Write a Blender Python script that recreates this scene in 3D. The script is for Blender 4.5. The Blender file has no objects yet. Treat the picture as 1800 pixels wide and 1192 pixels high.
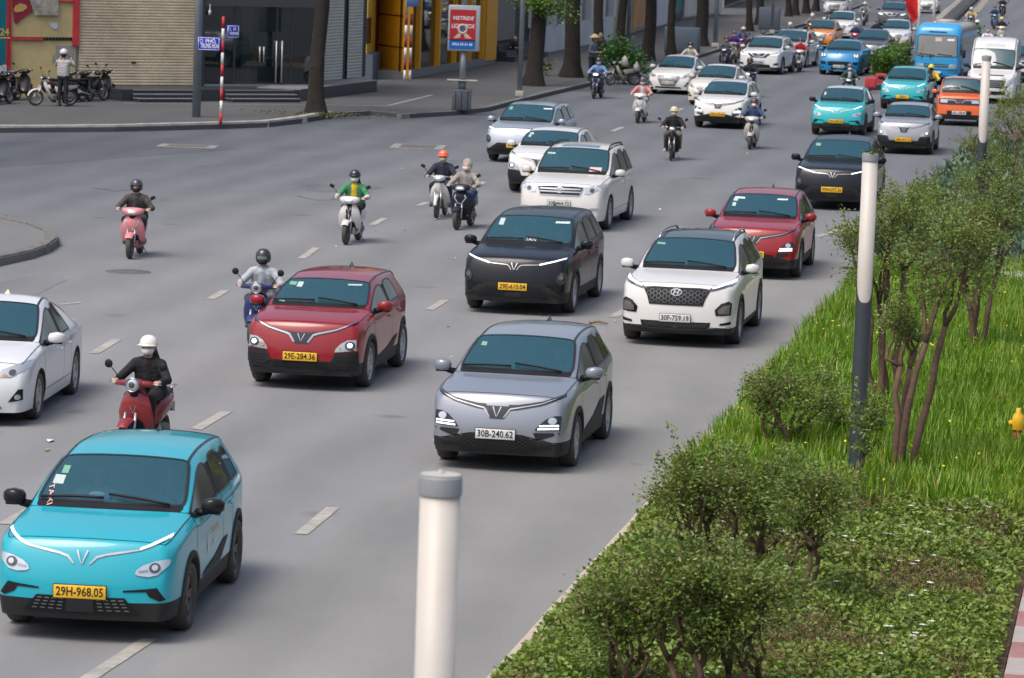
import bpy, bmesh, math, random
import numpy as np
from mathutils import Vector, Matrix, Euler
from mathutils.bvhtree import BVHTree
R = math.radians
PI = math.pi
scene = bpy.context.scene
COL = scene.collection
random.seed(7)
rng = np.random.default_rng(7)

# ------------------------------------------------------------------ camera
CAM_F, CAM_H, CAM_PITCH, CAM_ROLL = 6678.0, 7.108, R(6.617), R(1.968)
cam_d = bpy.data.cameras.new('camera')
cam = bpy.data.objects.new('camera', cam_d)
COL.objects.link(cam)
cam_d.sensor_width = 36.0
cam_d.lens = CAM_F / 1800 * 36
cam_d.clip_start = 0.5
cam_d.clip_end = 4000
cam.matrix_world = Matrix.Translation((0, 0, CAM_H)) @ Matrix.Rotation(PI/2 - CAM_PITCH, 4, 'X') @ Matrix.Rotation(CAM_ROLL, 4, 'Z')
cam_d.dof.use_dof = True
cam_d.dof.focus_distance = 48
cam_d.dof.aperture_fstop = 6.3
scene.camera = cam

# ------------------------------------------------------------------ sky, sun, exposure
SUN_EL, SUN_AZ = R(60), R(224)          # azimuth measured clockwise from +Y
world = bpy.data.worlds.new('World')
scene.world = world
world.use_nodes = True
wn = world.node_tree
for n in list(wn.nodes): wn.nodes.remove(n)
sky = wn.nodes.new('ShaderNodeTexSky')
sky.sky_type = 'NISHITA'
sky.sun_disc = False
sky.sun_elevation = SUN_EL
sky.sun_rotation = SUN_AZ
sky.air_density = 1.0
sky.dust_density = 6.0
sky.ozone_density = 2.0
hs = wn.nodes.new('ShaderNodeHueSaturation')
hs.inputs['Saturation'].default_value = 0.85
bg = wn.nodes.new('ShaderNodeBackground')
bg.inputs['Strength'].default_value = 0.125
wo = wn.nodes.new('ShaderNodeOutputWorld')
wn.links.new(sky.outputs[0], hs.inputs['Color'])
wn.links.new(hs.outputs[0], bg.inputs[0])
wn.links.new(bg.outputs[0], wo.inputs[0])
sun_d = bpy.data.lights.new('sun', 'SUN')
sun_d.energy = 1.1
sun_d.angle = R(32)
sun_d.color = (1.0, 0.95, 0.87)
sun = bpy.data.objects.new('sun', sun_d)
COL.objects.link(sun)
sdir = Vector((math.sin(SUN_AZ)*math.cos(SUN_EL), math.cos(SUN_AZ)*math.cos(SUN_EL), math.sin(SUN_EL)))
sun.rotation_euler = sdir.to_track_quat('Z', 'Y').to_euler()
scene.view_settings.view_transform = 'Standard'
scene.view_settings.look = 'None'
scene.view_settings.gamma = 1
scene.view_settings.exposure = 0.62
scene.render.engine = 'CYCLES'
scene.cycles.max_bounces = 6
scene.cycles.transparent_max_bounces = 8
scene.cycles.use_denoising = True
scene.cycles.caustics_reflective = False
scene.cycles.caustics_refractive = False

# ------------------------------------------------------------------ pixel -> ground helpers (photo 1800x1192)
def ray(px, py):
    u, v = (px-900)/CAM_F, (596-py)/CAM_F
    c, s = math.cos(CAM_ROLL), math.sin(CAM_ROLL)
    u, v = u*c - v*s, u*s + v*c
    cp, sp = math.cos(CAM_PITCH), math.sin(CAM_PITCH)
    return Vector((u, cp + v*sp, -sp + v*cp))
def G(px, py, z=0.0):
    d = ray(px, py)
    t = (z - CAM_H)/d.z
    return Vector((d.x*t, d.y*t, z))
def AT(px, py, Y):
    d = ray(px, py)
    t = Y/d.y
    return Vector((d.x*t, Y, CAM_H + d.z*t))

# ------------------------------------------------------------------ materials
MATS = {}
def srgb(h):
    h = h.lstrip('#')
    c = [int(h[i:i+2], 16)/255 for i in (0, 2, 4)]
    return tuple(x/12.92 if x <= .04045 else ((x+.055)/1.055)**2.4 for x in c)
def mat(name, col, rough=.6, metal=0., coat=0., noise=None, bump=None, emit=None, spec=.5, dirt=None, col2=None):
    """procedural principled material; noise=(scale, amount) varies the colour, bump=(scale, strength), dirt=(colour, amount)"""
    if name in MATS: return MATS[name]
    m = bpy.data.materials.new(name); m.use_nodes = True
    nt = m.node_tree; b = nt.nodes['Principled BSDF']
    if isinstance(col, str): col = srgb(col)
    b.inputs['Base Color'].default_value = (*col, 1)
    b.inputs['Roughness'].default_value = rough
    b.inputs['Metallic'].default_value = metal
    b.inputs['Coat Weight'].default_value = coat
    b.inputs['Coat Roughness'].default_value = .03
    b.inputs['Specular IOR Level'].default_value = spec
    m.diffuse_color = (*col, 1)
    tc = nt.nodes.new('ShaderNodeTexCoord')
    last = None
    if noise:
        nz = nt.nodes.new('ShaderNodeTexNoise'); nz.inputs['Scale'].default_value = noise[0]; nz.inputs['Detail'].default_value = 6
        nz.inputs['Roughness'].default_value = .62
        nt.links.new(tc.outputs['Object'], nz.inputs['Vector'])
        rp = nt.nodes.new('ShaderNodeValToRGB')
        a = noise[1]
        c2 = col2 if col2 else tuple(min(1, x*(1+a)) for x in col)
        if isinstance(c2, str): c2 = srgb(c2)
        c1 = tuple(x*(1-a) for x in col) if not col2 else col
        rp.color_ramp.elements[0].position = .32; rp.color_ramp.elements[0].color = (*c1, 1)
        rp.color_ramp.elements[1].position = .68; rp.color_ramp.elements[1].color = (*c2, 1)
        nt.links.new(nz.outputs['Fac'], rp.inputs[0])
        last = rp.outputs[0]
    if dirt:
        nz = nt.nodes.new('ShaderNodeTexNoise'); nz.inputs['Scale'].default_value = 3.1; nz.inputs['Detail'].default_value = 8
        nt.links.new(tc.outputs['Object'], nz.inputs['Vector'])
        mr = nt.nodes.new('ShaderNodeMapRange'); mr.inputs[1].default_value = .35; mr.inputs[2].default_value = .75
        mr.inputs[3].default_value = dirt[1]*.35; mr.inputs[4].default_value = dirt[1]
        nt.links.new(nz.outputs['Fac'], mr.inputs[0])
        mx = nt.nodes.new('ShaderNodeMix'); mx.data_type = 'RGBA'
        nt.links.new(mr.outputs[0], mx.inputs[0])
        if last: nt.links.new(last, mx.inputs[6])
        else: mx.inputs[6].default_value = (*col, 1)
        mx.inputs[7].default_value = (*dirt[0], 1)
        last = mx.outputs[2]
    if last: nt.links.new(last, b.inputs['Base Color'])
    if bump:
        nz = nt.nodes.new('ShaderNodeTexNoise'); nz.inputs['Scale'].default_value = bump[0]; nz.inputs['Detail'].default_value = 5
        nt.links.new(tc.outputs['Object'], nz.inputs['Vector'])
        bp = nt.nodes.new('ShaderNodeBump'); bp.inputs['Strength'].default_value = bump[1]; bp.inputs['Distance'].default_value = .02
        nt.links.new(nz.outputs['Fac'], bp.inputs['Height']); nt.links.new(bp.outputs[0], b.inputs['Normal'])
    if emit:
        b.inputs['Emission Color'].default_value = (*emit[0], 1); b.inputs['Emission Strength'].default_value = emit[1]
    MATS[name] = m
    return m
DUST = (.32, .28, .23)
def paint(name, col, metal=0., rough=.38, dirt=.10):
    dk = max(col) < .03
    return mat('paint_'+name, col, .25 if dk else rough, metal, .28 if dk else .75, dirt=(DUST, dirt), spec=.2 if dk else .3)
def glass_mat(name, tint, alpha, base, rough=.02):
    if name in MATS: return MATS[name]
    m = bpy.data.materials.new(name); m.use_nodes = True
    nt = m.node_tree; b = nt.nodes['Principled BSDF']; out = nt.nodes['Material Output']
    b.inputs['Base Color'].default_value = (*base, 1); b.inputs['Roughness'].default_value = rough
    b.inputs['IOR'].default_value = 1.9; b.inputs['Coat Weight'].default_value = 1.0; b.inputs['Coat Roughness'].default_value = .02
    t = nt.nodes.new('ShaderNodeBsdfTransparent'); t.inputs[0].default_value = (*tint, 1)
    mx = nt.nodes.new('ShaderNodeMixShader'); mx.inputs[0].default_value = alpha
    nt.links.new(t.outputs[0], mx.inputs[1]); nt.links.new(b.outputs[0], mx.inputs[2]); nt.links.new(mx.outputs[0], out.inputs[0])
    MATS[name] = m
    return m
def leaf_mat(name, c1, c2, scale=1.2, rough=.5, transl=.25, c3=None):
    """foliage: colour varies per leaf (random per island) and in patches"""
    if name in MATS: return MATS[name]
    m = bpy.data.materials.new(name); m.use_nodes = True
    nt = m.node_tree; b = nt.nodes['Principled BSDF']; out = nt.nodes['Material Output']
    ge = nt.nodes.new('ShaderNodeNewGeometry'); tc = nt.nodes.new('ShaderNodeTexCoord')
    nz = nt.nodes.new('ShaderNodeTexNoise'); nz.inputs['Scale'].default_value = scale; nz.inputs['Detail'].default_value = 4
    nt.links.new(tc.outputs['Object'], nz.inputs['Vector'])
    ad = nt.nodes.new('ShaderNodeMath'); ad.operation = 'MULTIPLY_ADD'; ad.inputs[1].default_value = .55
    nt.links.new(ge.outputs['Random Per Island'], ad.inputs[0])
    m2 = nt.nodes.new('ShaderNodeMath'); m2.operation = 'MULTIPLY'; m2.inputs[1].default_value = .6
    nt.links.new(nz.outputs['Fac'], m2.inputs[0]); nt.links.new(m2.outputs[0], ad.inputs[2])
    rp = nt.nodes.new('ShaderNodeValToRGB')
    rp.color_ramp.elements[0].position = .15; rp.color_ramp.elements[0].color = (*c1, 1)
    rp.color_ramp.elements[1].position = .85; rp.color_ramp.elements[1].color = (*c2, 1)
    if c3: rp.color_ramp.elements[1].position = .78; q = rp.color_ramp.elements.new(.86); q.color = (*c3, 1)
    nt.links.new(ad.outputs[0], rp.inputs[0]); nt.links.new(rp.outputs[0], b.inputs['Base Color'])
    b.inputs['Roughness'].default_value = rough
    tr = nt.nodes.new('ShaderNodeBsdfTranslucent'); nt.links.new(rp.outputs[0], tr.inputs[0])
    mx = nt.nodes.new('ShaderNodeMixShader'); mx.inputs[0].default_value = transl
    nt.links.new(b.outputs[0], mx.inputs[1]); nt.links.new(tr.outputs[0], mx.inputs[2]); nt.links.new(mx.outputs[0], out.inputs[0])
    MATS[name] = m
    return m

# ------------------------------------------------------------------ mesh helpers
class MB:
    """collects shapes into one mesh"""
    def __init__(s): s.v = []; s.f = []; s.sm = []
    def add(s, vs, fs, smooth=False):
        o = len(s.v); s.v += [tuple(p) for p in vs]
        s.f += [tuple(i+o for i in f) for f in fs]; s.sm += [smooth]*len(fs); return s
    def box(s, c, d, rz=0., M=None):
        hx, hy, hz = d[0]/2, d[1]/2, d[2]/2
        vs = [Vector((x, y, z)) for x in (-hx, hx) for y in (-hy, hy) for z in (-hz, hz)]
        if M is None: M = Matrix.Rotation(rz, 3, 'Z')
        vs = [M @ v + Vector(c) for v in vs]
        return s.add(vs, [(0,1,3,2),(4,6,7,5),(0,4,5,1),(2,3,7,6),(0,2,6,4),(1,5,7,3)])
    def bbox(s, c, d, b=.02, M=None):
        """box with chamfered edges"""
        bm = bmesh.new(); bmesh.ops.create_cube(bm, size=1)
        for v in bm.verts: v.co = Vector((v.co.x*d[0], v.co.y*d[1], v.co.z*d[2]))
        bmesh.ops.bevel(bm, geom=list(bm.edges), offset=min(b, min(d)*.45), segments=2, affect='EDGES', profile=.5)
        if M is None: M = Matrix.Identity(3)
        bm.verts.index_update()
        s.add([M @ v.co + Vector(c) for v in bm.verts], [[v.index for v in f.verts] for f in bm.faces], True)
        bm.free(); return s
    def tube(s, pts, r, n=8, cap=True):
        pts = [Vector(p) for p in pts]
        rs = r if isinstance(r, (list, tuple)) else [r]*len(pts)
        vs = []; fs = []
        up = None
        for i, p in enumerate(pts):
            t = (pts[min(i+1, len(pts)-1)] - pts[max(i-1, 0)])
            if t.length < 1e-9: t = Vector((0,0,1))
            t.normalize()
            if up is None: up = Vector((0,0,1)) if abs(t.z) < .9 else Vector((0,1,0))
            a = t.cross(up)
            if a.length < 1e-6: a = t.cross(Vector((1,0,0)))
            a.normalize(); b = a.cross(t); up = b
            for k in range(n):
                an = 2*PI*k/n
                vs.append(p + (a*math.cos(an) + b*math.sin(an))*rs[i])
        for i in range(len(pts)-1):
            for k in range(n):
                fs.append((i*n+k, i*n+(k+1)%n, (i+1)*n+(k+1)%n, (i+1)*n+k))
        if cap:
            fs.append(tuple(range(n-1, -1, -1))); fs.append(tuple((len(pts)-1)*n+k for k in range(n)))
        return s.add(vs, fs, True)
    def lathe(s, prof, n=24, c=(0,0,0), axis='Z', close=False, a0=0., a1=2*PI):
        """prof: list of (r, h) about axis through c"""
        full = abs(a1-a0-2*PI) < 1e-6
        na = n if full else n+1
        vs = []; fs = []
        for r, h in prof:
            for k in range(na):
                an = a0 + (a1-a0)*k/n
                x, y = r*math.cos(an), r*math.sin(an)
                p = {'Z': (x, y, h), 'X': (h, x, y), 'Y': (x, h, y)}[axis]
                vs.append(Vector(p)+Vector(c))
        m = len(prof)
        rngm = m if close else m-1
        for i in range(rngm):
            for k in range(n if full else n):
                k2 = (k+1) % na if full else k+1
                j = (i+1) % m
                fs.append((i*na+k, i*na+k2, j*na+k2, j*na+k))
        return s.add(vs, fs, True)
    def loft(s, secs, n=16, e=2.4, axis='Y', cap=True):
        """secs: (cx, cy, cz, ra, rb[, e]) superellipse rings; axis Y: ring in XZ, Z: ring in XY, X: ring in YZ"""
        vs = []; fs = []
        for q in secs:
            cx, cy, cz, ra, rb = q[:5]; ee = q[5] if len(q) > 5 else e
            for k in range(n):
                an = 2*PI*k/n
                ca, sa = math.cos(an), math.sin(an)
                a = ra*math.copysign(abs(ca)**(2/ee), ca); b = rb*math.copysign(abs(sa)**(2/ee), sa)
                vs.append({'Y': (cx+a, cy, cz+b), 'Z': (cx+a, cy+b, cz), 'X': (cx, cy+a, cz+b)}[axis])
        for i in range(len(secs)-1):
            for k in range(n):
                fs.append((i*n+k, i*n+(k+1)%n, (i+1)*n+(k+1)%n, (i+1)*n+k))
        if cap:
            fs.append(tuple(range(n-1, -1, -1))); fs.append(tuple((len(secs)-1)*n+k for k in range(n)))
        return s.add(vs, fs, True)
    def ell(s, c, r, n=12, m=8, M=None):
        vs = [Vector((0, 0, -1))]; fs = []
        for i in range(1, m):
            t = -PI/2 + PI*i/m
            for k in range(n):
                a = 2*PI*k/n
                vs.append(Vector((math.cos(t)*math.cos(a), math.cos(t)*math.sin(a), math.sin(t))))
        vs.append(Vector((0, 0, 1)))
        for k in range(n): fs.append((0, 1+(k+1)%n, 1+k))
        for i in range(m-2):
            for k in range(n):
                a, b = 1+i*n, 1+(i+1)*n
                fs.append((a+k, a+(k+1)%n, b+(k+1)%n, b+k))
        T = len(vs)-1; a = 1+(m-2)*n
        for k in range(n): fs.append((a+k, a+(k+1)%n, T))
        vs = [Vector((v.x*r[0], v.y*r[1], v.z*r[2])) for v in vs]
        if M is not None: vs = [M @ v for v in vs]
        return s.add([v+Vector(c) for v in vs], fs, True)
    def prism(s, poly, z0, z1, smooth=False):
        n = len(poly)
        vs = [(p[0], p[1], z0) for p in poly] + [(p[0], p[1], z1) for p in poly]
        fs = [tuple(range(n-1, -1, -1)), tuple(range(n, 2*n))] + [(i, (i+1)%n, n+(i+1)%n, n+i) for i in range(n)]
        return s.add(vs, fs, smooth)
    def sheet(s, poly):
        return s.add(poly, [tuple(range(len(poly)))])
    def mesh(s, name):
        me = bpy.data.meshes.new(name)
        me.from_pydata(s.v, [], s.f)
        me.polygons.foreach_set('use_smooth', s.sm)
        me.update()
        return me
    def build(s, name, m=None, parent=None, fix=False):
        me = s.mesh(name)
        if fix:
            bm = bmesh.new(); bm.from_mesh(me); bmesh.ops.recalc_face_normals(bm, faces=bm.faces); bm.to_mesh(me); bm.free()
        return link(name, me, m, parent)
def link(name, me, m=None, parent=None, loc=None, rz=None):
    o = bpy.data.objects.new(name, me)
    COL.objects.link(o)
    if m is not None and not me.materials: me.materials.append(m)
    if parent is not None: o.parent = parent
    if loc is not None: o.location = loc
    if rz is not None: o.rotation_euler = (0, 0, rz)
    return o
def empty(name, loc=(0,0,0), rz=0.):
    o = bpy.data.objects.new(name, None); COL.objects.link(o)
    o.location = loc; o.rotation_euler = (0, 0, rz); o.empty_display_size = .2
    return o
def tag(o, label=None, cat=None, group=None, kind=None):
    if label: o['label'] = label
    if cat: o['category'] = cat
    if group: o['group'] = group
    if kind: o['kind'] = kind
    return o
def copy_tree(o, parent=None, mats=None):
    """copy a thing with its parts and sub-parts; mats maps material names to replacements"""
    c = o.copy(); COL.objects.link(c); c.parent = parent
    if mats and c.type == 'MESH':
        for sl in c.material_slots:
            if sl.material and sl.material.name in mats:
                new = mats[sl.material.name]; sl.link = 'OBJECT'; sl.material = new
    for ch in list(o.children): copy_tree(ch, c, mats)
    return c
def delete_tree(o):
    for ch in list(o.children): delete_tree(ch)
    bpy.data.objects.remove(o)
def evaluated(me, mods):
    """mesh with modifiers applied (through the depsgraph)"""
    o = bpy.data.objects.new('tmp', me); COL.objects.link(o)
    for t, kw in mods:
        md = o.modifiers.new(t, t)
        for k, v in kw.items(): setattr(md, k, v)
    dg = bpy.context.evaluated_depsgraph_get()
    r = bpy.data.meshes.new_from_object(o.evaluated_get(dg), preserve_all_data_layers=True, depsgraph=dg)
    bpy.data.objects.remove(o)
    return r
def text_mesh(txt, size, depth=0.0, align='CENTER', shear=0., sx=1., offset=0.):
    cu = bpy.data.curves.new('text', 'FONT'); cu.body = txt; cu.size = size; cu.extrude = depth
    cu.align_x = align; cu.align_y = 'CENTER'; cu.shear = shear; cu.resolution_u = 2; cu.offset = offset
    o = bpy.data.objects.new('text', cu); COL.objects.link(o)
    dg = bpy.context.evaluated_depsgraph_get()
    me = bpy.data.meshes.new_from_object(o.evaluated_get(dg))
    bpy.data.objects.remove(o)
    for v in me.vertices: v.co.x *= sx
    return me

BLACK = mat('black_plastic', (.009, .0095, .011), .55, spec=.3)
GLOSSBLACK = mat('gloss_black', (.008, .009, .011), .12, coat=.6)
CLAD = mat('grey_cladding', (.014, .0155, .018), .6, spec=.3, dirt=(DUST, .035))
RUBBER = mat('tyre_rubber', (.022, .022, .023), .8, dirt=(DUST, .22))
CHROME = mat('chrome', (.42, .43, .45), .22, metal=1)
STEEL = mat('brushed_steel', (.45, .46, .48), .38, metal=.9)
ALLOY = mat('silver_alloy', (.42, .43, .45), .35, metal=.75, dirt=(DUST, .25))
DARKALLOY = mat('dark_alloy', (.05, .05, .055), .4, metal=.5, dirt=(DUST, .2))
LENS = mat('lamp_lens', (.55, .58, .62), .08, metal=.55, coat=1)
DARKLENS = mat('dark_lens', (.05, .055, .065), .06, coat=1)
LIT = mat('lit_lamp', (.8, .82, .85), .2, emit=((.85, .93, 1.0), .9))
AMBER = mat('amber_lens', (.7, .25, .03), .2, coat=1)
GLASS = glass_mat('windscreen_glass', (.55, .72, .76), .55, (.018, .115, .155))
SIDEGLASS = glass_mat('tinted_side_glass', (.20, .24, .26), .82, (.012, .014, .015))
SEATM = mat('seat_cloth', (.10, .10, .105), .9)
DASH = mat('dashboard', (.045, .046, .048), .7)
PLATE_Y = mat('yellow_plate', (.78, .44, .015), .5)
PLATE_W = mat('white_plate', (.62, .62, .60), .5)
INK = mat('plate_ink', (.012, .012, .014), .6)
WHITE = mat('white_print', (.8, .8, .8), .5)
STICKER = mat('sticker', (.42, .50, .49), .5)
STICKER_G = mat('green_sticker', (.16, .36, .25), .5)
# ================================================================== the setting: road, pavements, markings
HEAD = R(9.6)                                      # the road runs away from the camera 9.8 deg to the right
RD = Vector((math.sin(HEAD), math.cos(HEAD), 0))   # along the road
RN = Vector((math.cos(HEAD), -math.sin(HEAD), 0))  # across it, to the right
K0 = G(1145, 890)                                  # a point on the median's kerb
def UV(u, v, z=0.): return Vector((0,0,0)) + K0*1.0 + RD*u + RN*v + Vector((0,0,z))
def toUV(p): d = Vector((p[0], p[1], 0)) - Vector((K0.x, K0.y, 0)); return d.dot(RD), d.dot(RN)

def asphalt(name, c1, c2, big=.12, warm=None, tracks=True, fine=70, mid=.9):
    m = bpy.data.materials.new(name); m.use_nodes = True; nt = m.node_tree; b = nt.nodes['Principled BSDF']
    tc = nt.nodes.new('ShaderNodeTexCoord')
    mp = nt.nodes.new('ShaderNodeMapping'); mp.inputs['Rotation'].default_value = (0, 0, HEAD); mp.inputs['Scale'].default_value = (1, .22, 1)
    nt.links.new(tc.outputs['Object'], mp.inputs[0])
    def nz(sc, vec, det=5):
        n = nt.nodes.new('ShaderNodeTexNoise'); n.inputs['Scale'].default_value = sc; n.inputs['Detail'].default_value = det
        n.inputs['Roughness'].default_value = .6
        nt.links.new(vec, n.inputs['Vector']); return n.outputs['Fac']
    def mth(op, a, bb, cc=None):
        n = nt.nodes.new('ShaderNodeMath'); n.operation = op
        for i, q in enumerate((a, bb, cc)):
            if q is None: continue
            if isinstance(q, (int, float)): n.inputs[i].default_value = q
            else: nt.links.new(q, n.inputs[i])
        return n.outputs[0]
    a = nz(big, tc.outputs['Object']); s = nz(mid, mp.outputs[0], 7); f = nz(fine, tc.outputs['Object'], 2)
    v = mth('ADD', mth('MULTIPLY', a, .30), mth('MULTIPLY', s, .30))
    v = mth('ADD', v, mth('MULTIPLY', f, .42))
    if tracks:    # wheel tracks polished darker along the lanes
        dq = nt.nodes.new('ShaderNodeVectorMath'); dq.operation = 'DOT_PRODUCT'; dq.inputs[1].default_value = (RN.x, RN.y, 0); nt.links.new(tc.outputs['Object'], dq.inputs[0])
        sn = mth('SINE', mth('MULTIPLY', mth('ADD', dq.outputs['Value'], mth('MULTIPLY', nz(.08, tc.outputs['Object'], 2), 1.5)), 2*PI/1.75), 0)
        v = mth('ADD', v, mth('MULTIPLY', mth('MULTIPLY', sn, nz(.15, mp.outputs[0], 3)), .10))
    rp = nt.nodes.new('ShaderNodeValToRGB')
    rp.color_ramp.elements[0].position = .28; rp.color_ramp.elements[0].color = (*c1, 1)
    rp.color_ramp.elements[1].position = .74; rp.color_ramp.elements[1].color = (*c2, 1)
    nt.links.new(v, rp.inputs[0]); col = rp.outputs[0]
    # oil spots and stains
    vo = nt.nodes.new('ShaderNodeTexVoronoi'); vo.inputs['Scale'].default_value = .55; nt.links.new(tc.outputs['Object'], vo.inputs['Vector'])
    st = nt.nodes.new('ShaderNodeMapRange'); st.inputs[1].default_value = .02; st.inputs[2].default_value = .16; st.inputs[3].default_value = .45; st.inputs[4].default_value = 0
    nt.links.new(vo.outputs['Distance'], st.inputs[0])
    mk = mth('MULTIPLY', st.outputs[0], mth('GREATER_THAN', nz(.31, tc.outputs['Object'], 2), .54))
    mx = nt.nodes.new('ShaderNodeMix'); mx.data_type = 'RGBA'; nt.links.new(mk, mx.inputs[0]); nt.links.new(col, mx.inputs[6])
    mx.inputs[7].default_value = (.06, .06, .062, 1)
    fin = mx.outputs[2]
    if warm:      # colour multiplied darker towards the side street and farther along the road
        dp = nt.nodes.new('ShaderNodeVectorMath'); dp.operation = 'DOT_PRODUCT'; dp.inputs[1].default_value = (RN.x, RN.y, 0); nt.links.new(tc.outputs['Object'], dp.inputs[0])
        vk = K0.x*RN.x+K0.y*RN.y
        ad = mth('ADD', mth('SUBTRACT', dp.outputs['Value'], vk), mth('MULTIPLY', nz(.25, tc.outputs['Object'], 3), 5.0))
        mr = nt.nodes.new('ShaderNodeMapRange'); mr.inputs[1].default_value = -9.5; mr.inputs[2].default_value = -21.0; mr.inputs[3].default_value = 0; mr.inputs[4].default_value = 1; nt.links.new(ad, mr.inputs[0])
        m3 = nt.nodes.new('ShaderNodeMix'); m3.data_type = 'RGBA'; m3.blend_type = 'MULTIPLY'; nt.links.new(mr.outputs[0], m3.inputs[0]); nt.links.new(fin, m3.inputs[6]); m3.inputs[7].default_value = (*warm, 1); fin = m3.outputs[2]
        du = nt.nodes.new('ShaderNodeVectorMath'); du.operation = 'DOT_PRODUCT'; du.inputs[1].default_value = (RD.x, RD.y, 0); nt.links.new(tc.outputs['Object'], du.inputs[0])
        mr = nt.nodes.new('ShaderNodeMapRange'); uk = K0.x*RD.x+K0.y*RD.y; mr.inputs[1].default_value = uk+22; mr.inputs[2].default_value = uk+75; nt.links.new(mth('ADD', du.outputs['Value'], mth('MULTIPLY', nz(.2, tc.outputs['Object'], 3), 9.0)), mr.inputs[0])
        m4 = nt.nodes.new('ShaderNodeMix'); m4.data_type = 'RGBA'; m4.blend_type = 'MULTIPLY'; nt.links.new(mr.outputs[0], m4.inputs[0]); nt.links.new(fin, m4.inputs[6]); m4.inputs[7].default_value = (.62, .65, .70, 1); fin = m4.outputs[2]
    nt.links.new(fin, b.inputs['Base Color'])
    b.inputs['Roughness'].default_value = .8; b.inputs['Specular IOR Level'].default_value = .10
    bp = nt.nodes.new('ShaderNodeBump'); bp.inputs['Strength'].default_value = .35; bp.inputs['Distance'].default_value = .01
    nt.links.new(f, bp.inputs['Height']); nt.links.new(bp.outputs[0], b.inputs['Normal'])
    return m
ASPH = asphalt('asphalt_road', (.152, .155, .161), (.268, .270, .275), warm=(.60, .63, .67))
ASPH2 = asphalt('asphalt_lane', (.160, .162, .162), (.272, .270, .263), big=.2)
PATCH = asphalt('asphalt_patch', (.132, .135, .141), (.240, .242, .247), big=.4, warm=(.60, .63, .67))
PAVE = asphalt('pavement_concrete', (.064, .067, .073), (.120, .120, .121), big=.25, mid=.5, tracks=False)
KERBM = mat('kerb_concrete', (.42, .40, .36), .85, noise=(2.5, .35), bump=(30, .5), dirt=((.12, .11, .09), .35))
KERBD = mat('kerb_dark', (.15, .148, .14), .85, noise=(2.5, .35), bump=(30, .5))
KERBL = mat('kerb_light', (.52, .45, .36), .85, noise=(2.0, .22), bump=(30, .4), dirt=((.2, .16, .11), .4))
KRED = mat('kerb_red_paint', (.30, .095, .095), .75, noise=(4, .3), dirt=((.27, .21, .19), .75))
KWHT = mat('kerb_white_paint', (.40, .37, .355), .75, noise=(4, .2), dirt=((.2, .17, .14), .6))
LINE = mat('road_paint', (.44, .41, .36), .8, noise=(9, .22), dirt=((.17, .17, .17), .7))
SOIL = mat('soil', (.09, .065, .042), .95, noise=(3, .4), bump=(8, .8))

def struct(o, kind='structure'): o['kind'] = kind; return o
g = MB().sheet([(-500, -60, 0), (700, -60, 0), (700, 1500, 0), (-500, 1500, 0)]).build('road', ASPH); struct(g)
# the warmer lane beside the median
ul, vl = toUV(G(600, 935)); u2, v2 = toUV(G(470, 1024))
vv = (vl+v2)/2
o = MB().sheet([UV(-30, vv, .004), UV(-30, .05, .004), UV(34, .05, .004), UV(30, vv, .004)]).build('resurfaced_lane', ASPH2); struct(o)
# a broad cross patch in the junction
o = MB().sheet([G(-80, 250, .004), G(300, 243, .004), G(420, 262, .004), G(120, 285, .004), G(-80, 300, .004)]).build('road_patch', PATCH); struct(o)
o = MB().sheet([G(-20, 500, .004), G(90, 478, .004), G(120, 492, .004), G(60, 520, .004), G(-20, 536, .004)]).build('road_patch', PATCH); struct(o)
def dash(a, b, w=.15, name='lane_marking'):
    A, B = G(*a), G(*b); d = (B-A).normalized(); n = Vector((d.y, -d.x, 0))*w/2
    k = 7; L = []; Rr = []
    for i in range(k+1):
        p = A.lerp(B, i/k); j = random.uniform(-.012, .012)
        L.append(p - n*(1+j*6) + Vector((0,0,.008))); Rr.append(p + n*(1+j*5) + Vector((0,0,.008)))
    m = MB(); m.add(L+Rr, [(i, k+1+i, k+2+i, i+1) for i in range(k)])
    return struct(m.build(name, LINE))
for a, b in [((112,1222),(262,1124)), ((529,940),(585,893)), ((345,755),(398,724)), ((165,622),(205,597)), ((6,922),(52,897)),
             ((370,526),(396,511)), ((530,455),(556,436)), ((755,545),(782,528)), ((1078,558),(1102,543)), ((654,396),(676,384)),
             ((768,776),(790,762)), ((835,328),(850,320)), ((1436,416),(1496,400)), ((1076,231),(1094,224)), ((1016,250),(1036,243)),
             ((735,362),(750,356)), ((1188,196),(1200,191)), ((1355,108),(1368,103))]:
    dash(a, b, .16)
dash((105, 536), (142, 532), .12)
for a, b in [((215,182), (682,186)), ((682,186), (760,167)), ((735,166),(760,167))]:
    A, B = G(*a, .14), G(*b, .14); d = (B-A).normalized(); n = Vector((d.y, -d.x, 0))*.05
    struct(MB().sheet([A-n+Vector((0,0,.006)), A+n+Vector((0,0,.006)), B+n+Vector((0,0,.006)), B-n+Vector((0,0,.006))]).build('pavement_line', LINE))

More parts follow.
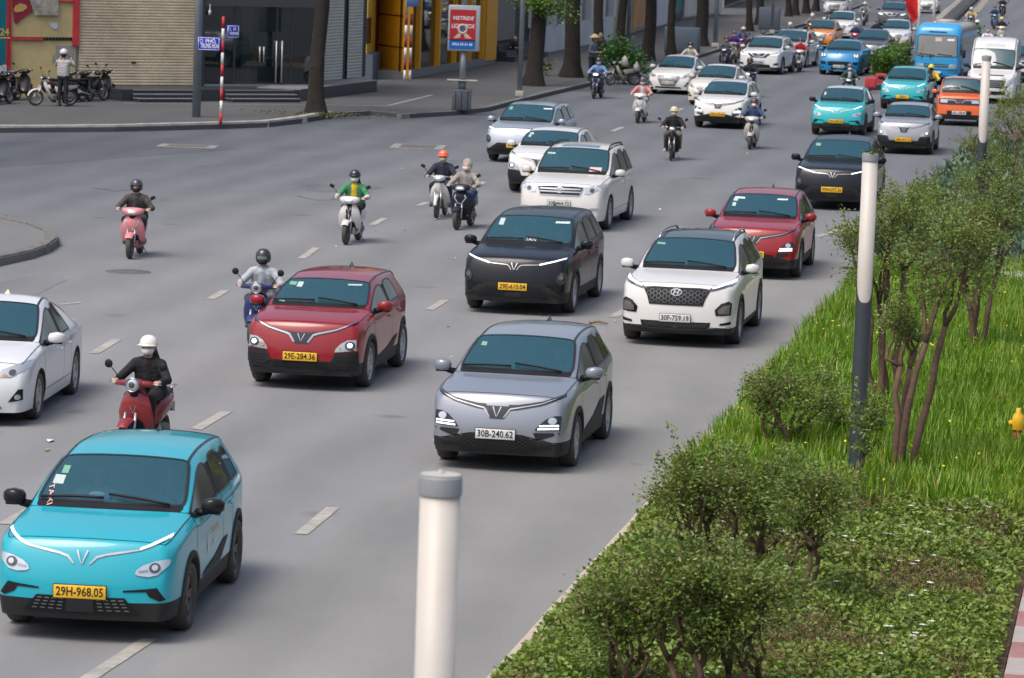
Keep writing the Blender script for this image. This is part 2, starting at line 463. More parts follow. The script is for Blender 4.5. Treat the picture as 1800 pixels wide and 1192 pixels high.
# ---- kerb stones laid one by one
def stone_mesh(L, w, h, name, sl=.03):
    bm = bmesh.new(); bmesh.ops.create_cube(bm, size=1)
    for v in bm.verts:
        v.co = Vector((v.co.x*L, v.co.y*w, v.co.z*h))
        if v.co.z > 0 and v.co.y < 0: v.co.y += sl
    bmesh.ops.bevel(bm, geom=[e for e in bm.edges], offset=.012, segments=1, affect='EDGES')
    me = bpy.data.meshes.new(name); bm.to_mesh(me); bm.free(); return me
def kerb_run(pts, parent, m, L=1.0, w=.2, h=.17, z=.085, name='kerb_stone', alt=None, side=1, jit=.006):
    """pts: world polyline; stones sit to its left (side=1) of travel"""
    me = stone_mesh(L-.012, w, h, name); me.materials.append(m)
    me2 = None
    if alt: me2 = me.copy(); me2.materials.clear(); me2.materials.append(alt)
    seg = []; tot = 0
    for a, b in zip(pts, pts[1:]): seg.append((tot, (b-a).length, a, b)); tot += (b-a).length
    n = max(1, int(tot/L))
    for i in range(n):
        d = (i+.5)*tot/n
        for t0, ln, a, b in seg:
            if t0 <= d <= t0+ln+1e-6:
                p = a.lerp(b, (d-t0)/ln); t = (b-a).normalized(); break
        nn = Vector((-t.y, t.x, 0))*side
        o = link(name, me2 if (alt and i % 2) else me, None, parent)
        o.location = (p.x+nn.x*w/2, p.y+nn.y*w/2, z+random.uniform(-jit, jit)); o.rotation_euler = (0, 0, math.atan2(t.y, t.x) + (0 if side > 0 else PI) + random.uniform(-.006, .006))
        o.scale = (tot/n/L, 1, 1)
lerp_ = lambda a, b, t: a+(b-a)*t
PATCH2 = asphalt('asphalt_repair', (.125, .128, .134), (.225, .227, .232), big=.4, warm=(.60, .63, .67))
Z3 = lambda p, z: Vector((p.x, p.y, z))
# pavement in front of the shops (kerb line read off the photograph)
kl = [(-260,236),(-60,234),(200,232),(390,227),(470,224),(530,217),(585,207),(650,203),(720,208),(800,203),(860,196),(893,187),(960,170),(1036,152),(1127,130),(1230,102),(1330,70),(1450,35),(1520,10)]
kp = [G(*q) for q in kl]
pav = MB().prism([(p.x, p.y) for p in kp] + [(kp[-1].x-5, 330), (-70, 330), (-70, kp[0].y)], .0, .14).build('pavement', PAVE, fix=True); struct(pav)
kerb_run(kp[:7], pav, KERBM, side=1, h=.22, z=.10, w=.24)
kerb_run(kp[6:11], pav, KERBD, side=1, h=.15, z=.068)
kerb_run(kp[10:], pav, KERBD, side=1, h=.155, z=.076)
ISLE = asphalt('island_paving', (.125, .127, .130), (.215, .214, .210), big=.3, tracks=False)
# corner of the pavement at the left edge of the frame
k2 = [(-160,510),(0,468),(55,456),(88,444),(104,432),(98,420),(70,408),(0,392),(-160,372)]
kq = [G(*q) for q in k2]
pv2 = MB().prism([(p.x, p.y) for p in kq] + [(kq[-1].x-6, kq[-1].y)], .0, .15).build('pavement', ISLE, fix=True); struct(pv2)
kerb_run(kq, pv2, KERBD, L=.8, w=.25, h=.2, z=.09, side=1)
# cracks, repaired spots
TAR = mat('tar_crack', (.055, .056, .060), .7)
for pts in ([(330,300),(352,292),(368,296),(392,286)], [(520,345),(560,352),(588,350),(640,362)], [(160,330),(205,336),(236,333)], [(1180,318),(1225,312),(1260,316)]):
    m = MB(); W = []
    for (x0, y0), (x1, y1) in zip(pts, pts[1:]):
        for k in range(6): t = k/6; W.append(G(lerp_(x0, x1, t)+random.uniform(-3, 3), lerp_(y0, y1, t)+random.uniform(-1.2, 1.2), .006))
    vs = []
    for i, p in enumerate(W): wd = .022*random.uniform(.3, 1.4); vs += [p+Vector((0, -wd*2, 0)), p+Vector((0, wd*2, 0))]
    m.add(vs, [(2*i, 2*i+1, 2*i+3, 2*i+2) for i in range(len(W)-1)]); struct(m.build('road_crack', TAR))
for cx, cy, rx, ry in ((600,330,70,9), (1000,240,55,7)):
    pl = [G(cx+rx*math.cos(a)*random.uniform(.75, 1.1), cy+ry*math.sin(a)*random.uniform(.75, 1.1), .005) for a in [2*PI*k/14 for k in range(14)]]
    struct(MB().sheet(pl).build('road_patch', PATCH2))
# covers in the road
IRON = mat('iron_cover', (.10, .095, .09), .7, noise=(6, .3), bump=(20, .6))
def manhole(px, py, rad):
    c = G(px, py); m = MB().lathe([(0,.010),(rad*.86,.010),(rad*.88,.006),(rad,.008),(rad*1.02,.0)], 28).build('manhole_cover', IRON)
    m.location = c; return m
tag(manhole(225, 478, .42), 'round iron manhole cover in the road below the pink scooter', 'manhole')
def cover(px, py, w, d, label):
    c = G(px, py); e = empty('drain_cover', c, -HEAD*.3)
    MB().box((0,0,.004), (w+.5, d+.4, .008)).build('surround', mat('cover_concrete', (.22,.21,.195), .85, noise=(5,.3)), e)
    MB().box((0,0,.010), (w, d, .010)).build('lid', IRON, e)
    tag(e, label, 'drain cover')
cover(735, 258, 1.0, 1.5, 'square drain cover with pale concrete edge behind the two paired motorbikes')
cover(330, 257, 1.1, .8, 'long flat drain cover near the kerb with the striped post')
# median: kerb stones, soil bed
KA = UV(-30, 0); 
MED_W = 4.55; U0, U1 = -42, 80
med = MB().prism([tuple(UV(U0,.125)[:2]), tuple(UV(U0,MED_W)[:2]), tuple(UV(U1,MED_W)[:2]), tuple(UV(U1,.125)[:2])], 0, .13).build('planting_bed', SOIL, fix=True); struct(med)
kerb_run([Z3(UV(U0,0),0), Z3(UV(U1,0),0)], med, KERBL, L=1.0, w=.13, h=.18, z=.085, side=-1)
kerb_run([Z3(UV(U0,MED_W),0), Z3(UV(U1,MED_W),0)], med, KWHT, L=.8, w=.28, h=.26, z=.12, side=-1, alt=KRED, name='painted_kerb_stone')
# litter and leaves on the asphalt
LIT1 = mat('litter_paper', (.6,.6,.58), .8); LIT2 = mat('dry_leaf', (.32,.26,.10), .8); LIT3 = mat('litter_dark', (.03,.03,.03), .8)
def scrap(px, py, s, m, name, label, cat):
    c = G(px, py); b = MB(); n = 6
    a0 = random.uniform(0, 6); vs = []
    for k in range(n):
        a = a0+2*PI*k/n; r = s*random.uniform(.6, 1.0)
        vs.append((c.x+r*math.cos(a), c.y+r*2.2*math.sin(a), .008+random.uniform(0,.03)))
    b.add(vs, [tuple(range(n))]); o = b.build(name, m); tag(o, label, cat)
scrap(88, 776, .06, LIT1, 'paper_scrap', 'curled white paper scrap above the front turquoise taxi', 'litter')
scrap(82, 793, .04, LIT2, 'dry_leaf', 'yellow leaf on asphalt left of the dark red scooter', 'leaf')
scrap(788, 574, .04, LIT2, 'dry_leaf', 'yellow leaf on asphalt between black and grey cars', 'leaf')
b = MB(); p, q = G(1036, 570), G(1068, 572); b.tube([p+Vector((0,0,.03)), p.lerp(q,.5)+Vector((0,.1,.05)), q+Vector((0,0,.03))], [.03,.025,.012], 6)
tag(b.build('fallen_stick', mat('stick', (.20,.16,.10), .9)), 'short fallen stick lying behind the grey crossover', 'stick')
for i in range(30):
    px, py = random.uniform(250, 1350), random.uniform(235, 640)
    if i % 3: px = random.uniform(560, 1100)
    scrap(px, py, random.uniform(.015, .05), random.choice([LIT1, LIT2, LIT3]), 'litter_scrap', 'tiny scrap of litter lying on the grey asphalt', 'litter')
for o in list(COL.objects):
    if o.name.startswith('litter_scrap'): o['group'] = 'scraps of litter on the road'
# ================================================================== cars
PAINT0 = paint('base', (.5, .5, .5))
ROOF0 = paint('roofbase', (.5, .5, .51))
CLAD0 = mat('lower_body', (.012, .0135, .0155), .6, spec=.3, dirt=(DUST, .035))
MIRR0 = paint('mirrorbase', (.5, .5, .52))
RIM0 = mat('rim_base', (.42, .43, .46), .35, metal=.75)
TRIM0 = mat('window_trim', (.015, .016, .018), .35)
def lerp(a, b, t): return a + (b-a)*t
def smooth01(t): t = max(0, min(1, t)); return t*t*(3-2*t)

class CarBody:
    """control cage -> subdivided shell, cut at the wheel arches and split into panels"""
    def __init__(s, **k):
        d = dict(L=4.3, W=1.79, H=1.61, wb=2.61, fo=.86, rt=.335, tw=.215, z0=.23, zn=.90, zc=1.06, sc=1.22, st=1.98, b1=2.32, c1=3.12,
                 d1=None, sr=3.72, sb=4.16, zt=1.06, zb=(1.00, 1.10), wt=(.765, .70), bulge=.13, nose=.87, clad=True, zclad=.40, nosez=.10, roofr=.10,
                 belt=.945, sedan=False, blackroof=False, hoodpow=1.6, rooftop=.055, fz2=.66, H0=None)
        d.update(k); s.p = d
        s.__dict__.update(d)
        s.w = s.W/2; s.zs = (s.H-s.zc)/((s.H0 or s.H)-s.zc)
        s.make()
    def wp(s, q):
        L = s.L-s.bulge; pts = [(0, s.nose), (.07, lerp(s.nose, 1, .45)), (.22, lerp(s.nose, 1, .80)), (.5, .993), (.9, 1.0), (L-.9, 1.0), (L-.35, .965), (L-.08, .915), (L, .83)]
        for (a, fa), (b, fb) in zip(pts, pts[1:]):
            if q <= b: return s.w*lerp(fa, fb, max(0, (q-a)/(b-a)))
        return s.w*pts[-1][1]
    def zh(s, q):
        t = min(1, max(0, q/s.sc)); return s.zn + (s.zc-s.zn)*(1-(1-t)**s.hoodpow)
    def zbelt(s, q):
        return lerp(s.zb[0], s.zb[1], min(1, max(0, (q-s.sc)/(s.sb-s.sc))))
    def zr(s, q):
        t = (q-s.st)/(s.sr-s.st)
        pk = .38
        if t < pk: return s.H - s.rooftop*((pk-t)/pk)**2
        return s.H - s.roofr*((t-pk)/(1-pk))**2
    def make(s):
        L = s.L - s.bulge
        w = s.w
        cols = [0, .07, .24, .55, .88]
        if s.sc - .88 > .55: cols.append((.88+s.sc)/2)
        cols += [s.sc, s.sc+.085, lerp(s.sc, s.st, .55), s.st]
        kinds = {}
        for q in (s.b1, s.b1+.09, (s.b1+.09+s.c1)/2, s.c1):
            if q > s.st+.1 and q < s.sr: cols.append(q)
        winb = [(s.sc, s.b1), (s.b1+.09, s.c1)]
        if s.b1 <= s.st+.1: cols.append(s.st+.4)
        if s.d1:
            cols += [s.c1+.09, s.d1]; winb.append((s.c1+.09, s.d1))
        cols += [s.sr, lerp(s.sr, s.sb, .5), s.sb]
        if s.sb < L-.4: cols.append((s.sb+L)/2)
        if s.sb < L-.12: cols.append(L-.08)
        cols.append(L)
        cols = sorted(set(round(q, 4) for q in cols))
        s.cols = cols
        def cowlrow(j):
            wq = s.wp(s.sc)
            return {5: (wq*.885, s.sc+.02, s.zc+.0), 6: (wq*.835, s.sc, s.zc+.012), 7: (wq*.44, s.sc-.075, s.zc+.02), 8: (0, s.sc-.10, s.zc+.024)}[j]
        def strow(j):
            wt = s.wt[0]*w; z = s.zr(s.st)
            return {5: (wt, s.st+.03, z-.075), 6: (wt-.06, s.st, z-.012), 7: (wt*.5, s.st-.05, z+.018), 8: (0, s.st-.065, z+.026)}[j]
        def srrow(j):
            wt = s.wt[1]*w; z = s.zr(s.sr)
            return {5: (wt, s.sr-.02, z-.085), 6: (wt-.06, s.sr, z-.02), 7: (wt*.5, s.sr+.03, z+.01), 8: (0, s.sr+.04, z+.018)}[j]
        def sbrow(j):
            wq = s.wp(s.sb)
            return {5: (wq*.88, s.sb-.02, s.zt-.005), 6: (wq*.82, s.sb, s.zt), 7: (wq*.42, s.sb+.04, s.zt+.008), 8: (0, s.sb+.055, s.zt+.012)}[j]
        def row(q, j):
            wq = s.wp(q)
            under = s.z0 + (.06 if q < .05 or q > L-.05 else 0)
            if j == 0: return (wq*.955, q, s.z0)
            if j == 1: return (wq*.99, q, s.zclad)
            if j == 2: return (wq*1.0, q, s.fz2)
            if q <= s.sc+1e-4:
                z = s.zh(q); back = s.nosez*(1-smooth01(q/.35))
                if abs(q-s.sc) < 1e-4 and j >= 5: return cowlrow(j)
                fr = {3: .985, 4: .905, 5: .77, 6: .62, 7: .33, 8: 0}[j]
                if q < .01: fr = {3: 1., 4: .92, 5: .78, 6: .62, 7: .33, 8: 0}[j]
                dz = {3: -.075, 4: -.018, 5: .004, 6: .012, 7: .022, 8: .026}[j]
                if q < .01: dz *= .3
                y = wq*fr
                bl = -s.bulge*(1-(fr)**2)*(1-smooth01(q/.9))
                return (y, q+bl+back*(1 if j >= 3 else 0), z+dz)
            if j == 3: return (wq*.992, q, s.zbelt(q)-.10 if q < s.sb else s.zbelt(s.sb)-.10)
            if q >= s.sb-1e-4:
                if abs(q-s.sb) < 1e-4 and j >= 5: return sbrow(j)
                fr = {4: .93, 5: .86, 6: .8, 7: .42, 8: 0}[j]
                t = (q-s.sb)/max(.01, L-s.sb)
                dz = {4: -.05, 5: -.01, 6: .0, 7: .01, 8: .014}[j]
                bl = s.bulge*.5*(1-fr*fr)*smooth01((q-L+.5)/.5)
                return (wq*fr, q+bl, s.zt+dz-.02*t)
            if j == 4: return (wq*s.belt, q, s.zbelt(q))
            if q < s.st-1e-4:
                t = (q-s.sc)/(s.st-s.sc); a, b = cowlrow(j), strow(j)
                bu = 4*t*(1-t)
                return (lerp(a[0], b[0], t)+.012*bu*(j < 7), lerp(a[1], b[1], t), lerp(a[2], b[2], t)+.022*bu)
            if q <= s.st+1e-4: return strow(j)
            if q < s.sr-1e-4:
                t = (q-s.st)/(s.sr-s.st); wt = lerp(s.wt[0], s.wt[1], t**1.5)*w; z = s.zr(q)
                dz = {5: -.080, 6: -.015, 7: .016, 8: .024}[j]
                y = {5: wt, 6: wt-.06, 7: wt*.5, 8: 0}[j]
                return (y, q, z+dz)
            if q <= s.sr+1e-4: return srrow(j)
            t = (q-s.sr)/(s.sb-s.sr); a, b = srrow(j), sbrow(j); bu = 4*t*(1-t)
            return (lerp(a[0], b[0], t)+.015*bu*(j < 7), lerp(a[1], b[1], t)+.02*bu*(j > 5), lerp(a[2], b[2], t)+.03*bu)
        verts = []; faces = []; tags = []; idx = {}
        def V(p):
            key = (round(p[0], 5), round(p[1], 5), round(p[2], 5))
            if key not in idx: idx[key] = len(verts); verts.append(Vector(p))
            return idx[key]
        s.tagnames = []; CR = {}
        def T(n):
            if n not in s.tagnames: s.tagnames.append(n)
            return s.tagnames.index(n)
        NR = 9
        d0 = s.sc-.04; 
        def side_tag(q0, q1, j, sd):
            qm = (q0+q1)/2
            if j == 0: return 'cladding' if s.clad else 'body'
            if j >= 6:
                if q1 <= s.sc+1e-4: return 'hood' if q0 > .05 else 'bumper'
                if q0 >= s.sc-1e-4 and q1 <= s.sc+.0851: return 'cowl_panel'
                if qm < s.st: return 'windshield'
                if qm > s.sr and qm < s.sb: return 'rear_window'
                if qm > s.sb: return 'tailgate'
                return 'roof'
            if j in (3, 4, 5) and q1 <= s.sc+1e-4: return ('hood' if j >= 4 else 'body') if q0 > .05 else ('bumper' if j >= 4 else 'body')
            if j == 4:
                for i, (a, b) in enumerate(winb):
                    if q0 >= a-1e-4 and q1 <= b+1e-4: return 'side_window%d%s' % (i, sd)
                if s.sc < qm < s.sr and any(abs(q0-b) < 1e-3 for a, b in winb[:-1]): return 'pillar'
            if j in (1, 2, 3) and s.sc-1e-4 <= q0 and q1 <= s.b1+.0901: return 'door0'+sd
            if j in (1, 2, 3) and s.b1+.0899 <= q0 and q1 <= s.c1+1e-3 and s.c1 > s.b1+.3: return 'door1'+sd
            return 'body'
        for sd, sg in (('R', 1), ('L', -1)):
            def P(q, j):
                a = row(q, j); return (sg*a[0], a[1], a[2])
            for q0, q1 in zip(cols, cols[1:]):
                for j in range(NR-1):
                    f = [V(P(q0, j)), V(P(q1, j)), V(P(q1, j+1)), V(P(q0, j+1))]
                    if j in (3, 4, 6): CR[frozenset(f[:2])] = {3: .45, 4: .5, 6: .35}[j]
                    if sg < 0: f = f[::-1]
                    f2 = []
                    for i in f:
                        if i not in f2: f2.append(i)
                    if len(f2) > 2: faces.append(f2); tags.append(T(side_tag(q0, q1, j, sd)))
            for end in (0, 1):      # front and rear fascia grids
                q = 0 if end == 0 else L
                fr = [1., .92, .78, .62, .33, 0] if end == 0 else [None]*6
                def F(k, m):
                    if m == 0: return P(q, k)
                    if k == 3: return P(q, 3+m)
                    t = P(q, 3+m)
                    x = t[0]
                    a = P(q, k)
                    frac = abs(x)/abs(P(q, 3)[0])
                    bl = (-s.bulge if end == 0 else s.bulge*.5)*(1-frac**2)
                    dep = {0: .035, 1: -.01, 2: 0.0}[k]*(1 if end == 0 else -1)
                    return (x, q+bl+dep*(1-frac**4), a[2])
                for k in range(3):
                    for m in range(5):
                        f = [V(F(k, m)), V(F(k, m+1)), V(F(k+1, m+1)), V(F(k+1, m))]
                        if (sg < 0) != (end == 1): f = f[::-1]
                        f = f[::-1]
                        tg = 'cladding' if (k == 0 and s.clad) else ('bumper' if end == 0 else 'tailgate')
                        faces.append(f); tags.append(T(tg))
        me = bpy.data.meshes.new('cage'); me.from_pydata([tuple(v) for v in verts], [], faces)
        me.polygons.foreach_set('material_index', tags)
        for i in s.tagnames: me.materials.append(BLACK)
        bm = bmesh.new(); bm.from_mesh(me); bmesh.ops.recalc_face_normals(bm, faces=bm.faces)
        cr = bm.edges.layers.float.new('crease_edge')
        for e in bm.edges:
            tg = {s.tagnames[f.material_index] for f in e.link_faces}
            if len(tg) > 1:
                if any(t.startswith(('windshield', 'side_window', 'rear_window')) for t in tg): e[cr] = .85 if any(t.startswith('side_window') for t in tg) else .7
                elif 'hood' in tg and 'bumper' in tg: e[cr] = .6
                elif 'cladding' in tg: e[cr] = .3
            k_ = frozenset(v.index for v in e.verts)
            if k_ in CR: e[cr] = max(e[cr], CR[k_])
            if len(e.link_faces) == 1: e[cr] = .8
        bm.to_mesh(me); bm.free()
        ev = evaluated(me, [('SUBSURF', dict(levels=2, render_levels=2))])
        co = np.array([v.co[:] for v in ev.vertices]); co[:, 1] -= (s.fo - 0) - 0
        co[:, 1] += 0
        s.yw = (0.0, s.wb)
        fcs = [tuple(p.vertices) for p in ev.polygons]; tg = [p.material_index for p in ev.polygons]
        # wheel arches
        s.ra = s.rt*1.13; s.zw = s.rt+.005
        keep = []
        near = np.zeros(len(co), dtype=int)-1
        for wi, yw in enumerate(s.yw):
            r = np.hypot(co[:, 1]-yw, co[:, 2]-s.zw); near[(r < s.ra) & (np.abs(co[:, 0]) > s.w*.6)] = wi
        for f, t in zip(fcs, tg):
            if all(near[i] >= 0 for i in f): continue
            keep.append((f, t))
        used = set(i for f, t in keep for i in f)
        for i in used:
            if near[i] >= 0:
                dy, dz = co[i, 1]-s.yw[near[i]], co[i, 2]-s.zw
                r = math.hypot(dy, dz) or 1e-6
                co[i, 1] = s.yw[near[i]]+dy/r*s.ra; co[i, 2] = s.zw+dz/r*s.ra
        s.co = co; s.keep = keep
        s.bvh = BVHTree.FromPolygons([Vector(c) for c in co], [f for f, t in keep])
        bpy.data.meshes.remove(me)
        # edge ribbons: where panels meet
        nrm = np.zeros_like(co); ed = {}
        for f, t in keep:
            a = co[list(f)]; n = np.cross(a[2]-a[0], (a[3] if len(f) > 3 else a[1])-a[1]); 
            for i in f: nrm[i] += n
            for i in range(len(f)):
                e = tuple(sorted((f[i], f[(i+1) % len(f)]))); ed.setdefault(e, []).append(t)
        ln = np.linalg.norm(nrm, axis=1); ln[ln == 0] = 1; nrm /= ln[:, None]
        s.nrm = nrm
        if (nrm[:, 2]*(co[:, 2] > .8)).sum() < 0: nrm *= -1
        gap, trim = MB(), MB()
        for e, ts in ed.items():
            if len(ts) != 2 or ts[0] == ts[1]: continue
            na, nb = s.tagnames[ts[0]], s.tagnames[ts[1]]
            both = (na, nb)
            a, b = Vector(co[e[0]]), Vector(co[e[1]]); n0, n1 = Vector(nrm[e[0]]), Vector(nrm[e[1]])
            d = (b-a)
            if d.length < 1e-5: continue
            win = any(x.startswith('side_window') for x in both); ws = any(x in ('windshield', 'rear_window') for x in both)
            wdt, off, mb = (.005, .002, gap)
            if win: wdt, off, mb = (.013, .004, trim)
            elif ws: wdt, off, mb = (.016, .003, trim)
            elif 'cladding' in both or 'pillar' in both: continue
            elif 'roof' in both: wdt, off, mb = (.014, .003, trim)
            elif 'tailgate' in both and 'body' not in both: continue
            elif 'bumper' in both and 'body' in both: continue
            s0, s1 = d.normalized().cross(n0)*wdt, d.normalized().cross(n1)*wdt
            ex = d.normalized()*wdt*.4
            mb.add([a-s0+n0*off-ex, a+s0+n0*off-ex, b+s1+n1*off+ex, b-s1+n1*off+ex], [(0, 1, 2, 3)])
        s.gap, s.trim = gap, trim
    def panel(s, t):
        i = s.tagnames.index(t); m = {}; vs = []; fs = []
        for f, k in s.keep:
            if k != i: continue
            g = []
            for q in f:
                if q not in m: m[q] = len(vs); vs.append(tuple(s.co[q]))
                g.append(m[q])
            fs.append(tuple(g))
        return MB().add(vs, fs, True)
    # ---- projection onto the shell
    def hit(s, p, axis):
        """axis 'F' from the front, 'S' from the right side, 'T' from above; p gives the two other coordinates"""
        if axis == 'F': o, d = Vector((p[0], -6, p[1])), Vector((0, 1, 0))
        elif axis == 'S': o, d = Vector((6, p[0], p[1])), Vector((-1, 0, 0))
        else: o, d = Vector((p[0], p[1], 6)), Vector((0, 0, -1))
        h = s.bvh.ray_cast(o, d)
        if h[0] is None:
            q = {'F': Vector((p[0], -s.fo-.1, p[1])), 'S': Vector((s.w, p[0], p[1])), 'T': Vector((p[0], p[1], 1.2))}[axis]
            h = s.bvh.find_nearest(q)
            loc, n = h[0], h[1]
            loc = {'F': Vector((p[0], loc.y, p[1])), 'S': Vector((loc.x, p[0], p[1])), 'T': Vector((p[0], p[1], loc.z))}[axis]
        else: loc, n = h[0], h[1]
        if n.dot(d) > 0: n = -n
        return loc, n
    def patch(s, mb, poly, axis='F', off=.006, cuts=2, thick=0., mirror=False):
        bm = bmesh.new()
        vs = [bm.verts.new((p[0], p[1], 0)) for p in poly]
        f = bm.faces.new(vs)
        bmesh.ops.triangulate(bm, faces=[f])
        if cuts: bmesh.ops.subdivide_edges(bm, edges=list(bm.edges), cuts=cuts, use_grid_fill=True)
        bm.verts.index_update()
        out = []
        for v in bm.verts:
            l, n = s.hit((v.co.x, v.co.y), axis); out.append(l + n*off)
        fs = [tuple(v.index for v in f.verts) for f in bm.faces]
        bd = [(e.verts[0].index, e.verts[1].index) for e in bm.edges if len(e.link_faces) == 1]
        bm.free()
        if thick:
            o = len(out); dv = {'F': Vector((0, thick, 0)), 'S': Vector((-thick, 0, 0)), 'T': Vector((0, 0, -thick))}[axis]
            out2 = [p+dv for p in out]; fs2 = [(a, b, o+b, o+a) for a, b in bd]
            out = out+out2; fs = fs+fs2
        mb.add(out, fs, True)
        if mirror: mb.add([(-p[0], p[1], p[2]) for p in out], [g[::-1] for g in fs], True)
        return mb
    def strip(s, mb, pts, wdt, axis='F', off=.006, step=.04, mirror=False, vert=True):
        """ribbon along a polyline; wdt may be a list"""
        ws = wdt if isinstance(wdt, (list, tuple)) else [wdt]*len(pts)
        P = []; W = []
        for i in range(len(pts)-1):
            a, b = pts[i], pts[i+1]; n = max(1, int(math.hypot(b[0]-a[0], b[1]-a[1])/step))
            for k in range(n): P.append((lerp(a[0], b[0], k/n), lerp(a[1], b[1], k/n))); W.append(lerp(ws[i], ws[i+1], k/n))
        P.append(pts[-1]); W.append(ws[-1])
        out = []
        for i, p in enumerate(P):
            a, b = P[max(0, i-1)], P[min(len(P)-1, i+1)]; d = Vector((b[0]-a[0], b[1]-a[1])); d.normalize(); nn = Vector((-d.y, d.x))*W[i]/2
            for sg in (-1, 1):
                l, n = s.hit((p[0]+sg*nn.x, p[1]+sg*nn.y), axis); out.append(l+n*off)
        fs = [(2*i, 2*i+1, 2*i+3, 2*i+2) for i in range(len(P)-1)]
        mb.add(out, fs, True)
        if mirror: mb.add([(-p[0], p[1], p[2]) for p in out], [g[::-1] for g in fs], True)
        return mb

def ellipse(cx, cz, rx, rz, rot=0., n=18):
    c, s_ = math.cos(rot), math.sin(rot); o = []
    for k in range(n):
        a = 2*PI*k/n; x, z = rx*math.cos(a), rz*math.sin(a); o.append((cx+x*c-z*s_, cz+x*s_+z*c))
    return o
def wheel_meshes(rt, tw, style):
    """tyre and rim about the X axis, outer face at +x"""
    h = tw/2; rr = rt*.70
    t = MB().lathe([(rr, -h*.8), (rr+.03, -h), (rt-.03, -h), (rt-.006, -h*.72), (rt, -h*.3), (rt, h*.3), (rt-.006, h*.72), (rt-.03, h), (rr+.03, h), (rr, h*.8)], 36, axis='X')
    r = MB().lathe([(rr*1.01, h*.82), (rr*.95, h*.86), (rr*.90, h*.55), (rr*.88, -h*.2)], 36, axis='X')
    r.lathe([(0, h*.62), (rr*.18, h*.62), (rr*.22, h*.45), (rr*.24, -h*.2)], 14, axis='X')
    n = {'five': 5, 'ten': 10, 'twin': 5, 'six': 6}[style]
    for k in range(n):
        for dd in ((-.16, .16) if style == 'twin' else (0,)):
            a = 2*PI*k/n + dd; wd = {'five': .060, 'ten': .026, 'twin': .024, 'six': .05}[style]*rt/.33
            c, s_ = math.cos(a), math.sin(a); vs = []
            for rad, x, ww in ((rr*.15, h*.60, wd*1.1), (rr*.95, h*.72, wd*.75)):
                for sg in (-1, 1): vs.append((x, rad*c - sg*ww*s_, rad*s_ + sg*ww*c))
                for sg in (-1, 1): vs.append((x-.04, rad*c - sg*ww*s_, rad*s_ + sg*ww*c))
            r.add(vs, [(0,1,5,4),(0,4,6,2),(1,3,7,5)])
    d = MB().lathe([(0, -h*.1), (rr*.93, -h*.1), (rr*.93, -h*.8)], 24, axis='X')
    return t.mesh('wheel'), r.mesh('rim'), d.mesh('brake_disc')

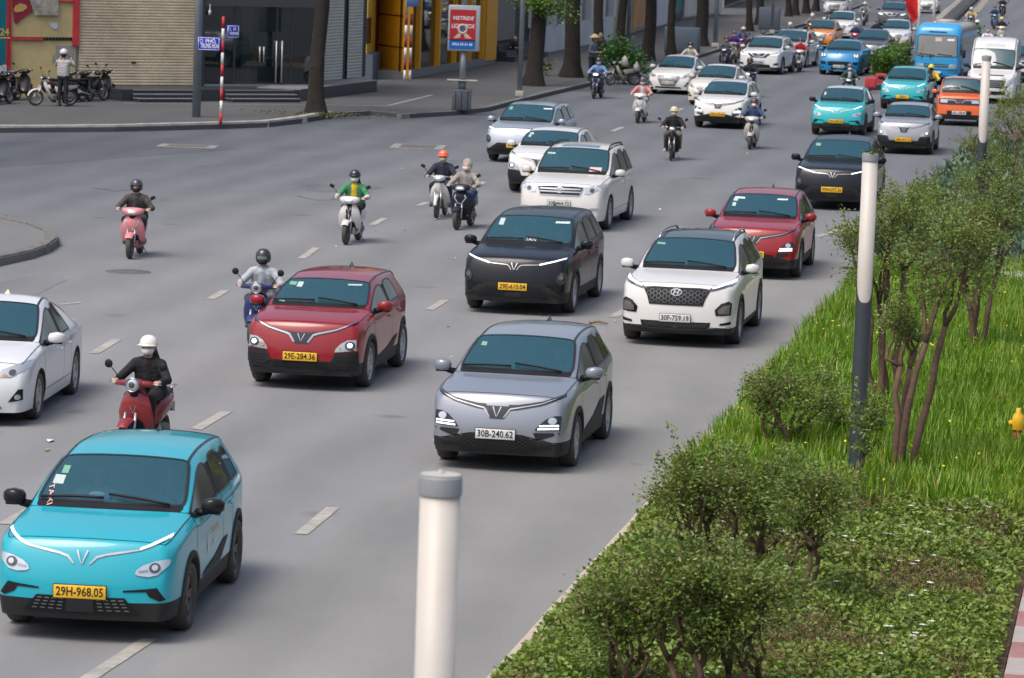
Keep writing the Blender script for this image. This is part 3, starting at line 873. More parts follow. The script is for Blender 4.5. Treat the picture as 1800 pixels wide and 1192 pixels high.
SEAT_ME = None
def build_car(P, front, name='car', rim='five', rails=False, mirror_col=None, handles=True, fin=True, inside=True, sunroof=False, arch=True, mz=None):
    root = empty(name)
    for t in list(P.tagnames):
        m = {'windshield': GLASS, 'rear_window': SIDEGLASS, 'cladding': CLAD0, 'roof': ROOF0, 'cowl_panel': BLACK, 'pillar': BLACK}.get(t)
        nm = t
        if t.startswith('side_window'): m, nm = SIDEGLASS, 'side_window'
        if t.startswith('door'): m, nm = PAINT0, 'door'
        if t == 'pillar': nm = 'door_pillar'
        o = P.panel(t).build(nm, m or PAINT0, root)
        if t == 'pillar': o['kind'] = 'stuff'
        if nm == 'door' and handles:
            sg = 1 if t[-1] == 'R' else -1
            c1 = P.c1 if t[4] == '1' else P.b1+.05
            yy = c1 - P.fo - .16; zz = P.zbelt(c1)-.17
            l, n = P.hit((yy, zz), 'S')
            MB().bbox((sg*(l.x+.018), yy, zz), (.022, .19, .028), .01).build('handle', PAINT0, o)
    P.gap.build('panel_gap', BLACK, root)['kind'] = 'stuff'
    P.trim.build('window_trim', TRIM0, root)['kind'] = 'stuff'
    w = P.w
    # underside, floor and cabin
    MB().bbox((0, P.wb/2, .36), (w*1.62, P.wb-.66, .30), .04).box((0, -P.fo*.45, .40), (w*1.3, P.fo*.55, .26)).box((0, P.wb+.40, .42), (w*1.4, .5, .3)).box((0, P.wb/2, .40), (w*.9, P.wb+1.0, .25)).build('underbody', BLACK, root)
    if inside:
        yc = P.sc-P.fo
        MB().bbox((0, yc+.22, P.zc-.16), (w*1.62, .60, .26), .06).bbox((w*.42, yc+.42, P.zc-.02), (.40, .2, .10), .04).build('dashboard', DASH, root)
        st = MB()
        for k in range(24):
            pass
        a = R(25); c = Vector((w*.42, yc+.66, P.zc-.06))
        ring = [c + Vector((.18*math.cos(2*PI*k/20), -.18*math.sin(2*PI*k/20)*math.sin(a), .18*math.sin(2*PI*k/20)*math.cos(a))) for k in range(21)]
        st.tube(ring, .016, 6, False).tube([c, c+Vector((0, -.25, -.08))], .03, 6).box(c, (.34, .03, .05)); st.build('steering_wheel', BLACK, root)
        for sx in (-1, 1):
            ys = yc+1.18
            s_ = MB().loft([(sx*w*.42, ys-.28, .60, .24, .08), (sx*w*.42, ys+.18, .57, .25, .09)], 14, 3)
            s_.loft([(sx*w*.42, ys+.20, .60, .24, .07, 3), (sx*w*.42, ys+.32, .95, .24, .06, 3), (sx*w*.42, ys+.38, 1.14, .19, .05, 3)], 14, axis='Z')
            s_.loft([(sx*w*.42, ys+.40, 1.18, .12, .04, 3), (sx*w*.42, ys+.41, P.H-.26, .11, .035, 3)], 12, axis='Z')
            s_.build('seat', SEATM, root)
        MB().bbox((0, yc+2.05, .80), (w*1.5, .18, .75), .06).build('rear_seat', SEATM, root)
        zt_ = min(P.zr(min(yc+2.2+P.fo, P.sr))-.16, P.H-.2)
        MB().box((0, yc+2.17, (.6+zt_)/2), (w*1.2, .03, zt_-.6)).build('cabin_screen', DASH, root)  # added dark panel so the cabin looks dark through the windscreen
    # wheels
    t, r, d = wheel_meshes(P.rt, P.tw, rim)
    for yw in P.yw:
        for sg in (1, -1):
            wl = link('wheel', t, RUBBER, root); wl.location = (sg*(w-.115), yw, P.rt)
            if sg < 0: wl.rotation_euler = (0, 0, PI)
            link('rim', r, RIM0, wl); link('brake_disc', d, DARKALLOY, wl)
            # arch lip
            if arch:
                a = MB(); n = 22; pr = []
                for k in range(n+1):
                    an = R(-14) + (PI+R(28))*k/n
                    y, z = math.cos(an), math.sin(an)
                    l1, _ = P.hit((yw+y*(P.ra+.010), P.zw+z*(P.ra+.010)), 'S'); l2, _ = P.hit((yw+y*(P.ra+.055), P.zw+z*(P.ra+.055)), 'S')
                    lip = .012 if P.clad else .004
                    pr += [(sg*(l1.x-.16), yw+y*P.ra*.985, P.zw+z*P.ra*.985), (sg*(l1.x+lip), yw+y*P.ra*.985, P.zw+z*P.ra*.985),
                           (sg*(l2.x+lip), yw+y*(P.ra+(.055 if P.clad else .012)), P.zw+z*(P.ra+(.055 if P.clad else .012))), (sg*(l2.x-.01), yw+y*(P.ra+(.06 if P.clad else .014)), P.zw+z*(P.ra+(.06 if P.clad else .014)))]
                fs = []
                for k in range(n):
                    for q in range(3): fs.append((4*k+q, 4*k+q+1, 4*k+q+5, 4*k+q+4))
                a.add(pr, fs, True); a.build('wheel_arch', CLAD0, root)
    # mirrors
    ym = P.sc-P.fo+.20; zm = (mz or P.zbelt(P.sc+.2)+.10)
    for sg in (1, -1):
        m = MB()
        m.loft([(sg*(w-.015), ym+.01, zm-.01, .04, .035, 3), (sg*(w+.01), ym, zm-.002, .075, .062, 3.2), (sg*(w+.10), ym-.005, zm+.004, .085, .075, 3.4), (sg*(w+.17), ym+.012, zm, .072, .066, 3.2), (sg*(w+.205), ym+.035, zm-.004, .035, .04, 2.6)], 16, axis='X')
        o = m.build('wing_mirror', MIRR0, root, fix=True)
        MB().tube([(sg*(w*.92), ym+.05, zm-.085), (sg*(w+.04), ym+.02, zm-.06)], [.045, .035], 8).bbox((sg*(w+.09), ym+.01, zm-.066), (.17, .11, .03), .012).build('mirror_arm', BLACK, o)
    # rear-view mirror and headrests seen through the glass
    MB().bbox((0, P.st-P.fo-.02, P.zr(P.st)-.11), (.24, .05, .08), .02).build('rear_view_mirror', BLACK, root)
    # wipers
    wi = MB()
    for x0, x1 in ((-.70, -.06), (-.02, .60)):
        pts = []
        for k in range(7):
            x = lerp(x0, x1, k/6)*w/.9; f = k/6
            l, n = P.hit((x, P.sc-P.fo+.03+.06*abs(f-1)), 'T'); pts.append(l+Vector((0, -.01, .03)))
        wi.tube(pts, .014, 5)
    wi.build('wiper', BLACK, root)
    if fin:
        l, n = P.hit((0, P.sr-P.fo-.22), 'T')
        MB().add([l+Vector(q) for q in ((-.022, -.10, -.01), (.022, -.10, -.01), (.03, .10, -.01), (-.03, .10, -.01), (0, .08, .085), (0, .04, .07))], [(0,1,5),(1,2,4,5),(2,3,4),(3,0,5,4)], True).build('antenna_fin', GLOSSBLACK, root)
    if rails:
        for sg in (1, -1):
            pts = []
            for k in range(9):
                q = lerp(P.st+.05, P.sr-.05, k/8); l, n = P.hit((w*lerp(P.wt[0], P.wt[1], k/8)-.09, q-P.fo), 'T')
                pts.append(Vector((sg*l.x, l.y, l.z+(.055 if 0 < k < 8 else .0))))
            MB().tube(pts, .018, 8).build('roof_rail', rails, root)
    if sunroof:
        m = MB(); P.patch(m, [(-.42, P.st-P.fo+.12), (.42, P.st-P.fo+.12), (.42, P.st-P.fo+.5), (-.42, P.st-P.fo+.5)], 'T', .004); m.build('sunroof', DARKLENS, root)
    front(P, root)
    return root
def part(P, root, name, m, *ops):
    mb = MB()
    for op in ops:
        if op[0] == 'p': P.patch(mb, op[1], **(op[2] if len(op) > 2 else {}))
        elif op[0] == 's': P.strip(mb, op[1], op[2], **(op[3] if len(op) > 3 else {}))
    return mb.build(name, m, root)
def mir(poly): return [(-x, z) for x, z in poly][::-1]
def pair(P, root, name, m, poly, **k):
    out = []
    for sg in (1, -1):
        mb = MB(); P.patch(mb, poly if sg > 0 else mir(poly), **k); out.append(mb.build(name, m, root))
    return out
def bars(P, root, name, m, x0, x1, zs, wd, off=.012, taper=0.):
    mb = MB()
    for i, z in enumerate(zs):
        q = taper*i; P.strip(mb, [(x0+q, z), (x1-q, z)], wd, off=off)
    mb.build(name, m, root)['kind'] = 'stuff'
def hexmesh(P, root, name, m, inside, x0, x1, z0, z1, sx=.07, sz=.045, wd=.012, off=.012):
    mb = MB(); r = 0; z = z0
    while z < z1:
        x = x0 + (sx/2 if r % 2 else 0)
        while x < x1:
            pts = [(x, z+sz*.5), (x+sx*.33, z+sz*.5), (x+sx*.5, z), (x+sx*.33, z-sz*.5), (x, z-sz*.5), (x-sx*.17, z)]
            if all(inside(*q) for q in pts): P.strip(mb, pts+[pts[0]], wd, off=off, step=.2)
            x += sx
        z += sz*.62; r += 1
    mb.build(name, m, root)['kind'] = 'stuff'
def vbadge(P, root, cz, h, wd=.016, hw=.05, off=.02, m=CHROME):
    part(P, root, 'emblem', m, ('s', [(-hw, cz+h/2), (-.004, cz-h/2)], [wd, wd*.5], dict(off=off)), ('s', [(hw, cz+h/2), (.004, cz-h/2)], [wd, wd*.5], dict(off=off)))

# ---- front faces -----------------------------------------------------------
def front_oval(P, root):     # turquoise taxi
    w = P.w; zt = P.zn-.02
    for sg in (1, -1): part(P, root, 'light_bar', CHROME, ('s', [(sg*.86*w, zt+.055), (sg*.6*w, zt-.025), (sg*.25*w, zt-.075), (sg*.155*w, zt-.10), (sg*.085*w, zt-.165)], [.012, .016, .022, .024, .014], dict(off=.010)))
    for sg in (1, -1): part(P, root, 'light_strip', LIT, ('s', [(sg*.875*w, zt+.068), (sg*.6*w, zt-.018)], [.016, .016], dict(off=.016)))
    vbadge(P, root, zt-.105, .115)
    hl = [(.565*w, .680), (.60*w, .665), (.71*w, .655), (.80*w, .672), (.895*w, .755), (.91*w, .80), (.88*w, .812), (.76*w, .793), (.64*w, .755), (.58*w, .715)]
    for o, sg in zip(pair(P, root, 'headlight', LENS, hl, off=.012, cuts=3), (1, -1)):
        mb = MB(); P.patch(mb, ellipse(sg*.765*w, .735, .052, .046), off=.022); mb.build('projector', DARKLENS, o)
        mb = MB(); P.patch(mb, ellipse(sg*.765*w, .737, .028, .026), off=.03); mb.build('lens', LENS, o)
        mb = MB(); P.strip(mb, [(sg*.60*w, .70), (sg*.70*w, .712)], .018, off=.02); mb.build('indicator', CHROME, o)
    pair(P, root, 'fog_recess', BLACK, [(.45*w, .525), (.72*w, .545), (.80*w, .555), (.885*w, .44), (.83*w, .425), (.72*w, .47), (.69*w, .515), (.45*w, .508)], off=.008)
    lg = [(-.62*w, .30), (.62*w, .30), (.47*w, .455), (-.47*w, .455)]
    part(P, root, 'lower_grille', BLACK, ('p', lg, dict(off=.012)))
    mb = MB()
    for r_, z in enumerate((.335, .368, .40, .43)):
        n = 12; hw = .56*w - (z-.30)*.6
        for k in range(n):
            x = lerp(-hw, hw, (k+.5)/n)
            if abs(x) < .13: continue
            P.strip(mb, [(x-.022, z), (x+.022, z)], .010, off=.02)
    mb.build('grille_dash', mat('grille_glint', (.22, .23, .24), .4, metal=.6), root)['kind'] = 'stuff'
    part(P, root, 'radar_panel', GLOSSBLACK, ('p', [(-.13, .31), (.13, .31), (.13, .43), (-.13, .43)], dict(off=.018)))
def front_drl(P, root):      # grey crossover
    w = P.w; zt = P.zn-.02
    for sg in (1, -1): part(P, root, 'grille_bar', GLOSSBLACK, ('s', [(sg*.90*w, zt+.045), (sg*.62*w, zt-.04), (sg*.30*w, zt-.095), (sg*.16*w, zt-.105)], [.030, .05, .06, .07], dict(off=.008)))
    for sg in (1, -1): part(P, root, 'light_bar', CHROME, ('s', [(sg*.88*w, zt+.040), (sg*.60*w, zt-.048), (sg*.28*w, zt-.105), (sg*.185*w, zt-.12), (sg*.10*w, zt-.225)], [.008, .010, .014, .016, .014], dict(off=.016)))
    part(P, root, 'grille_shield', GLOSSBLACK, ('p', [(-.165*w, zt-.09), (.165*w, zt-.09), (.095*w, zt-.24), (-.095*w, zt-.24)], dict(off=.012)))
    vbadge(P, root, zt-.16, .115, off=.024)
    hl = [(.54*w, .555), (.88*w, .565), (.885*w, .735), (.80*w, .735), (.70*w, .70), (.60*w, .625)]
    for o, sg in zip(pair(P, root, 'headlight', GLOSSBLACK, hl, off=.012), (1, -1)):
        mb = MB(); P.patch(mb, ellipse(sg*.775*w, .675, .052, .042), off=.022); mb.build('projector', LENS, o)
        mb = MB(); P.strip(mb, [(sg*.58*w, .573), (sg*.86*w, .585)], .022, off=.022); P.strip(mb, [(sg*.60*w, .610), (sg*.86*w, .620)], .022, off=.022); mb.build('daytime_light', LIT, o)['kind'] = 'stuff'
    pair(P, root, 'fog_recess', CLAD0, [(.52*w, .525), (.88*w, .53), (.88*w, .515), (.60*w, .43), (.575*w, .43)], off=.006)
    part(P, root, 'lower_bumper', CLAD0, ('p', [(-.90*w, .28), (.90*w, .28), (.90*w, .385), (.62*w, .385), (.36*w, .495), (-.36*w, .495), (-.62*w, .385), (-.90*w, .385)], dict(off=.010, cuts=3)))
    lg = [(-.42*w, .285), (.42*w, .285), (.57*w, .35), (.44*w, .44), (-.44*w, .44), (-.57*w, .35)]
    part(P, root, 'lower_grille', BLACK, ('p', lg, dict(off=.018)))
    hexmesh(P, root, 'grille_mesh', CLAD, lambda x, z: .287 < z < .438 and abs(x) < .56*w-abs(z-.35)*1.2 and abs(x) > .12, -.6*w, .6*w, .29, .44, .075, .04, .010, .026)
def front_small(P, root):    # small red hatchback
    w = P.w; zt = P.zn-.015
    for sg in (1, -1): part(P, root, 'grille_bar', GLOSSBLACK, ('s', [(sg*.87*w, zt+.05), (sg*.58*w, zt-.045), (sg*.28*w, zt-.105), (sg*.17*w, zt-.11)], [.02, .035, .045, .05], dict(off=.008)))
    for sg in (1, -1): part(P, root, 'light_bar', CHROME, ('s', [(sg*.86*w, zt+.045), (sg*.56*w, zt-.052), (sg*.27*w, zt-.11), (sg*.20*w, zt-.13), (sg*.115*w, zt-.235)], [.014, .02, .026, .03, .026], dict(off=.016)))
    part(P, root, 'grille_shield', GLOSSBLACK, ('p', [(-.19*w, zt-.095), (.19*w, zt-.095), (.10*w, zt-.25), (-.10*w, zt-.25)], dict(off=.012)))
    vbadge(P, root, zt-.165, .10, off=.024)
    hl = [(.56*w, .575), (.90*w, .60), (.89*w, .755), (.76*w, .745), (.66*w, .70), (.58*w, .625)]
    for o, sg in zip(pair(P, root, 'headlight', LENS, hl, off=.012), (1, -1)):
        mb = MB(); P.patch(mb, ellipse(sg*.80*w, .672, .068, .06), off=.018); mb.build('projector', DARKLENS, o)
        mb = MB(); P.patch(mb, ellipse(sg*.80*w, .675, .036, .034), off=.026); mb.build('lamp_glow', LIT, o)
        mb = MB(); P.patch(mb, ellipse(sg*.65*w, .632, .022, .016), off=.022); mb.build('indicator', AMBER, o)
    pair(P, root, 'side_intake', CLAD0, [(.57*w, .56), (.92*w, .585), (.93*w, .38), (.60*w, .38), (.50*w, .43)], off=.016, cuts=3)
    part(P, root, 'lower_bumper', CLAD0, ('p', [(-.92*w, .27), (.92*w, .27), (.92*w, .42), (.5*w, .44), (-.5*w, .44), (-.92*w, .42)], dict(off=.008, cuts=3)))
    bars(P, root, 'intake_bar', BLACK, .58*w, .88*w, (.42, .46, .50), .012, .018); bars(P, root, 'intake_bar', BLACK, -.88*w, -.58*w, (.42, .46, .50), .012, .018)
    part(P, root, 'lower_grille', BLACK, ('p', [(-.48*w, .345), (.48*w, .345), (.44*w, .415), (-.44*w, .415)], dict(off=.016)))
def front_mpv(P, root, lamp=GLOSSBLACK, wide=False):
    w = P.w; zt = P.zn-.005
    for sg in (1, -1): part(P, root, 'light_strip', LIT, ('s', [(sg*.90*w, zt+.035), (sg*.46*w, zt-.065)], [.016, .026], dict(off=.012)))
    for sg in (1, -1): part(P, root, 'light_bar', CHROME, ('s', [(sg*.46*w, zt-.068), (sg*.14*w, zt-.082), (sg*.10*w, zt-.10), (sg*.05*w, zt-.165)], [.008, .009, .010, .010], dict(off=.012)))
    vbadge(P, root, zt-.11, .115, off=.02)
    hl = ellipse(.86*w, .66, .075, .105, -.25)
    for o, sg in zip(pair(P, root, 'headlight', lamp, hl, off=.012), (1, -1)):
        mb = MB(); P.patch(mb, ellipse(sg*.845*w, .675, .04, .045), off=.02); mb.build('projector', DARKLENS, o)
    part(P, root, 'lower_bumper', CLAD0, ('p', [(-.93*w, .26), (.93*w, .26), (.93*w, .33), (.80*w, .36), (.56*w, .565), (-.56*w, .565), (-.80*w, .36), (-.93*w, .33)], dict(off=.010, cuts=3)))
    part(P, root, 'lower_grille', BLACK, ('p', [(-.68*w, .325), (.68*w, .325), (.50*w, .50), (-.50*w, .50)], dict(off=.018)))
    mb = MB()
    for k in range(12):
        x = lerp(.10, .62, k/11)*w
        for sg in (1, -1):
            top = min(.49, .33 + (.70*w-x)*.75)
            P.strip(mb, [(sg*(x+.06), .335), (sg*max(.02, x-.06+(.5-top)), top)], .012, off=.026)
    mb.build('grille_slash', CLAD, root)['kind'] = 'stuff'
    part(P, root, 'radar_panel', CLAD, ('p', [(-.15, .325), (.15, .325), (.12, .41), (-.12, .41)], dict(off=.026)))
GRM = mat('grille_metal', (.13, .135, .14), .4, metal=.8)
def front_suv(P, root):      # white seven-seat SUV with hexagon grille
    w = P.w
    zt = P.zn-.03
    gp = [(-.46*w, zt-.28), (.46*w, zt-.28), (.50*w, zt-.16), (.58*w, zt-.02), (.40*w, zt+.0), (-.40*w, zt+.0), (-.58*w, zt-.02), (-.50*w, zt-.16)]
    part(P, root, 'grille', BLACK, ('p', gp, dict(off=.012, cuts=3)))
    hexmesh(P, root, 'grille_mesh', GRM, lambda x, z: zt-.27 < z < zt-.012 and abs(x) < .46*w+(z-zt+.28)*.35, -.6*w, .6*w, zt-.255, zt-.01, .105, .058, .008, .022)
    part(P, root, 'emblem', CHROME, ('s', ellipse(0, zt-.08, .085, .05)+[(.085, zt-.08)], .013, dict(off=.034)), ('s', [(-.045, zt-.115), (-.02, zt-.045)], .018, dict(off=.034)), ('s', [(.02, zt-.115), (.045, zt-.045)], .018, dict(off=.034)), ('s', [(-.04, zt-.085), (.04, zt-.075)], .014, dict(off=.034)))
    for o, sg in zip(pair(P, root, 'headlight', DARKLENS, [(.50*w, zt-.045), (.62*w, zt-.035), (.90*w, zt+.035), (.945*w, zt+.085), (.93*w, zt+.11), (.60*w, zt+.02), (.56*w, zt-.01)], off=.014), (1, -1)):
        mb = MB(); P.strip(mb, [(sg*.60*w, zt+.0), (sg*.93*w, zt+.085)], [.022, .03], off=.022); mb.build('daytime_light', LIT, o)
    for o, sg in zip(pair(P, root, 'lower_lamp', GLOSSBLACK, [(.68*w, .545), (.92*w, .55), (.925*w, .74), (.88*w, .775), (.76*w, .735), (.66*w, .635)], off=.012), (1, -1)):
        mb = MB(); P.patch(mb, [(sg*.72*w, .57), (sg*.89*w, .575), (sg*.895*w, .72), (sg*.80*w, .70), (sg*.72*w, .64)], off=.02); mb.build('lens', mat('smoky_lens', (.12, .11, .11), .1, coat=1), o)
    part(P, root, 'lower_grille', BLACK, ('p', [(-.58*w, .355), (-.48*w, .335), (.48*w, .335), (.58*w, .355), (.60*w, .43), (-.60*w, .43)], dict(off=.012)))
    hexmesh(P, root, 'grille_mesh', GRM, lambda x, z: .34 < z < .425 and abs(x) < .57*w, -.6*w, .6*w, .35, .43, .075, .036, .006, .02)
    part(P, root, 'lower_bumper', CLAD0, ('p', [(-.90*w, .25), (.90*w, .25), (.92*w, .36), (.70*w, .315), (.45*w, .30), (-.45*w, .30), (-.70*w, .315), (-.92*w, .36)], dict(off=.010, cuts=3)))
    pair(P, root, 'fog_light', BLACK, [(.74*w, .385), (.92*w, .40), (.92*w, .45), (.76*w, .42)], off=.012)
def front_chrome(P, root):   # older white SUV with chrome bars
    w = P.w; zt = P.zn-.02
    part(P, root, 'grille', BLACK, ('p', [(-.44*w, zt-.19), (.44*w, zt-.19), (.52*w, zt-.02), (.30*w, zt+.0), (-.30*w, zt+.0), (-.52*w, zt-.02)], dict(off=.012)))
    part(P, root, 'grille_frame', CHROME, ('s', [(-.45*w, zt-.195), (.45*w, zt-.195), (.53*w, zt-.02), (.30*w, zt+.005), (-.30*w, zt+.005), (-.53*w, zt-.02), (-.45*w, zt-.195)], .018, dict(off=.02)))
    bars(P, root, 'grille_bar', CHROME, -.47*w, .47*w, (zt-.065, zt-.125), .03, .024)
    part(P, root, 'emblem', CHROME, ('s', ellipse(0, zt-.09, .085, .062)+[(.085, zt-.09)], .016, dict(off=.04)), ('s', ellipse(0, zt-.075, .055, .022)+[(.055, zt-.075)], .012, dict(off=.04)), ('s', ellipse(0, zt-.09, .025, .05)+[(.025, zt-.09)], .012, dict(off=.04)))
    for o, sg in zip(pair(P, root, 'headlight', LENS, [(.56*w, zt-.15), (.66*w, zt-.16), (.93*w, zt-.03), (.955*w, zt+.045), (.80*w, zt+.03), (.56*w, zt-.02)], off=.012), (1, -1)):
        mb = MB(); P.patch(mb, ellipse(sg*.72*w, zt-.075, .05, .045), off=.02); mb.build('projector', DARKLENS, o)
    pair(P, root, 'fog_light', LENS, [(.66*w, .465), (.86*w, .475), (.90*w, .52), (.70*w, .52)], off=.012)
    part(P, root, 'lower_grille', BLACK, ('p', [(-.66*w, .30), (.66*w, .30), (.44*w, .42), (-.44*w, .42)], dict(off=.012)))
def front_sedan(P, root, chrome=True, hexg=True):
    w = P.w; zt = P.zn-.05
    gp = [(-.30*w, .36), (.30*w, .36), (.54*w, zt-.07), (.46*w, zt+.0), (-.46*w, zt+.0), (-.54*w, zt-.07)]
    part(P, root, 'grille', BLACK, ('p', gp, dict(off=.012)))
    mb = MB()
    for z in np.arange(.40, zt-.01, .05): P.strip(mb, [(-.32*w-(z-.36)*.5, z), (.32*w+(z-.36)*.5, z)], .014, off=.022)
    mb.build('grille_bar', STEEL, root)['kind'] = 'stuff'
    part(P, root, 'grille_frame', CHROME, ('s', gp+[gp[0]], .016, dict(off=.018)))
    part(P, root, 'emblem', CHROME, ('s', ellipse(0, zt-.055, .06, .035)+[(.06, zt-.055)], .012, dict(off=.03)), ('s', [(-.025, zt-.075), (.025, zt-.035)], .012, dict(off=.03)))
    for o, sg in zip(pair(P, root, 'headlight', LENS, [(.55*w, zt-.10), (.72*w, zt-.10), (.955*w, zt+.01), (.97*w, zt+.09), (.90*w, zt+.09), (.58*w, zt-.01)], off=.012), (1, -1)):
        mb = MB(); P.patch(mb, ellipse(sg*.74*w, zt-.04, .045, .035), off=.02); mb.build('projector', DARKLENS, o)
        mb = MB(); P.patch(mb, [(sg*.60*w, zt-.085), (sg*.70*w, zt-.085), (sg*.62*w, zt-.05)], off=.02); mb.build('indicator', AMBER, o)
    for o in pair(P, root, 'fog_recess', BLACK, [(.70*w, .33), (.90*w, .36), (.90*w, .50), (.84*w, .50)], off=.012): pass
    pair(P, root, 'fog_light', LENS, ellipse(.83*w, .40, .035, .035), off=.02)
    part(P, root, 'lower_grille', BLACK, ('p', [(-.62*w, .25), (.62*w, .25), (.56*w, .31), (-.56*w, .31)], dict(off=.012)))
def front_vgrille(P, root):  # white SUV with a chrome V
    w = P.w; zt = P.zn-.03
    part(P, root, 'grille', BLACK, ('p', [(-.34*w, zt-.22), (.34*w, zt-.22), (.55*w, zt-.03), (-.55*w, zt-.03)], dict(off=.012)))
    part(P, root, 'grille_frame', CHROME, ('s', [(-.40*w, zt-.02), (-.20*w, zt-.17), (.20*w, zt-.17), (.40*w, zt-.02)], .05, dict(off=.022)))
    part(P, root, 'emblem', CHROME, ('s', ellipse(0, zt-.07, .06, .06)+[(.06, zt-.07)], .014, dict(off=.03)), ('s', [(-.08, zt-.07), (.08, zt-.07)], .02, dict(off=.032)))
    for o in pair(P, root, 'headlight', LENS, [(.56*w, zt-.13), (.75*w, zt-.13), (.95*w, zt-.0), (.95*w, zt+.045), (.60*w, zt-.03)], off=.012): pass
    for sg in (1, -1): part(P, root, 'daytime_light', LIT, ('s', [(sg*.60*w, zt-.11), (sg*.78*w, zt-.10), (sg*.90*w, zt-.03)], .03, dict(off=.02)))
    part(P, root, 'lower_grille', BLACK, ('p', [(-.60*w, .32), (.60*w, .32), (.52*w, .46), (-.52*w, .46)], dict(off=.012)))
    part(P, root, 'skid_plate', STEEL, ('s', [(-.6*w, .29), (.6*w, .29)], .04, dict(off=.016)))
    pair(P, root, 'fog_recess', BLACK, [(.70*w, .42), (.92*w, .46), (.92*w, .54), (.74*w, .52)], off=.012)
def front_box(P, root):      # little orange box car
    w = P.w; zt = P.zn
    part(P, root, 'grille', GLOSSBLACK, ('p', [(-.82*w, zt-.27), (.82*w, zt-.27), (.86*w, zt-.24), (.86*w, zt-.09), (.82*w, zt-.06), (-.82*w, zt-.06), (-.86*w, zt-.09), (-.86*w, zt-.24)], dict(off=.012, cuts=3)))
    for sg in (1, -1): part(P, root, 'light_bar', CHROME, ('s', [(sg*.78*w, zt-.105), (sg*.26*w, zt-.11), (sg*.16*w, zt-.14), (sg*.09*w, zt-.22)], [.03, .035, .035, .025], dict(off=.02)))
    vbadge(P, root, zt-.16, .12, off=.024)
    pair(P, root, 'headlight', LENS, [(.50*w, zt-.21), (.80*w, zt-.21), (.80*w, zt-.10), (.50*w, zt-.10)], off=.022)
    part(P, root, 'lower_bumper', CLAD0, ('p', [(-.9*w, .27), (.9*w, .27), (.93*w, .54), (-.93*w, .54)], dict(off=.010, cuts=3)))
def front_sport(P, root):    # bright blue sporty SUV
    w = P.w; zt = P.zn
    for o in pair(P, root, 'headlight', DARKLENS, ellipse(.76*w, zt-.08, .14, .085, .35), off=.012): pass
    mb = MB()
    for sg in (1, -1):
        for dx in (-.06, .05):
            for dz in (-.03, .03): P.patch(mb, ellipse(sg*(.76*w)+dx, zt-.08+dz, .035, .024, n=8), off=.022)
    mb.build('lamp_glow', LIT, root)['kind'] = 'stuff'
    part(P, root, 'grille', BLACK, ('p', [(-.50*w, .45), (.50*w, .45), (.56*w, .60), (.40*w, .64), (-.40*w, .64), (-.56*w, .60)], dict(off=.012)))
    bars(P, root, 'grille_bar', CLAD, -.48*w, .48*w, (.50, .55, .59), .012, .02)
    pair(P, root, 'side_intake', BLACK, [(.60*w, .50), (.93*w, .50), (.93*w, .64), (.64*w, .62)], off=.012)
    part(P, root, 'lower_grille', BLACK, ('p', [(-.86*w, .28), (.86*w, .28), (.80*w, .38), (-.80*w, .38)], dict(off=.012)))
    part(P, root, 'emblem', CHROME, ('p', [(-.025, zt-.06), (0, zt-.09), (.025, zt-.06), (.025, zt-.02), (-.025, zt-.02)], dict(off=.014)))

# ---- the types ---------------------------------------------------------------
BODY = {}
BODY['cross'] = CarBody(L=4.3, W=1.78, H=1.535, H0=1.60, roofr=.055, wb=2.61, fo=.86, sc=1.16, st=2.02, b1=2.42, c1=3.14, d1=3.66, sr=3.84, sb=4.15, zn=.94, zc=1.075, zb=(1.03, 1.13), zt=1.06, bulge=.11, wt=(.77, .735), nosez=.12)
BODY['small'] = CarBody(L=3.97, W=1.73, H=1.48, H0=1.58, wb=2.51, fo=.79, sc=1.03, st=1.80, b1=2.22, c1=2.96, sr=3.55, sb=3.81, zn=.95, zc=1.08, zb=(1.03, 1.14), zt=1.08, bulge=.12, wt=(.775, .745), roofr=.03, nosez=.10)
BODY['mpv'] = CarBody(L=4.65, W=1.88, H=1.60, H0=1.70, roofr=.05, wb=2.82, fo=.88, rt=.345, sc=1.12, st=1.98, b1=2.44, c1=3.30, d1=3.98, sr=4.20, sb=4.50, zn=.95, zc=1.10, zb=(1.05, 1.17), zt=1.13, bulge=.12, wt=(.775, .735), nosez=.12)
BODY['suv'] = CarBody(L=4.77, W=1.89, H=1.63, H0=1.70, roofr=.06, wb=2.765, fo=.93, rt=.36, tw=.235, sc=1.26, st=2.14, b1=2.58, c1=3.42, d1=4.02, sr=4.25, sb=4.62, zn=1.0, zc=1.13, zb=(1.09, 1.18), zt=1.14, bulge=.14, wt=(.75, .70), nosez=.10, clad=True, zclad=.31, fz2=.70)
BODY['suvold'] = CarBody(L=4.78, W=1.91, H=1.71, H0=1.74, wb=2.79, fo=.93, rt=.36, tw=.24, sc=1.28, st=2.10, b1=2.54, c1=3.36, d1=4.08, sr=4.26, sb=4.62, zn=.99, zc=1.14, zb=(1.10, 1.17), zt=1.16, bulge=.14, wt=(.78, .735), nosez=.10, clad=False, roofr=.05)
BODY['sedan'] = CarBody(L=4.45, W=1.74, H=1.46, wb=2.6, fo=.86, rt=.315, tw=.2, sc=1.18, st=2.08, b1=2.36, c1=3.02, d1=None, sr=3.10, sb=3.80, zn=.80, zc=.98, zb=(.93, 1.0), zt=1.0, bulge=.16, wt=(.73, .66), nosez=.15, clad=False, z0=.19, zclad=.34, fz2=.58, roofr=.10, sedan=True)
BODY['box'] = CarBody(L=3.19, W=1.68, H=1.65, wb=2.07, fo=.55, rt=.33, sc=.80, st=1.22, b1=1.72, c1=2.50, sr=2.82, sb=2.98, zn=1.02, zc=1.10, zb=(1.05, 1.08), zt=1.08, bulge=.06, nose=.88, wt=(.83, .80), nosez=.05, roofr=.03, rooftop=.03, clad=True)
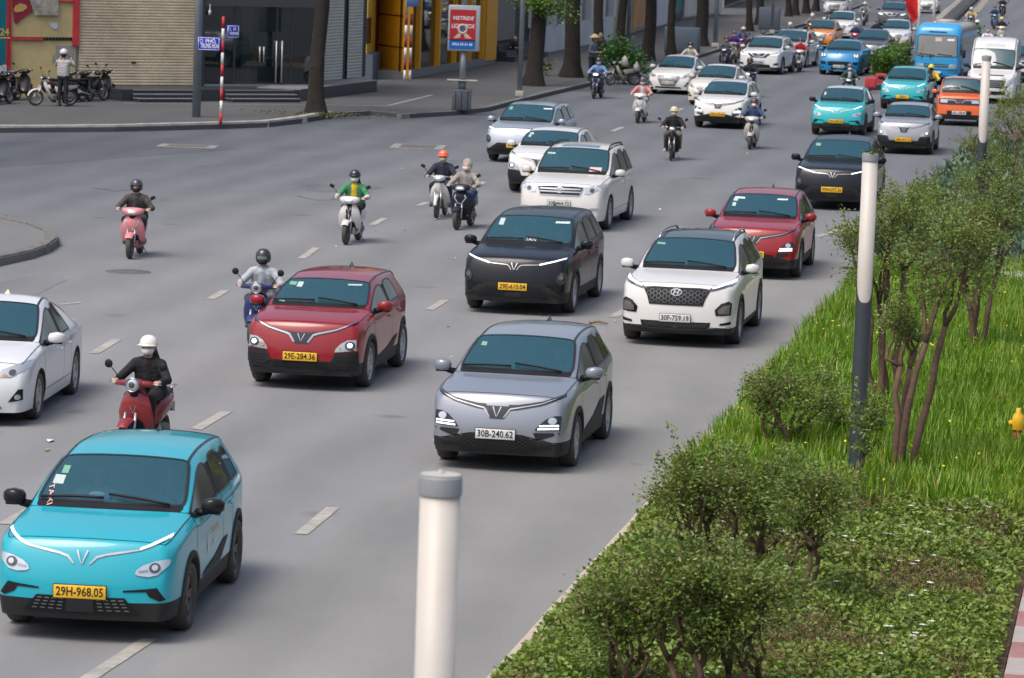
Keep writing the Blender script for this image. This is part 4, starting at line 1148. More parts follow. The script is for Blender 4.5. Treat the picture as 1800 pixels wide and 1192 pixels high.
BODY['hatch'] = CarBody(L=3.8, W=1.68, H=1.5, wb=2.43, fo=.80, rt=.30, tw=.19, sc=1.0, st=1.72, b1=2.08, c1=2.80, sr=3.30, sb=3.62, zn=.86, zc=1.0, zb=(.95, 1.04), zt=1.0, bulge=.14, wt=(.75, .70), clad=False, nosez=.14, fz2=.60)
BODY['sport'] = CarBody(L=4.70, W=1.92, H=1.54, H0=1.60, wb=2.81, fo=.90, rt=.36, tw=.25, sc=1.32, st=2.18, b1=2.60, c1=3.40, sr=3.96, sb=4.42, zn=.98, zc=1.08, zb=(1.02, 1.14), zt=1.06, bulge=.18, wt=(.72, .65), clad=False, nosez=.18, hoodpow=1.3)
PROTO = {}
def proto(key, body, front, **k):
    PROTO[key] = (build_car(BODY[body], front, **k), BODY[body])
SILV_RAIL = STEEL
proto('taxi', 'cross', front_oval, rim='twin')
proto('cross', 'cross', front_drl, rim='ten')
proto('small', 'small', front_small, rim='ten')
proto('mpv', 'mpv', front_mpv, rim='five')
proto('suv', 'suv', front_suv, rim='twin', rails=STEEL)
proto('suvold', 'suvold', front_chrome, rim='five', rails=BLACK, sunroof=True, fin=False)
proto('sedan', 'sedan', front_sedan, rim='ten', fin=False)
proto('box', 'box', front_box, rim='six', fin=False)
proto('hatch', 'hatch', front_sedan, rim='five', fin=False)
proto('sport', 'sport', front_sport, rim='twin', fin=False)
proto('xsuv', 'suv', front_vgrille, rim='five', rails=STEEL)
_mats = {}
def plate(P, root, txt, m, z, off=.02, wd=.50, small=False):
    l, n = P.hit((0, z), 'F')
    y = min(P.hit((x, zz), 'F')[0].y for x in (-.2, 0, .2) for zz in (z-.05, z, z+.05)) - off
    pl = MB().bbox((0, y, z), (wd, .014, .125), .006).build('number_plate', m, root)
    if not small:
        MB().box((0, y+.004, z), (wd+.014, .010, .139)).build('plate_frame', INK, pl)
    if txt:
        me = text_mesh(txt, .118, .001, sx=1.0, offset=.0015)
        xs = [v.co.x for v in me.vertices]; k = (wd*.90)/(max(xs)-min(xs)); mx = (max(xs)+min(xs))/2
        for v in me.vertices: v.co = Vector(((v.co.x-mx)*min(k, 1.15), y-.0095-v.co.z, z+v.co.y))
        link('lettering', me, INK, pl)
def place_car(key, px, py, label, col, rz=None, plate_txt=None, pcol=None, z=None, name='car', roof=None, mirror=None, rim=None, clad=None, metal=0., wheel_side=1, trim=None, scale=None, group='cars on the road', cat='car', dirt=.10, flop=.32):
    """(px, py): where the front wheel on the car's left (image right, wheel_side=1) meets the road"""
    pr, P = PROTO[key]
    scale = (scale or 1.)*(.955 if py < 300 else 1.)
    if isinstance(col, str): col = srgb(col)
    def pm(c, tagn):
        k = (tuple(round(x, 4) for x in c), metal, flop)
        if k not in _mats: _mats[k] = paint('p%d' % len(_mats), c, metal, flop, dirt*min(1, .12+1.1*max(c)))
        return _mats[k]
    body = pm(col, 'body')
    mp = {PAINT0.name: body, ROOF0.name: pm(roof, 'r') if roof else body, MIRR0.name: pm(mirror, 'm') if mirror else body}
    if rim: mp[RIM0.name] = rim
    if clad == 'body': mp[CLAD0.name] = body
    if trim: mp[TRIM0.name] = trim
    o = copy_tree(pr, None, mp); o.name = name
    rz = -HEAD if rz is None else R(rz)
    g = G(px, py)
    offv = Matrix.Rotation(rz, 3, 'Z') @ Vector((wheel_side*(P.w-.10)*scale, 0, 0))
    o.location = g-offv; o.rotation_euler = (0, 0, rz); o.scale = (scale,)*3
    tag(o, label, cat, group)
    if plate_txt is not None: plate(P, o, plate_txt, pcol or PLATE_W, z if z else .50, small=not plate_txt)
    return o, P
TEAL = srgb('#12b4c4'); 
TEALC = (.002, .36, .46)
WHT = (.70, .70, .70)
def sticker(P, o, x, zlo, w, h, m=STICKER, name='windscreen_sticker', txt=None, rot=0.):
    zlo, h = P.zc+(zlo-P.zc)*P.zs, h*P.zs
    mb = MB(); P.patch(mb, [(x, zlo), (x+w, zlo), (x+w, zlo+h), (x, zlo+h)], off=.004, cuts=1); mb.build(name, m, o)
def glass_text(P, o, txt, x, z, size, m=WHITE, rot=0., name='lettering', axis='F', sx=1., flip=1, shear=0.):
    me = text_mesh(txt, size, 0., sx=sx, shear=shear)
    c, s_ = math.cos(rot), math.sin(rot)
    if axis == 'F' and z > P.zc: z = P.zc+(z-P.zc)*P.zs
    for v in me.vertices:
        a, b = v.co.x*c-v.co.y*s_, v.co.x*s_+v.co.y*c
        l, n = P.hit((x+a*flip, z+b), axis); v.co = l+n*.008
    link(name, me, m, o)
c1, P1 = place_car('taxi', 318, 1106, 'turquoise taxi with yellow plate 29H-968.05 in the bottom left corner', TEALC, -5.5, '29H-968.05', PLATE_Y, .50, mirror=(.01,.01,.012), rim=DARKALLOY, roof=TEALC)
sticker(P1, c1, -.585, 1.375, .07, .065, STICKER_G); sticker(P1, c1, -.635, 1.285, .11, .075)
glass_text(P1, c1, 'TAXI', -.61, 1.19, .075, mat('taxi_red', (.75, .45, .42), .5), R(-72))
OR = mat('orange_print', (.8, .35, .02), .5)
glass_text(P1, c1, 'V', .82, .70, .34, WHITE, 0, axis='S', sx=.8, shear=.15); glass_text(P1, c1, 'XANH SM', 1.18, .80, .10, OR, 0, axis='S'); glass_text(P1, c1, 'taxi', 1.18, .68, .11, WHITE, 0, axis='S')
mb = MB(); P1.patch(mb, [(.55,.42),(1.55,.42),(1.95,.62),(1.7,.62),(1.25,.52),(.75,.47)], 'S', .008); mb.build('side_cladding', CLAD, c1)
c2, P2 = place_car('cross', 1001, 819, 'grey crossover with white plate 30B-240.62 alone in the middle lane', (.25, .275, .32), -10, '30B-240.62', PLATE_W, .49, metal=.35, roof=(.28, .30, .34), flop=.33)
sticker(P2, c2, -.56, 1.41, .075, .045, STICKER_G)
mb = MB(); P2.patch(mb, [(.50,.40),(1.9,.40),(2.1,.66),(1.7,.64),(1.2,.50)], 'S', .008); mb.build('side_cladding', CLAD, c2)
c3, P3 = place_car('small', 640, 679, 'small red hatchback taxi with yellow plate 29E-284.36', (.25, .002, .008), -9, '29E-284.36', PLATE_Y, .50)
sticker(P3, c3, -.56, 1.41, .11, .05, STICKER_G); sticker(P3, c3, -.43, 1.39, .085, .075); sticker(P3, c3, .32, 1.445, .20, .022)
sticker(P3, c3, -.60, 1.16, .09, .02)
mb = MB(); P3.patch(mb, [(.50,.38),(1.6,.38),(1.95,.58),(1.7,.56),(1.2,.46)], 'S', .008); mb.build('side_cladding', CLAD, c3)
c4, P4 = place_car('mpv', 1001, 549, 'black people carrier taxi with yellow plate 29E-610.04', (.006, .008, .012), -10, '29E-610.04', PLATE_Y, .50, clad=None)
sticker(P4, c4, -.60, 1.46, .09, .12); sticker(P4, c4, .40, 1.535, .24, .03, WHITE); glass_text(P4, c4, 'TAXI', .07, 1.23, .085, WHITE)
c5, P5 = place_car('suv', 1290, 604, 'white SUV with black roof and hexagon grille, plate 30F-759.19', (.66, .65, .63), -10, '30F-759.19', PLATE_W, .485, roof=(.02, .025, .032), mirror=(.66, .65, .63))
sticker(P5, c5, -.62, 1.53, .14, .03, STICKER_G)
c6, P6 = place_car('cross', 1399, 487, 'red crossover taxi half hidden behind the white black-roofed SUV', (.27, .002, .008), -9.5, '29E-379.42', PLATE_Y, .49)
sticker(P6, c6, -.58, 1.40, .09, .05); sticker(P6, c6, -.56, 1.45, .2, .03, WHITE); sticker(P6, c6, .28, 1.455, .2, .025, WHITE); sticker(P6, c6, -.58, 1.30, .07, .07)
c7, P7 = place_car('sedan', 58, 736, 'white saloon cut off by the left edge of the frame', (.66, .68, .70), -4, None, mirror=(.7,.7,.72), rim=ALLOY)
MB().add([(-.035,1.9,1.455),(.035,1.9,1.455),(.035,1.97,1.455),(-.035,1.97,1.455),(0,1.94,1.51)], [(0,1,4),(1,2,4),(2,3,4),(3,0,4)]).build('roof_light', mat('pale_yellow', (.7,.65,.4), .5), c7)
c8, P8 = place_car('suvold', 1064, 403, 'white SUV with chrome barred grille, plate 30F-464.72', (.68, .66, .63), -11, '30F-464.72', PLATE_W, .60)
sticker(P8, c8, .38, 1.22, .26, .09, mat('red_sticker', (.7,.45,.45), .5)); sticker(P8, c8, -.66, 1.55, .18, .03)
c9, P9 = place_car('small', 1012, 340, 'small white taxi half hidden behind the white chrome-grilled SUV', (.68, .68, .66), -10, '29K-124', PLATE_Y, .50)
sticker(P9, c9, -.56, 1.41, .1, .05); sticker(P9, c9, -.57, 1.34, .07, .06)
c10, P10 = place_car('mpv', 968, 286, 'silver taxi at the back left of the white taxi and SUV', (.42, .46, .52), -12, '29E', PLATE_Y, .50, metal=.5, flop=.3)
sticker(P10, c10, -.60, 1.48, .10, .09, STICKER_G); sticker(P10, c10, .40, 1.535, .24, .03, WHITE)
c11, P11 = place_car('mpv', 1529, 368, 'black SUV taxi with yellow plate partly behind the lamp post', (.006, .008, .014), -10, '99H-077.36', PLATE_Y, .50)
sticker(P11, c11, -.60, 1.48, .12, .07, STICKER_G)
c12, P12 = place_car('small', 1634, 271, 'grey hatchback taxi with yellow plate in front of orange box car', (.34, .35, .38), -10, '29E-417.12', PLATE_Y, .47, metal=.35)
c13, P13 = place_car('taxi', 1516, 239, 'turquoise taxi with pale roof nearest behind the black SUV', (.002, .38, .42), -11, '29H-007.36', PLATE_Y, .50, mirror=(.01,.01,.012), rim=DARKALLOY, roof=(.5,.56,.58))
sticker(P13, c13, -.62, 1.30, .06, .10, mat('red_sticker', (.7,.45,.45), .5))
c14, P14 = place_car('taxi', 1626, 193, 'turquoise taxi in front of the blue bus', (.002, .38, .42), -11, '29H', PLATE_Y, .50, mirror=(.01,.01,.012), rim=DARKALLOY, roof=(.002, .38, .42))
c15, P15 = place_car('box', 1723, 222, 'little orange box-shaped car beside the planted median', (.80, .13, .025), -9, '30L-108.49', PLATE_W, .47, roof=(.75,.28,.2))
c16, P16 = place_car('cross', 1309, 226, 'white crossover taxi with yellow plate among the scooters', (.70, .69, .67), -12.5, '29E-074.60', PLATE_Y, .49, roof=(.55,.55,.56))
c17, P17 = place_car('sedan', 1288, 186, 'cream white saloon behind the white crossover taxi', (.66, .62, .55), -15, None, rim=ALLOY)
c18, P18 = place_car('sedan', 1216, 166, 'white saloon with wide grille at the front of the far left lane', (.70, .68, .66), -14, '30F-118.24', PLATE_W, .46, rim=ALLOY, roof=(.6,.6,.62))
c19, P19 = place_car('xsuv', 1372, 131, 'white SUV with a chrome V grille', (.68, .68, .68), -14, '30F-486', PLATE_W, .56, roof=(.5,.5,.52))
c20, P20 = place_car('suvold', 1415, 119, 'silver white car behind the red-jacketed scooter rider', (.58, .60, .62), -14, '30E', PLATE_W, .60)
c21, P21 = place_car('sport', 1512, 133, 'bright blue sporty SUV with its headlights lit', (.006, .22, .48), -12, '30K-789', PLATE_W, .42, roof=(.01, .24, .48))
c22, P22 = place_car('hatch', 1466, 86, 'orange hatchback with dark roof behind the blue SUV', (.78, .25, .03), -13, '30A', PLATE_W, .50, roof=(.10,.06,.05), mirror=(.02,.02,.02))
c23, P23 = place_car('sedan', 1558, 109, 'dark grey saloon with upright chrome grille beside the hedge', (.05, .055, .06), -12, '29A', PLATE_W, .44, scale=1.06)
c24, P24 = place_car('sedan', 1500, 68, 'white car behind the orange hatchback', (.70, .70, .70), -12, None, scale=1.05)
c25, P25 = place_car('hatch', 1487, 28, 'small white hatchback at the top of the far left lane', (.70, .69, .66), -13, '30F', PLATE_W, .52)
c26, P26 = place_car('sedan', 1598, 86, 'silver taxi with yellow plate to the left of the bus', (.55, .58, .62), -11, '30E', PLATE_Y, .48, scale=1.05)
c27, P27 = place_car('xsuv', 1592, 50, 'dark grey SUV near the red flags', (.10, .105, .115), -11, None, scale=1.0)
c28, P28 = place_car('sedan', 1590, 12, 'blue grey car at the top edge left of the flags', (.10, .16, .22), -9, None)
c29, P29 = place_car('sedan', 1647, 24, 'white car half hidden by the red flags', (.68, .68, .68), -9, None)
c30, P30 = place_car('xsuv', 1838, 146, 'dark blue grey SUV cut off by the right edge of the frame', (.06, .07, .085), -9, '30A', PLATE_W, .56)
# ================================================================== people
CLOTH = {}
def cloth(c):
    c = tuple(round(x, 3) for x in c)
    if c not in CLOTH: CLOTH[c] = mat('cloth_%d' % len(CLOTH), c, .85, noise=(7, .2), bump=(11, .8))
    return CLOTH[c]
SKIN0 = mat('skin', (.42, .25, .17), .55, noise=(9, .08))
SHOE0 = mat('shoe', (.05, .045, .04), .6)
HAIR0 = mat('hair', (.012, .010, .009), .45)
EYE0 = mat('eye', (.02, .015, .012), .2)
TOP0, BOT0, SHIRT0, SLV0 = mat('top_base', (.3,.3,.3), .8), mat('trousers_base', (.1,.1,.1), .8), mat('shirt_base', (.5,.5,.5), .8), mat('sleeve_base', (.3,.3,.3), .8)
PM = [SKIN0, TOP0, BOT0, SHOE0, HAIR0, SHIRT0, SLV0, EYE0]
def capsule(mb, a, b, ra, rb, n=10):
    a, b = Vector(a), Vector(b)
    d = b-a; L = d.length
    if L < 1e-5: d = Vector((0, 0, 1)); L = 1e-5
    d.normalize()
    x = d.orthogonal().normalized(); y = d.cross(x)
    prof = []
    for i in range(4): t = -PI/2+PI/2*i/3.5; prof.append((a, ra, t))
    for i in range(4): t = PI/2*(i+.5)/3.5; prof.append((b, rb, t))
    vs = []
    for c, r, t in prof:
        for k in range(n):
            an = 2*PI*k/n
            vs.append(c + d*(r*math.sin(t)) + (x*math.cos(an)+y*math.sin(an))*(r*math.cos(t) if abs(t) < PI/2-.01 else r*.05))
    m = len(prof); fs = []
    for i in range(m-1):
        for k in range(n): fs.append((i*n+k, i*n+(k+1) % n, (i+1)*n+(k+1) % n, (i+1)*n+k))
    fs.append(tuple(range(n-1, -1, -1))); fs.append(tuple((m-1)*n+k for k in range(n)))
    mb.add(vs, fs)
def grow_body(caps, voxel=.013, name='person'):
    """caps: (tag, a, b, ra, rb); one continuous surface over the limbs, materials by nearest limb"""
    mb = MB()
    for t, a, b, ra, rb in caps: capsule(mb, a, b, ra, rb)
    me = mb.mesh(name)
    ev = evaluated(me, [('REMESH', dict(mode='VOXEL', voxel_size=voxel)), ('SMOOTH', dict(factor=.5, iterations=5))])
    n = len(ev.polygons); ce = np.empty(n*3); ev.polygons.foreach_get('center', ce); ce = ce.reshape(-1, 3)
    best = np.full(n, 1e9); tg = np.zeros(n, dtype=np.int32)
    for t, a, b, ra, rb in caps:
        a, b = np.array(a, float), np.array(b, float); d = b-a; L2 = max(1e-9, d@d)
        u = np.clip(((ce-a)@d)/L2, 0, 1); ds = np.linalg.norm(ce-(a+u[:, None]*d), axis=1)-(ra+(rb-ra)*u)
        m = ds < best; best[m] = ds[m]; tg[m] = t
    ev.materials.clear()
    for m in PM: ev.materials.append(m)
    ev.polygons.foreach_set('material_index', tg); ev.polygons.foreach_set('use_smooth', np.ones(n, dtype=bool)); ev.update()
    ev.name = name
    return ev
def head_caps(c, hair=True):
    """c: middle of the head, facing -y"""
    x, y, z = c
    o = [(0, (x, y+.012, z+.03), (x, y-.005, z-.01), .093, .088), (0, (x, y-.03, z-.06), (x, y-.035, z-.075), .062, .05),
         (0, (x, y-.092, z+.0), (x, y-.108, z-.03), .014, .018), (0, (x-.03, y-.078, z-.064), (x+.03, y-.078, z-.064), .014, .014),
         (0, (x-.09, y+.01, z-.005), (x-.092, y+.012, z-.03), .018, .014), (0, (x+.09, y+.01, z-.005), (x+.092, y+.012, z-.03), .018, .014),
         (7, (x-.034, y-.086, z+.005), (x-.034, y-.088, z+.004), .013, .013), (7, (x+.034, y-.086, z+.005), (x+.034, y-.088, z+.004), .013, .013)]
    if hair: o += [(4, (x, y+.03, z+.045), (x, y+.04, z-.02), .094, .088)]
    return o
def hand_caps(sx, w, g, curl):
    """hand from wrist w to grip g (fingers wrap down over a bar along x); five fingers"""
    w, g = Vector(w), Vector(g); o = [(0, w, w.lerp(g, .6), .032, .036), (0, g+Vector((-.03, .0, .01)), g+Vector((.03, .0, .01)), .030, .028)]
    for i, (dx, ln) in enumerate(((-.038, .85), (-.013, 1.), (.012, .96), (.036, .8))):
        b = g+Vector((dx, 0, .015)); k = b+Vector((0, -.045*ln, .008)); t = k+Vector((0, -.012, -.042*ln))
        o += [(0, b, k, .012, .0115), (0, k, t, .0115, .010)]
    b = g+Vector((-sx*.035, .02, 0)); o += [(0, b, b+Vector((-sx*.022, -.03, -.022)), .014, .012), (0, b+Vector((-sx*.022, -.03, -.022)), b+Vector((-sx*.016, -.058, -.032)), .012, .010)]
    return o
def rider_caps(knee=(.17, -.15, .80), ankle=(.135, -.09, .36), toe=(.15, -.25, .315), lean=0., hand=(.315, -.33, 1.015), hip=(.10, .27, .86), look=0.):
    c = []
    hz = hip[2]
    sh = (.19, hip[1]-.12-lean, hz+.43)
    c += [(2, (-.10, hip[1]+.02, hz), (.10, hip[1]+.02, hz), .135, .135), *[(1, (-lerp(.085, .11, t), hip[1]-.09*t-lean*t, hz+.09+.29*t), (lerp(.085, .11, t), hip[1]-.09*t-lean*t, hz+.09+.29*t), .140-.028*t*t, .140-.028*t*t) for t in (0, .2, .4, .6, .8, 1.)],
          (5, (0, hip[1]-.085-lean*.6, hz+.16), (0, hip[1]-.125-lean, hz+.40), .112, .098),
          (0, (0, hip[1]-.10-lean, hz+.44), (0, hip[1]-.13-lean, hz+.54), .058, .056), (1, (-.06, hip[1]-.09-lean, hz+.45), (.06, hip[1]-.09-lean, hz+.45), .068, .068)]
    c += head_caps((look*.02, hip[1]-.15-lean, hz+.625))
    for s in (-1, 1):
        S = (s*sh[0], sh[1], sh[2]-.03); el = (s*(hand[0]+.035), lerp(sh[1], hand[1], .42)+.03, lerp(sh[2], hand[2], .62)-.07); W = (s*(hand[0]+.005), hand[1]+.10, hand[2]+.015)
        c += [(1, (s*.12, sh[1], sh[2]-.01), S, .080, .080), (1, S, el, .078, .066), (6, el, W, .066, .044)]
        c += hand_caps(s, W, (s*hand[0], hand[1]+.02, hand[2]+.005), 1)
        k = (s*knee[0], knee[1], knee[2]); a = (s*ankle[0], ankle[1], ankle[2]); t = (s*toe[0], toe[1], toe[2])
        c += [(2, (s*hip[0], hip[1]-.02, hz-.01), k, .108, .076), (2, k, a, .074, .050), (3, (a[0], a[1]+.04, t[2]+.015), t, .045, .042), (3, a, (a[0], a[1], t[2]+.02), .048, .046)]
    return c
HEADC = {}
POSE = {}
def pose(key, caps, head, voxel=.013): POSE[key] = grow_body(caps, voxel, 'person'); HEADC[key] = Vector(head)
pose('scooter', rider_caps(hip=(.10, .25, .83)), (0, .10, 1.455))
pose('scooter2', rider_caps(hip=(.10, .22, .83), knee=(.21, -.16, .79), ankle=(.16, -.12, .36), toe=(.19, -.27, .315), lean=.06, hand=(.325, -.33, 1.015)), (0, .01, 1.455))
pose('cub', rider_caps(knee=(.22, -.10, .77), ankle=(.225, .03, .33), toe=(.235, -.13, .285), hip=(.10, .28, .83), hand=(.30, -.30, 1.0)), (0, .13, 1.455))
pose('driver', rider_caps(knee=(.20, -.30, .52), ankle=(.18, -.62, .32), toe=(.18, -.78, .36), hip=(.10, .20, .36), hand=(.16, -.30, .70), lean=-.14), (0, .19, .985), .02)
def stand_caps(hands='down', stoop=0.):
    c = [(2, (-.08, 0, .92), (.08, 0, .92), .12, .12), *[(1, (-lerp(.07, .11, t), -.01-stoop*t, 1.0+.36*t), (lerp(.07, .11, t), -.01-stoop*t, 1.0+.36*t), .13-.03*t*t, .13-.03*t*t) for t in (0, .2, .4, .6, .8, 1.)],
         (5, (0, -.075, 1.15), (0, -.09-stoop, 1.34), .055, .045), (0, (0, 0-stoop, 1.42), (0, -.02-stoop, 1.54), .056, .052)]
    c += head_caps((0, -.03-stoop*1.4, 1.63))
    for s in (-1, 1):
        S = (s*.185, -.005-stoop, 1.39)
        if hands == 'up': el, W, gq = (s*.30, -.14, 1.28), (s*.15, -.20, 1.52), (s*.12, -.19, 1.58)
        elif hands == 'front': el, W, gq = (s*.24, .0, 1.12), (s*.14, -.24, 1.10), (s*.11, -.30, 1.12)
        else: el, W, gq = (s*.235, .02, 1.12), (s*.24, -.05, .88), (s*.24, -.07, .82)
        c += [(1, (s*.12, -.005-stoop, 1.40), S, .075, .075), (1, S, el, .068, .054), (6, el, W, .054, .038)] + hand_caps(s, W, gq, 1)
        c += [(2, (s*.09, 0, .90), (s*.11, -.01, .50), .098, .07), (2, (s*.11, -.01, .50), (s*.115, .02, .11), .068, .05), (3, (s*.115, .05, .045), (s*.135, -.15, .04), .048, .042), (3, (s*.115, .02, .1), (s*.115, .02, .06), .048, .048)]
    return c
pose('stand', stand_caps(), (0, -.03, 1.63)); pose('handsup', stand_caps('up'), (0, -.03, 1.63)); pose('stoop', stand_caps('front', .06), (0, -.11, 1.63))
sc_ = rider_caps(knee=(.20, -.28, .42), ankle=(.19, -.30, .12), toe=(.2, -.45, .05), hip=(.10, .10, .30), hand=(.14, -.30, .52))
pose('squat', sc_, (0, -.05, .925), .018)
def helmet_mesh(kind):
    mb = MB()
    if kind == 'half':      # open helmet with short brim
        mb.lathe([(.001, .135), (.05, .128), (.09, .105), (.118, .062), (.128, .015), (.126, -.025), (.119, -.028)], 22)
        n = 10; vs = []
        for k in range(n+1):
            a = -PI/2 + (k/n-.5)*2.1
            vs += [(.124*math.cos(a), .124*math.sin(a), .012), (.185*math.cos(a), .124*math.sin(a)-.052*math.cos((k/n-.5)*PI)-.0, -.008), (.124*math.cos(a), .124*math.sin(a), .0)]
        mb.add(vs, [f for k in range(n) for f in ((3*k, 3*k+1, 3*k+4, 3*k+3), (3*k+1, 3*k+2, 3*k+5, 3*k+4))], True)
    elif kind == 'three':   # three quarter helmet covering the ears
        prof = [(.001, .14), (.055, .132), (.095, .108), (.123, .065), (.133, .015)]
        mb.lathe(prof, 22)
        n = 22; vs = []
        for k in range(n+1):
            a = -PI/2 + .75 + (2*PI-1.5)*k/n
            for r, z in ((.133, .015), (.134, -.04), (.124, -.095), (.112, -.10)): vs.append((r*math.cos(a), r*math.sin(a), z))
        mb.add(vs, [(4*k+q, 4*k+q+1, 4*k+q+5, 4*k+q+4) for k in range(n) for q in range(3)], True)
    elif kind == 'cone':
        mb.lathe([(.001, .15), (.10, .10), (.23, .0), (.225, -.008)], 22)
    elif kind == 'hood':
        mb.ell((0, .02, -.005), (.125, .125, .15), 16, 10)
    return mb.mesh('helmet')
HELM = {k: helmet_mesh(k) for k in ('half', 'three', 'cone', 'hood')}
_mk = MB(); n_ = 10; vs_ = []
for i in range(5):
    for k in range(n_+1):
        a = -PI/2 + (k/n_-.5)*2.5; t = i/4; z = lerp(-.095, -.005, t); r = [.062, .088, .099, .103, .100][i]; bl = [.0, .016, .026, .024, .012][i]*math.cos((k/n_-.5)*PI)
        vs_.append(((r)*math.cos(a), r*math.sin(a)-bl-(.02 if i < 2 else .0)*math.cos((k/n_-.5)*PI), z))
_mk.add(vs_, [(i*(n_+1)+k, i*(n_+1)+k+1, (i+1)*(n_+1)+k+1, (i+1)*(n_+1)+k) for i in range(4) for k in range(n_)], True)
MASK_ME = _mk.mesh('face_mask')
VISOR_ME = MB().lathe([(.122, .02), (.132, -.01), (.126, -.045)], 12, a0=-PI/2-.9, a1=-PI/2+.9).mesh('visor')
PACK_ME = MB().bbox((0, .20, 1.18), (.30, .16, .40), .06).tube([(-.11, .12, 1.36), (-.12, -.02, 1.36), (-.12, -.05, 1.15)], .02, 6).tube([(.11, .12, 1.36), (.12, -.02, 1.36), (.12, -.05, 1.15)], .02, 6).mesh('backpack')
HAIRL_ME = MB().loft([(0, .09, 1.66, .09, .06), (.01, .13, 1.55, .10, .06), (.05, .17, 1.42, .10, .05), (.10, .20, 1.30, .07, .04), (.14, .22, 1.22, .03, .02)], 12, axis='Z').mesh('hair')
def person(key, M, label, top, bottom, helmet=None, hcol=(.02,.02,.02), mask=None, shirt=None, sleeve=None, shoe=None, visor=None, pack=None, longhair=False, group='riders in traffic', scale=1.):
    o = bpy.data.objects.new('person', POSE[key]); COL.objects.link(o)
    cl = {1: cloth(top), 2: cloth(bottom), 5: cloth(shirt or top), 6: cloth(sleeve or top)}
    if shoe: cl[3] = cloth(shoe)
    for i, m in cl.items(): o.material_slots[i].link = 'OBJECT'; o.material_slots[i].material = m
    o.matrix_world = M
    h = HEADC[key]
    if helmet:
        c = cloth(hcol) if helmet in ('cone', 'hood') else mat('helmet_%02d%02d%02d' % tuple(int(x*99) for x in hcol), hcol, .3, coat=.6)
        he = bpy.data.objects.new('hat' if helmet == 'cone' else ('hood' if helmet == 'hood' else 'helmet'), HELM[helmet]); COL.objects.link(he)
        if not HELM[helmet].materials: HELM[helmet].materials.append(BLACK)
        he.material_slots[0].link = 'OBJECT'; he.material_slots[0].material = c; he.parent = o; he.location = h+Vector((0, .015 if helmet != 'hood' else .05, .045 if helmet != 'cone' else .06))
        if visor:
            v = bpy.data.objects.new('visor', VISOR_ME); COL.objects.link(v)
            if not VISOR_ME.materials: VISOR_ME.materials.append(DARKLENS)
            v.parent = he
            v.material_slots[0].link = 'OBJECT'; v.material_slots[0].material = mat('visor_%02d%02d%02d' % tuple(int(x*99) for x in visor), visor, .15, coat=.5)
    if mask:
        q = bpy.data.objects.new('face_mask', MASK_ME); COL.objects.link(q)
        if not MASK_ME.materials: MASK_ME.materials.append(WHITE)
        q.material_slots[0].link = 'OBJECT'; q.material_slots[0].material = cloth(mask); q.parent = o; q.location = h+Vector((0, .0, .004))
    if pack:
        q = link('backpack', PACK_ME, None, o); 
        if not PACK_ME.materials: PACK_ME.materials.append(BLACK)
        q.material_slots[0].link = 'OBJECT'; q.material_slots[0].material = cloth(pack); q.location = (0, h.y-(-.03), h.z-1.63)
    if longhair:
        q = link('hair', HAIRL_ME, HAIR0, o); q.location = (0, h.y-.03+.0, h.z-1.63)
    tag(o, label, 'person', group)
    return o

# ================================================================== motorbikes
BIKE0 = paint('bikebase', (.4, .4, .42)); BIKE1 = paint('biketrim', (.1, .1, .11)); BSEAT = mat('bike_seat', (.02, .019, .018), .6)
ENG = mat('engine_metal', (.10, .10, .10), .5, metal=.5, dirt=(DUST, .3))
def bike_wheel(root, y, r, tw, spokes=False):
    h = tw/2; rr = r*.70
    t = MB().lathe([(rr, -h*.6), (rr+.02, -h*.9), (r-.03, -h), (r-.008, -h*.6), (r, 0), (r-.008, h*.6), (r-.03, h), (rr+.02, h*.9), (rr, h*.6)], 30, axis='X').build('wheel', RUBBER, root)
    t.location = (0, y, r)
    m = MB().lathe([(rr+.004, -h*.62), (rr-.02, -h*.3), (rr-.02, h*.3), (rr+.004, h*.62)], 30, axis='X').lathe([(0, -h*.8), (.045, -h*.8), (.045, h*.8), (0, h*.8)], 12, axis='X')
    n = 16 if spokes else 5
    for k in range(n):
        a = 2*PI*k/n; m.tube([(0, .03*math.cos(a), .03*math.sin(a)), (0, rr*math.cos(a), rr*math.sin(a))], .004 if spokes else .016, 5)
    m.lathe([(.06, h*.9), (.11, h*.9), (.11, h*1.0), (.06, h*1.0)], 20, axis='X', close=True)
    m.build('rim', RIM0, t)
def fender(root, y, r, w, a0, a1, m, name='front_fender'):
    n = 12; q = 6; vs = []
    for k in range(n+1):
        a = a0+(a1-a0)*k/n; tp = 1-.25*abs(k/n-.5)*2
        for i in range(q+1):
            b = (i/q-.5)*PI; rr = r + .045*math.cos(b) - .02
            vs.append((w*math.sin(b)*tp, y+rr*math.cos(a), r*.9+rr*math.sin(a)))
    MB().add(vs, [(k*(q+1)+i, k*(q+1)+i+1, (k+1)*(q+1)+i+1, (k+1)*(q+1)+i) for k in range(n) for i in range(q)], True).build(name, m, root)
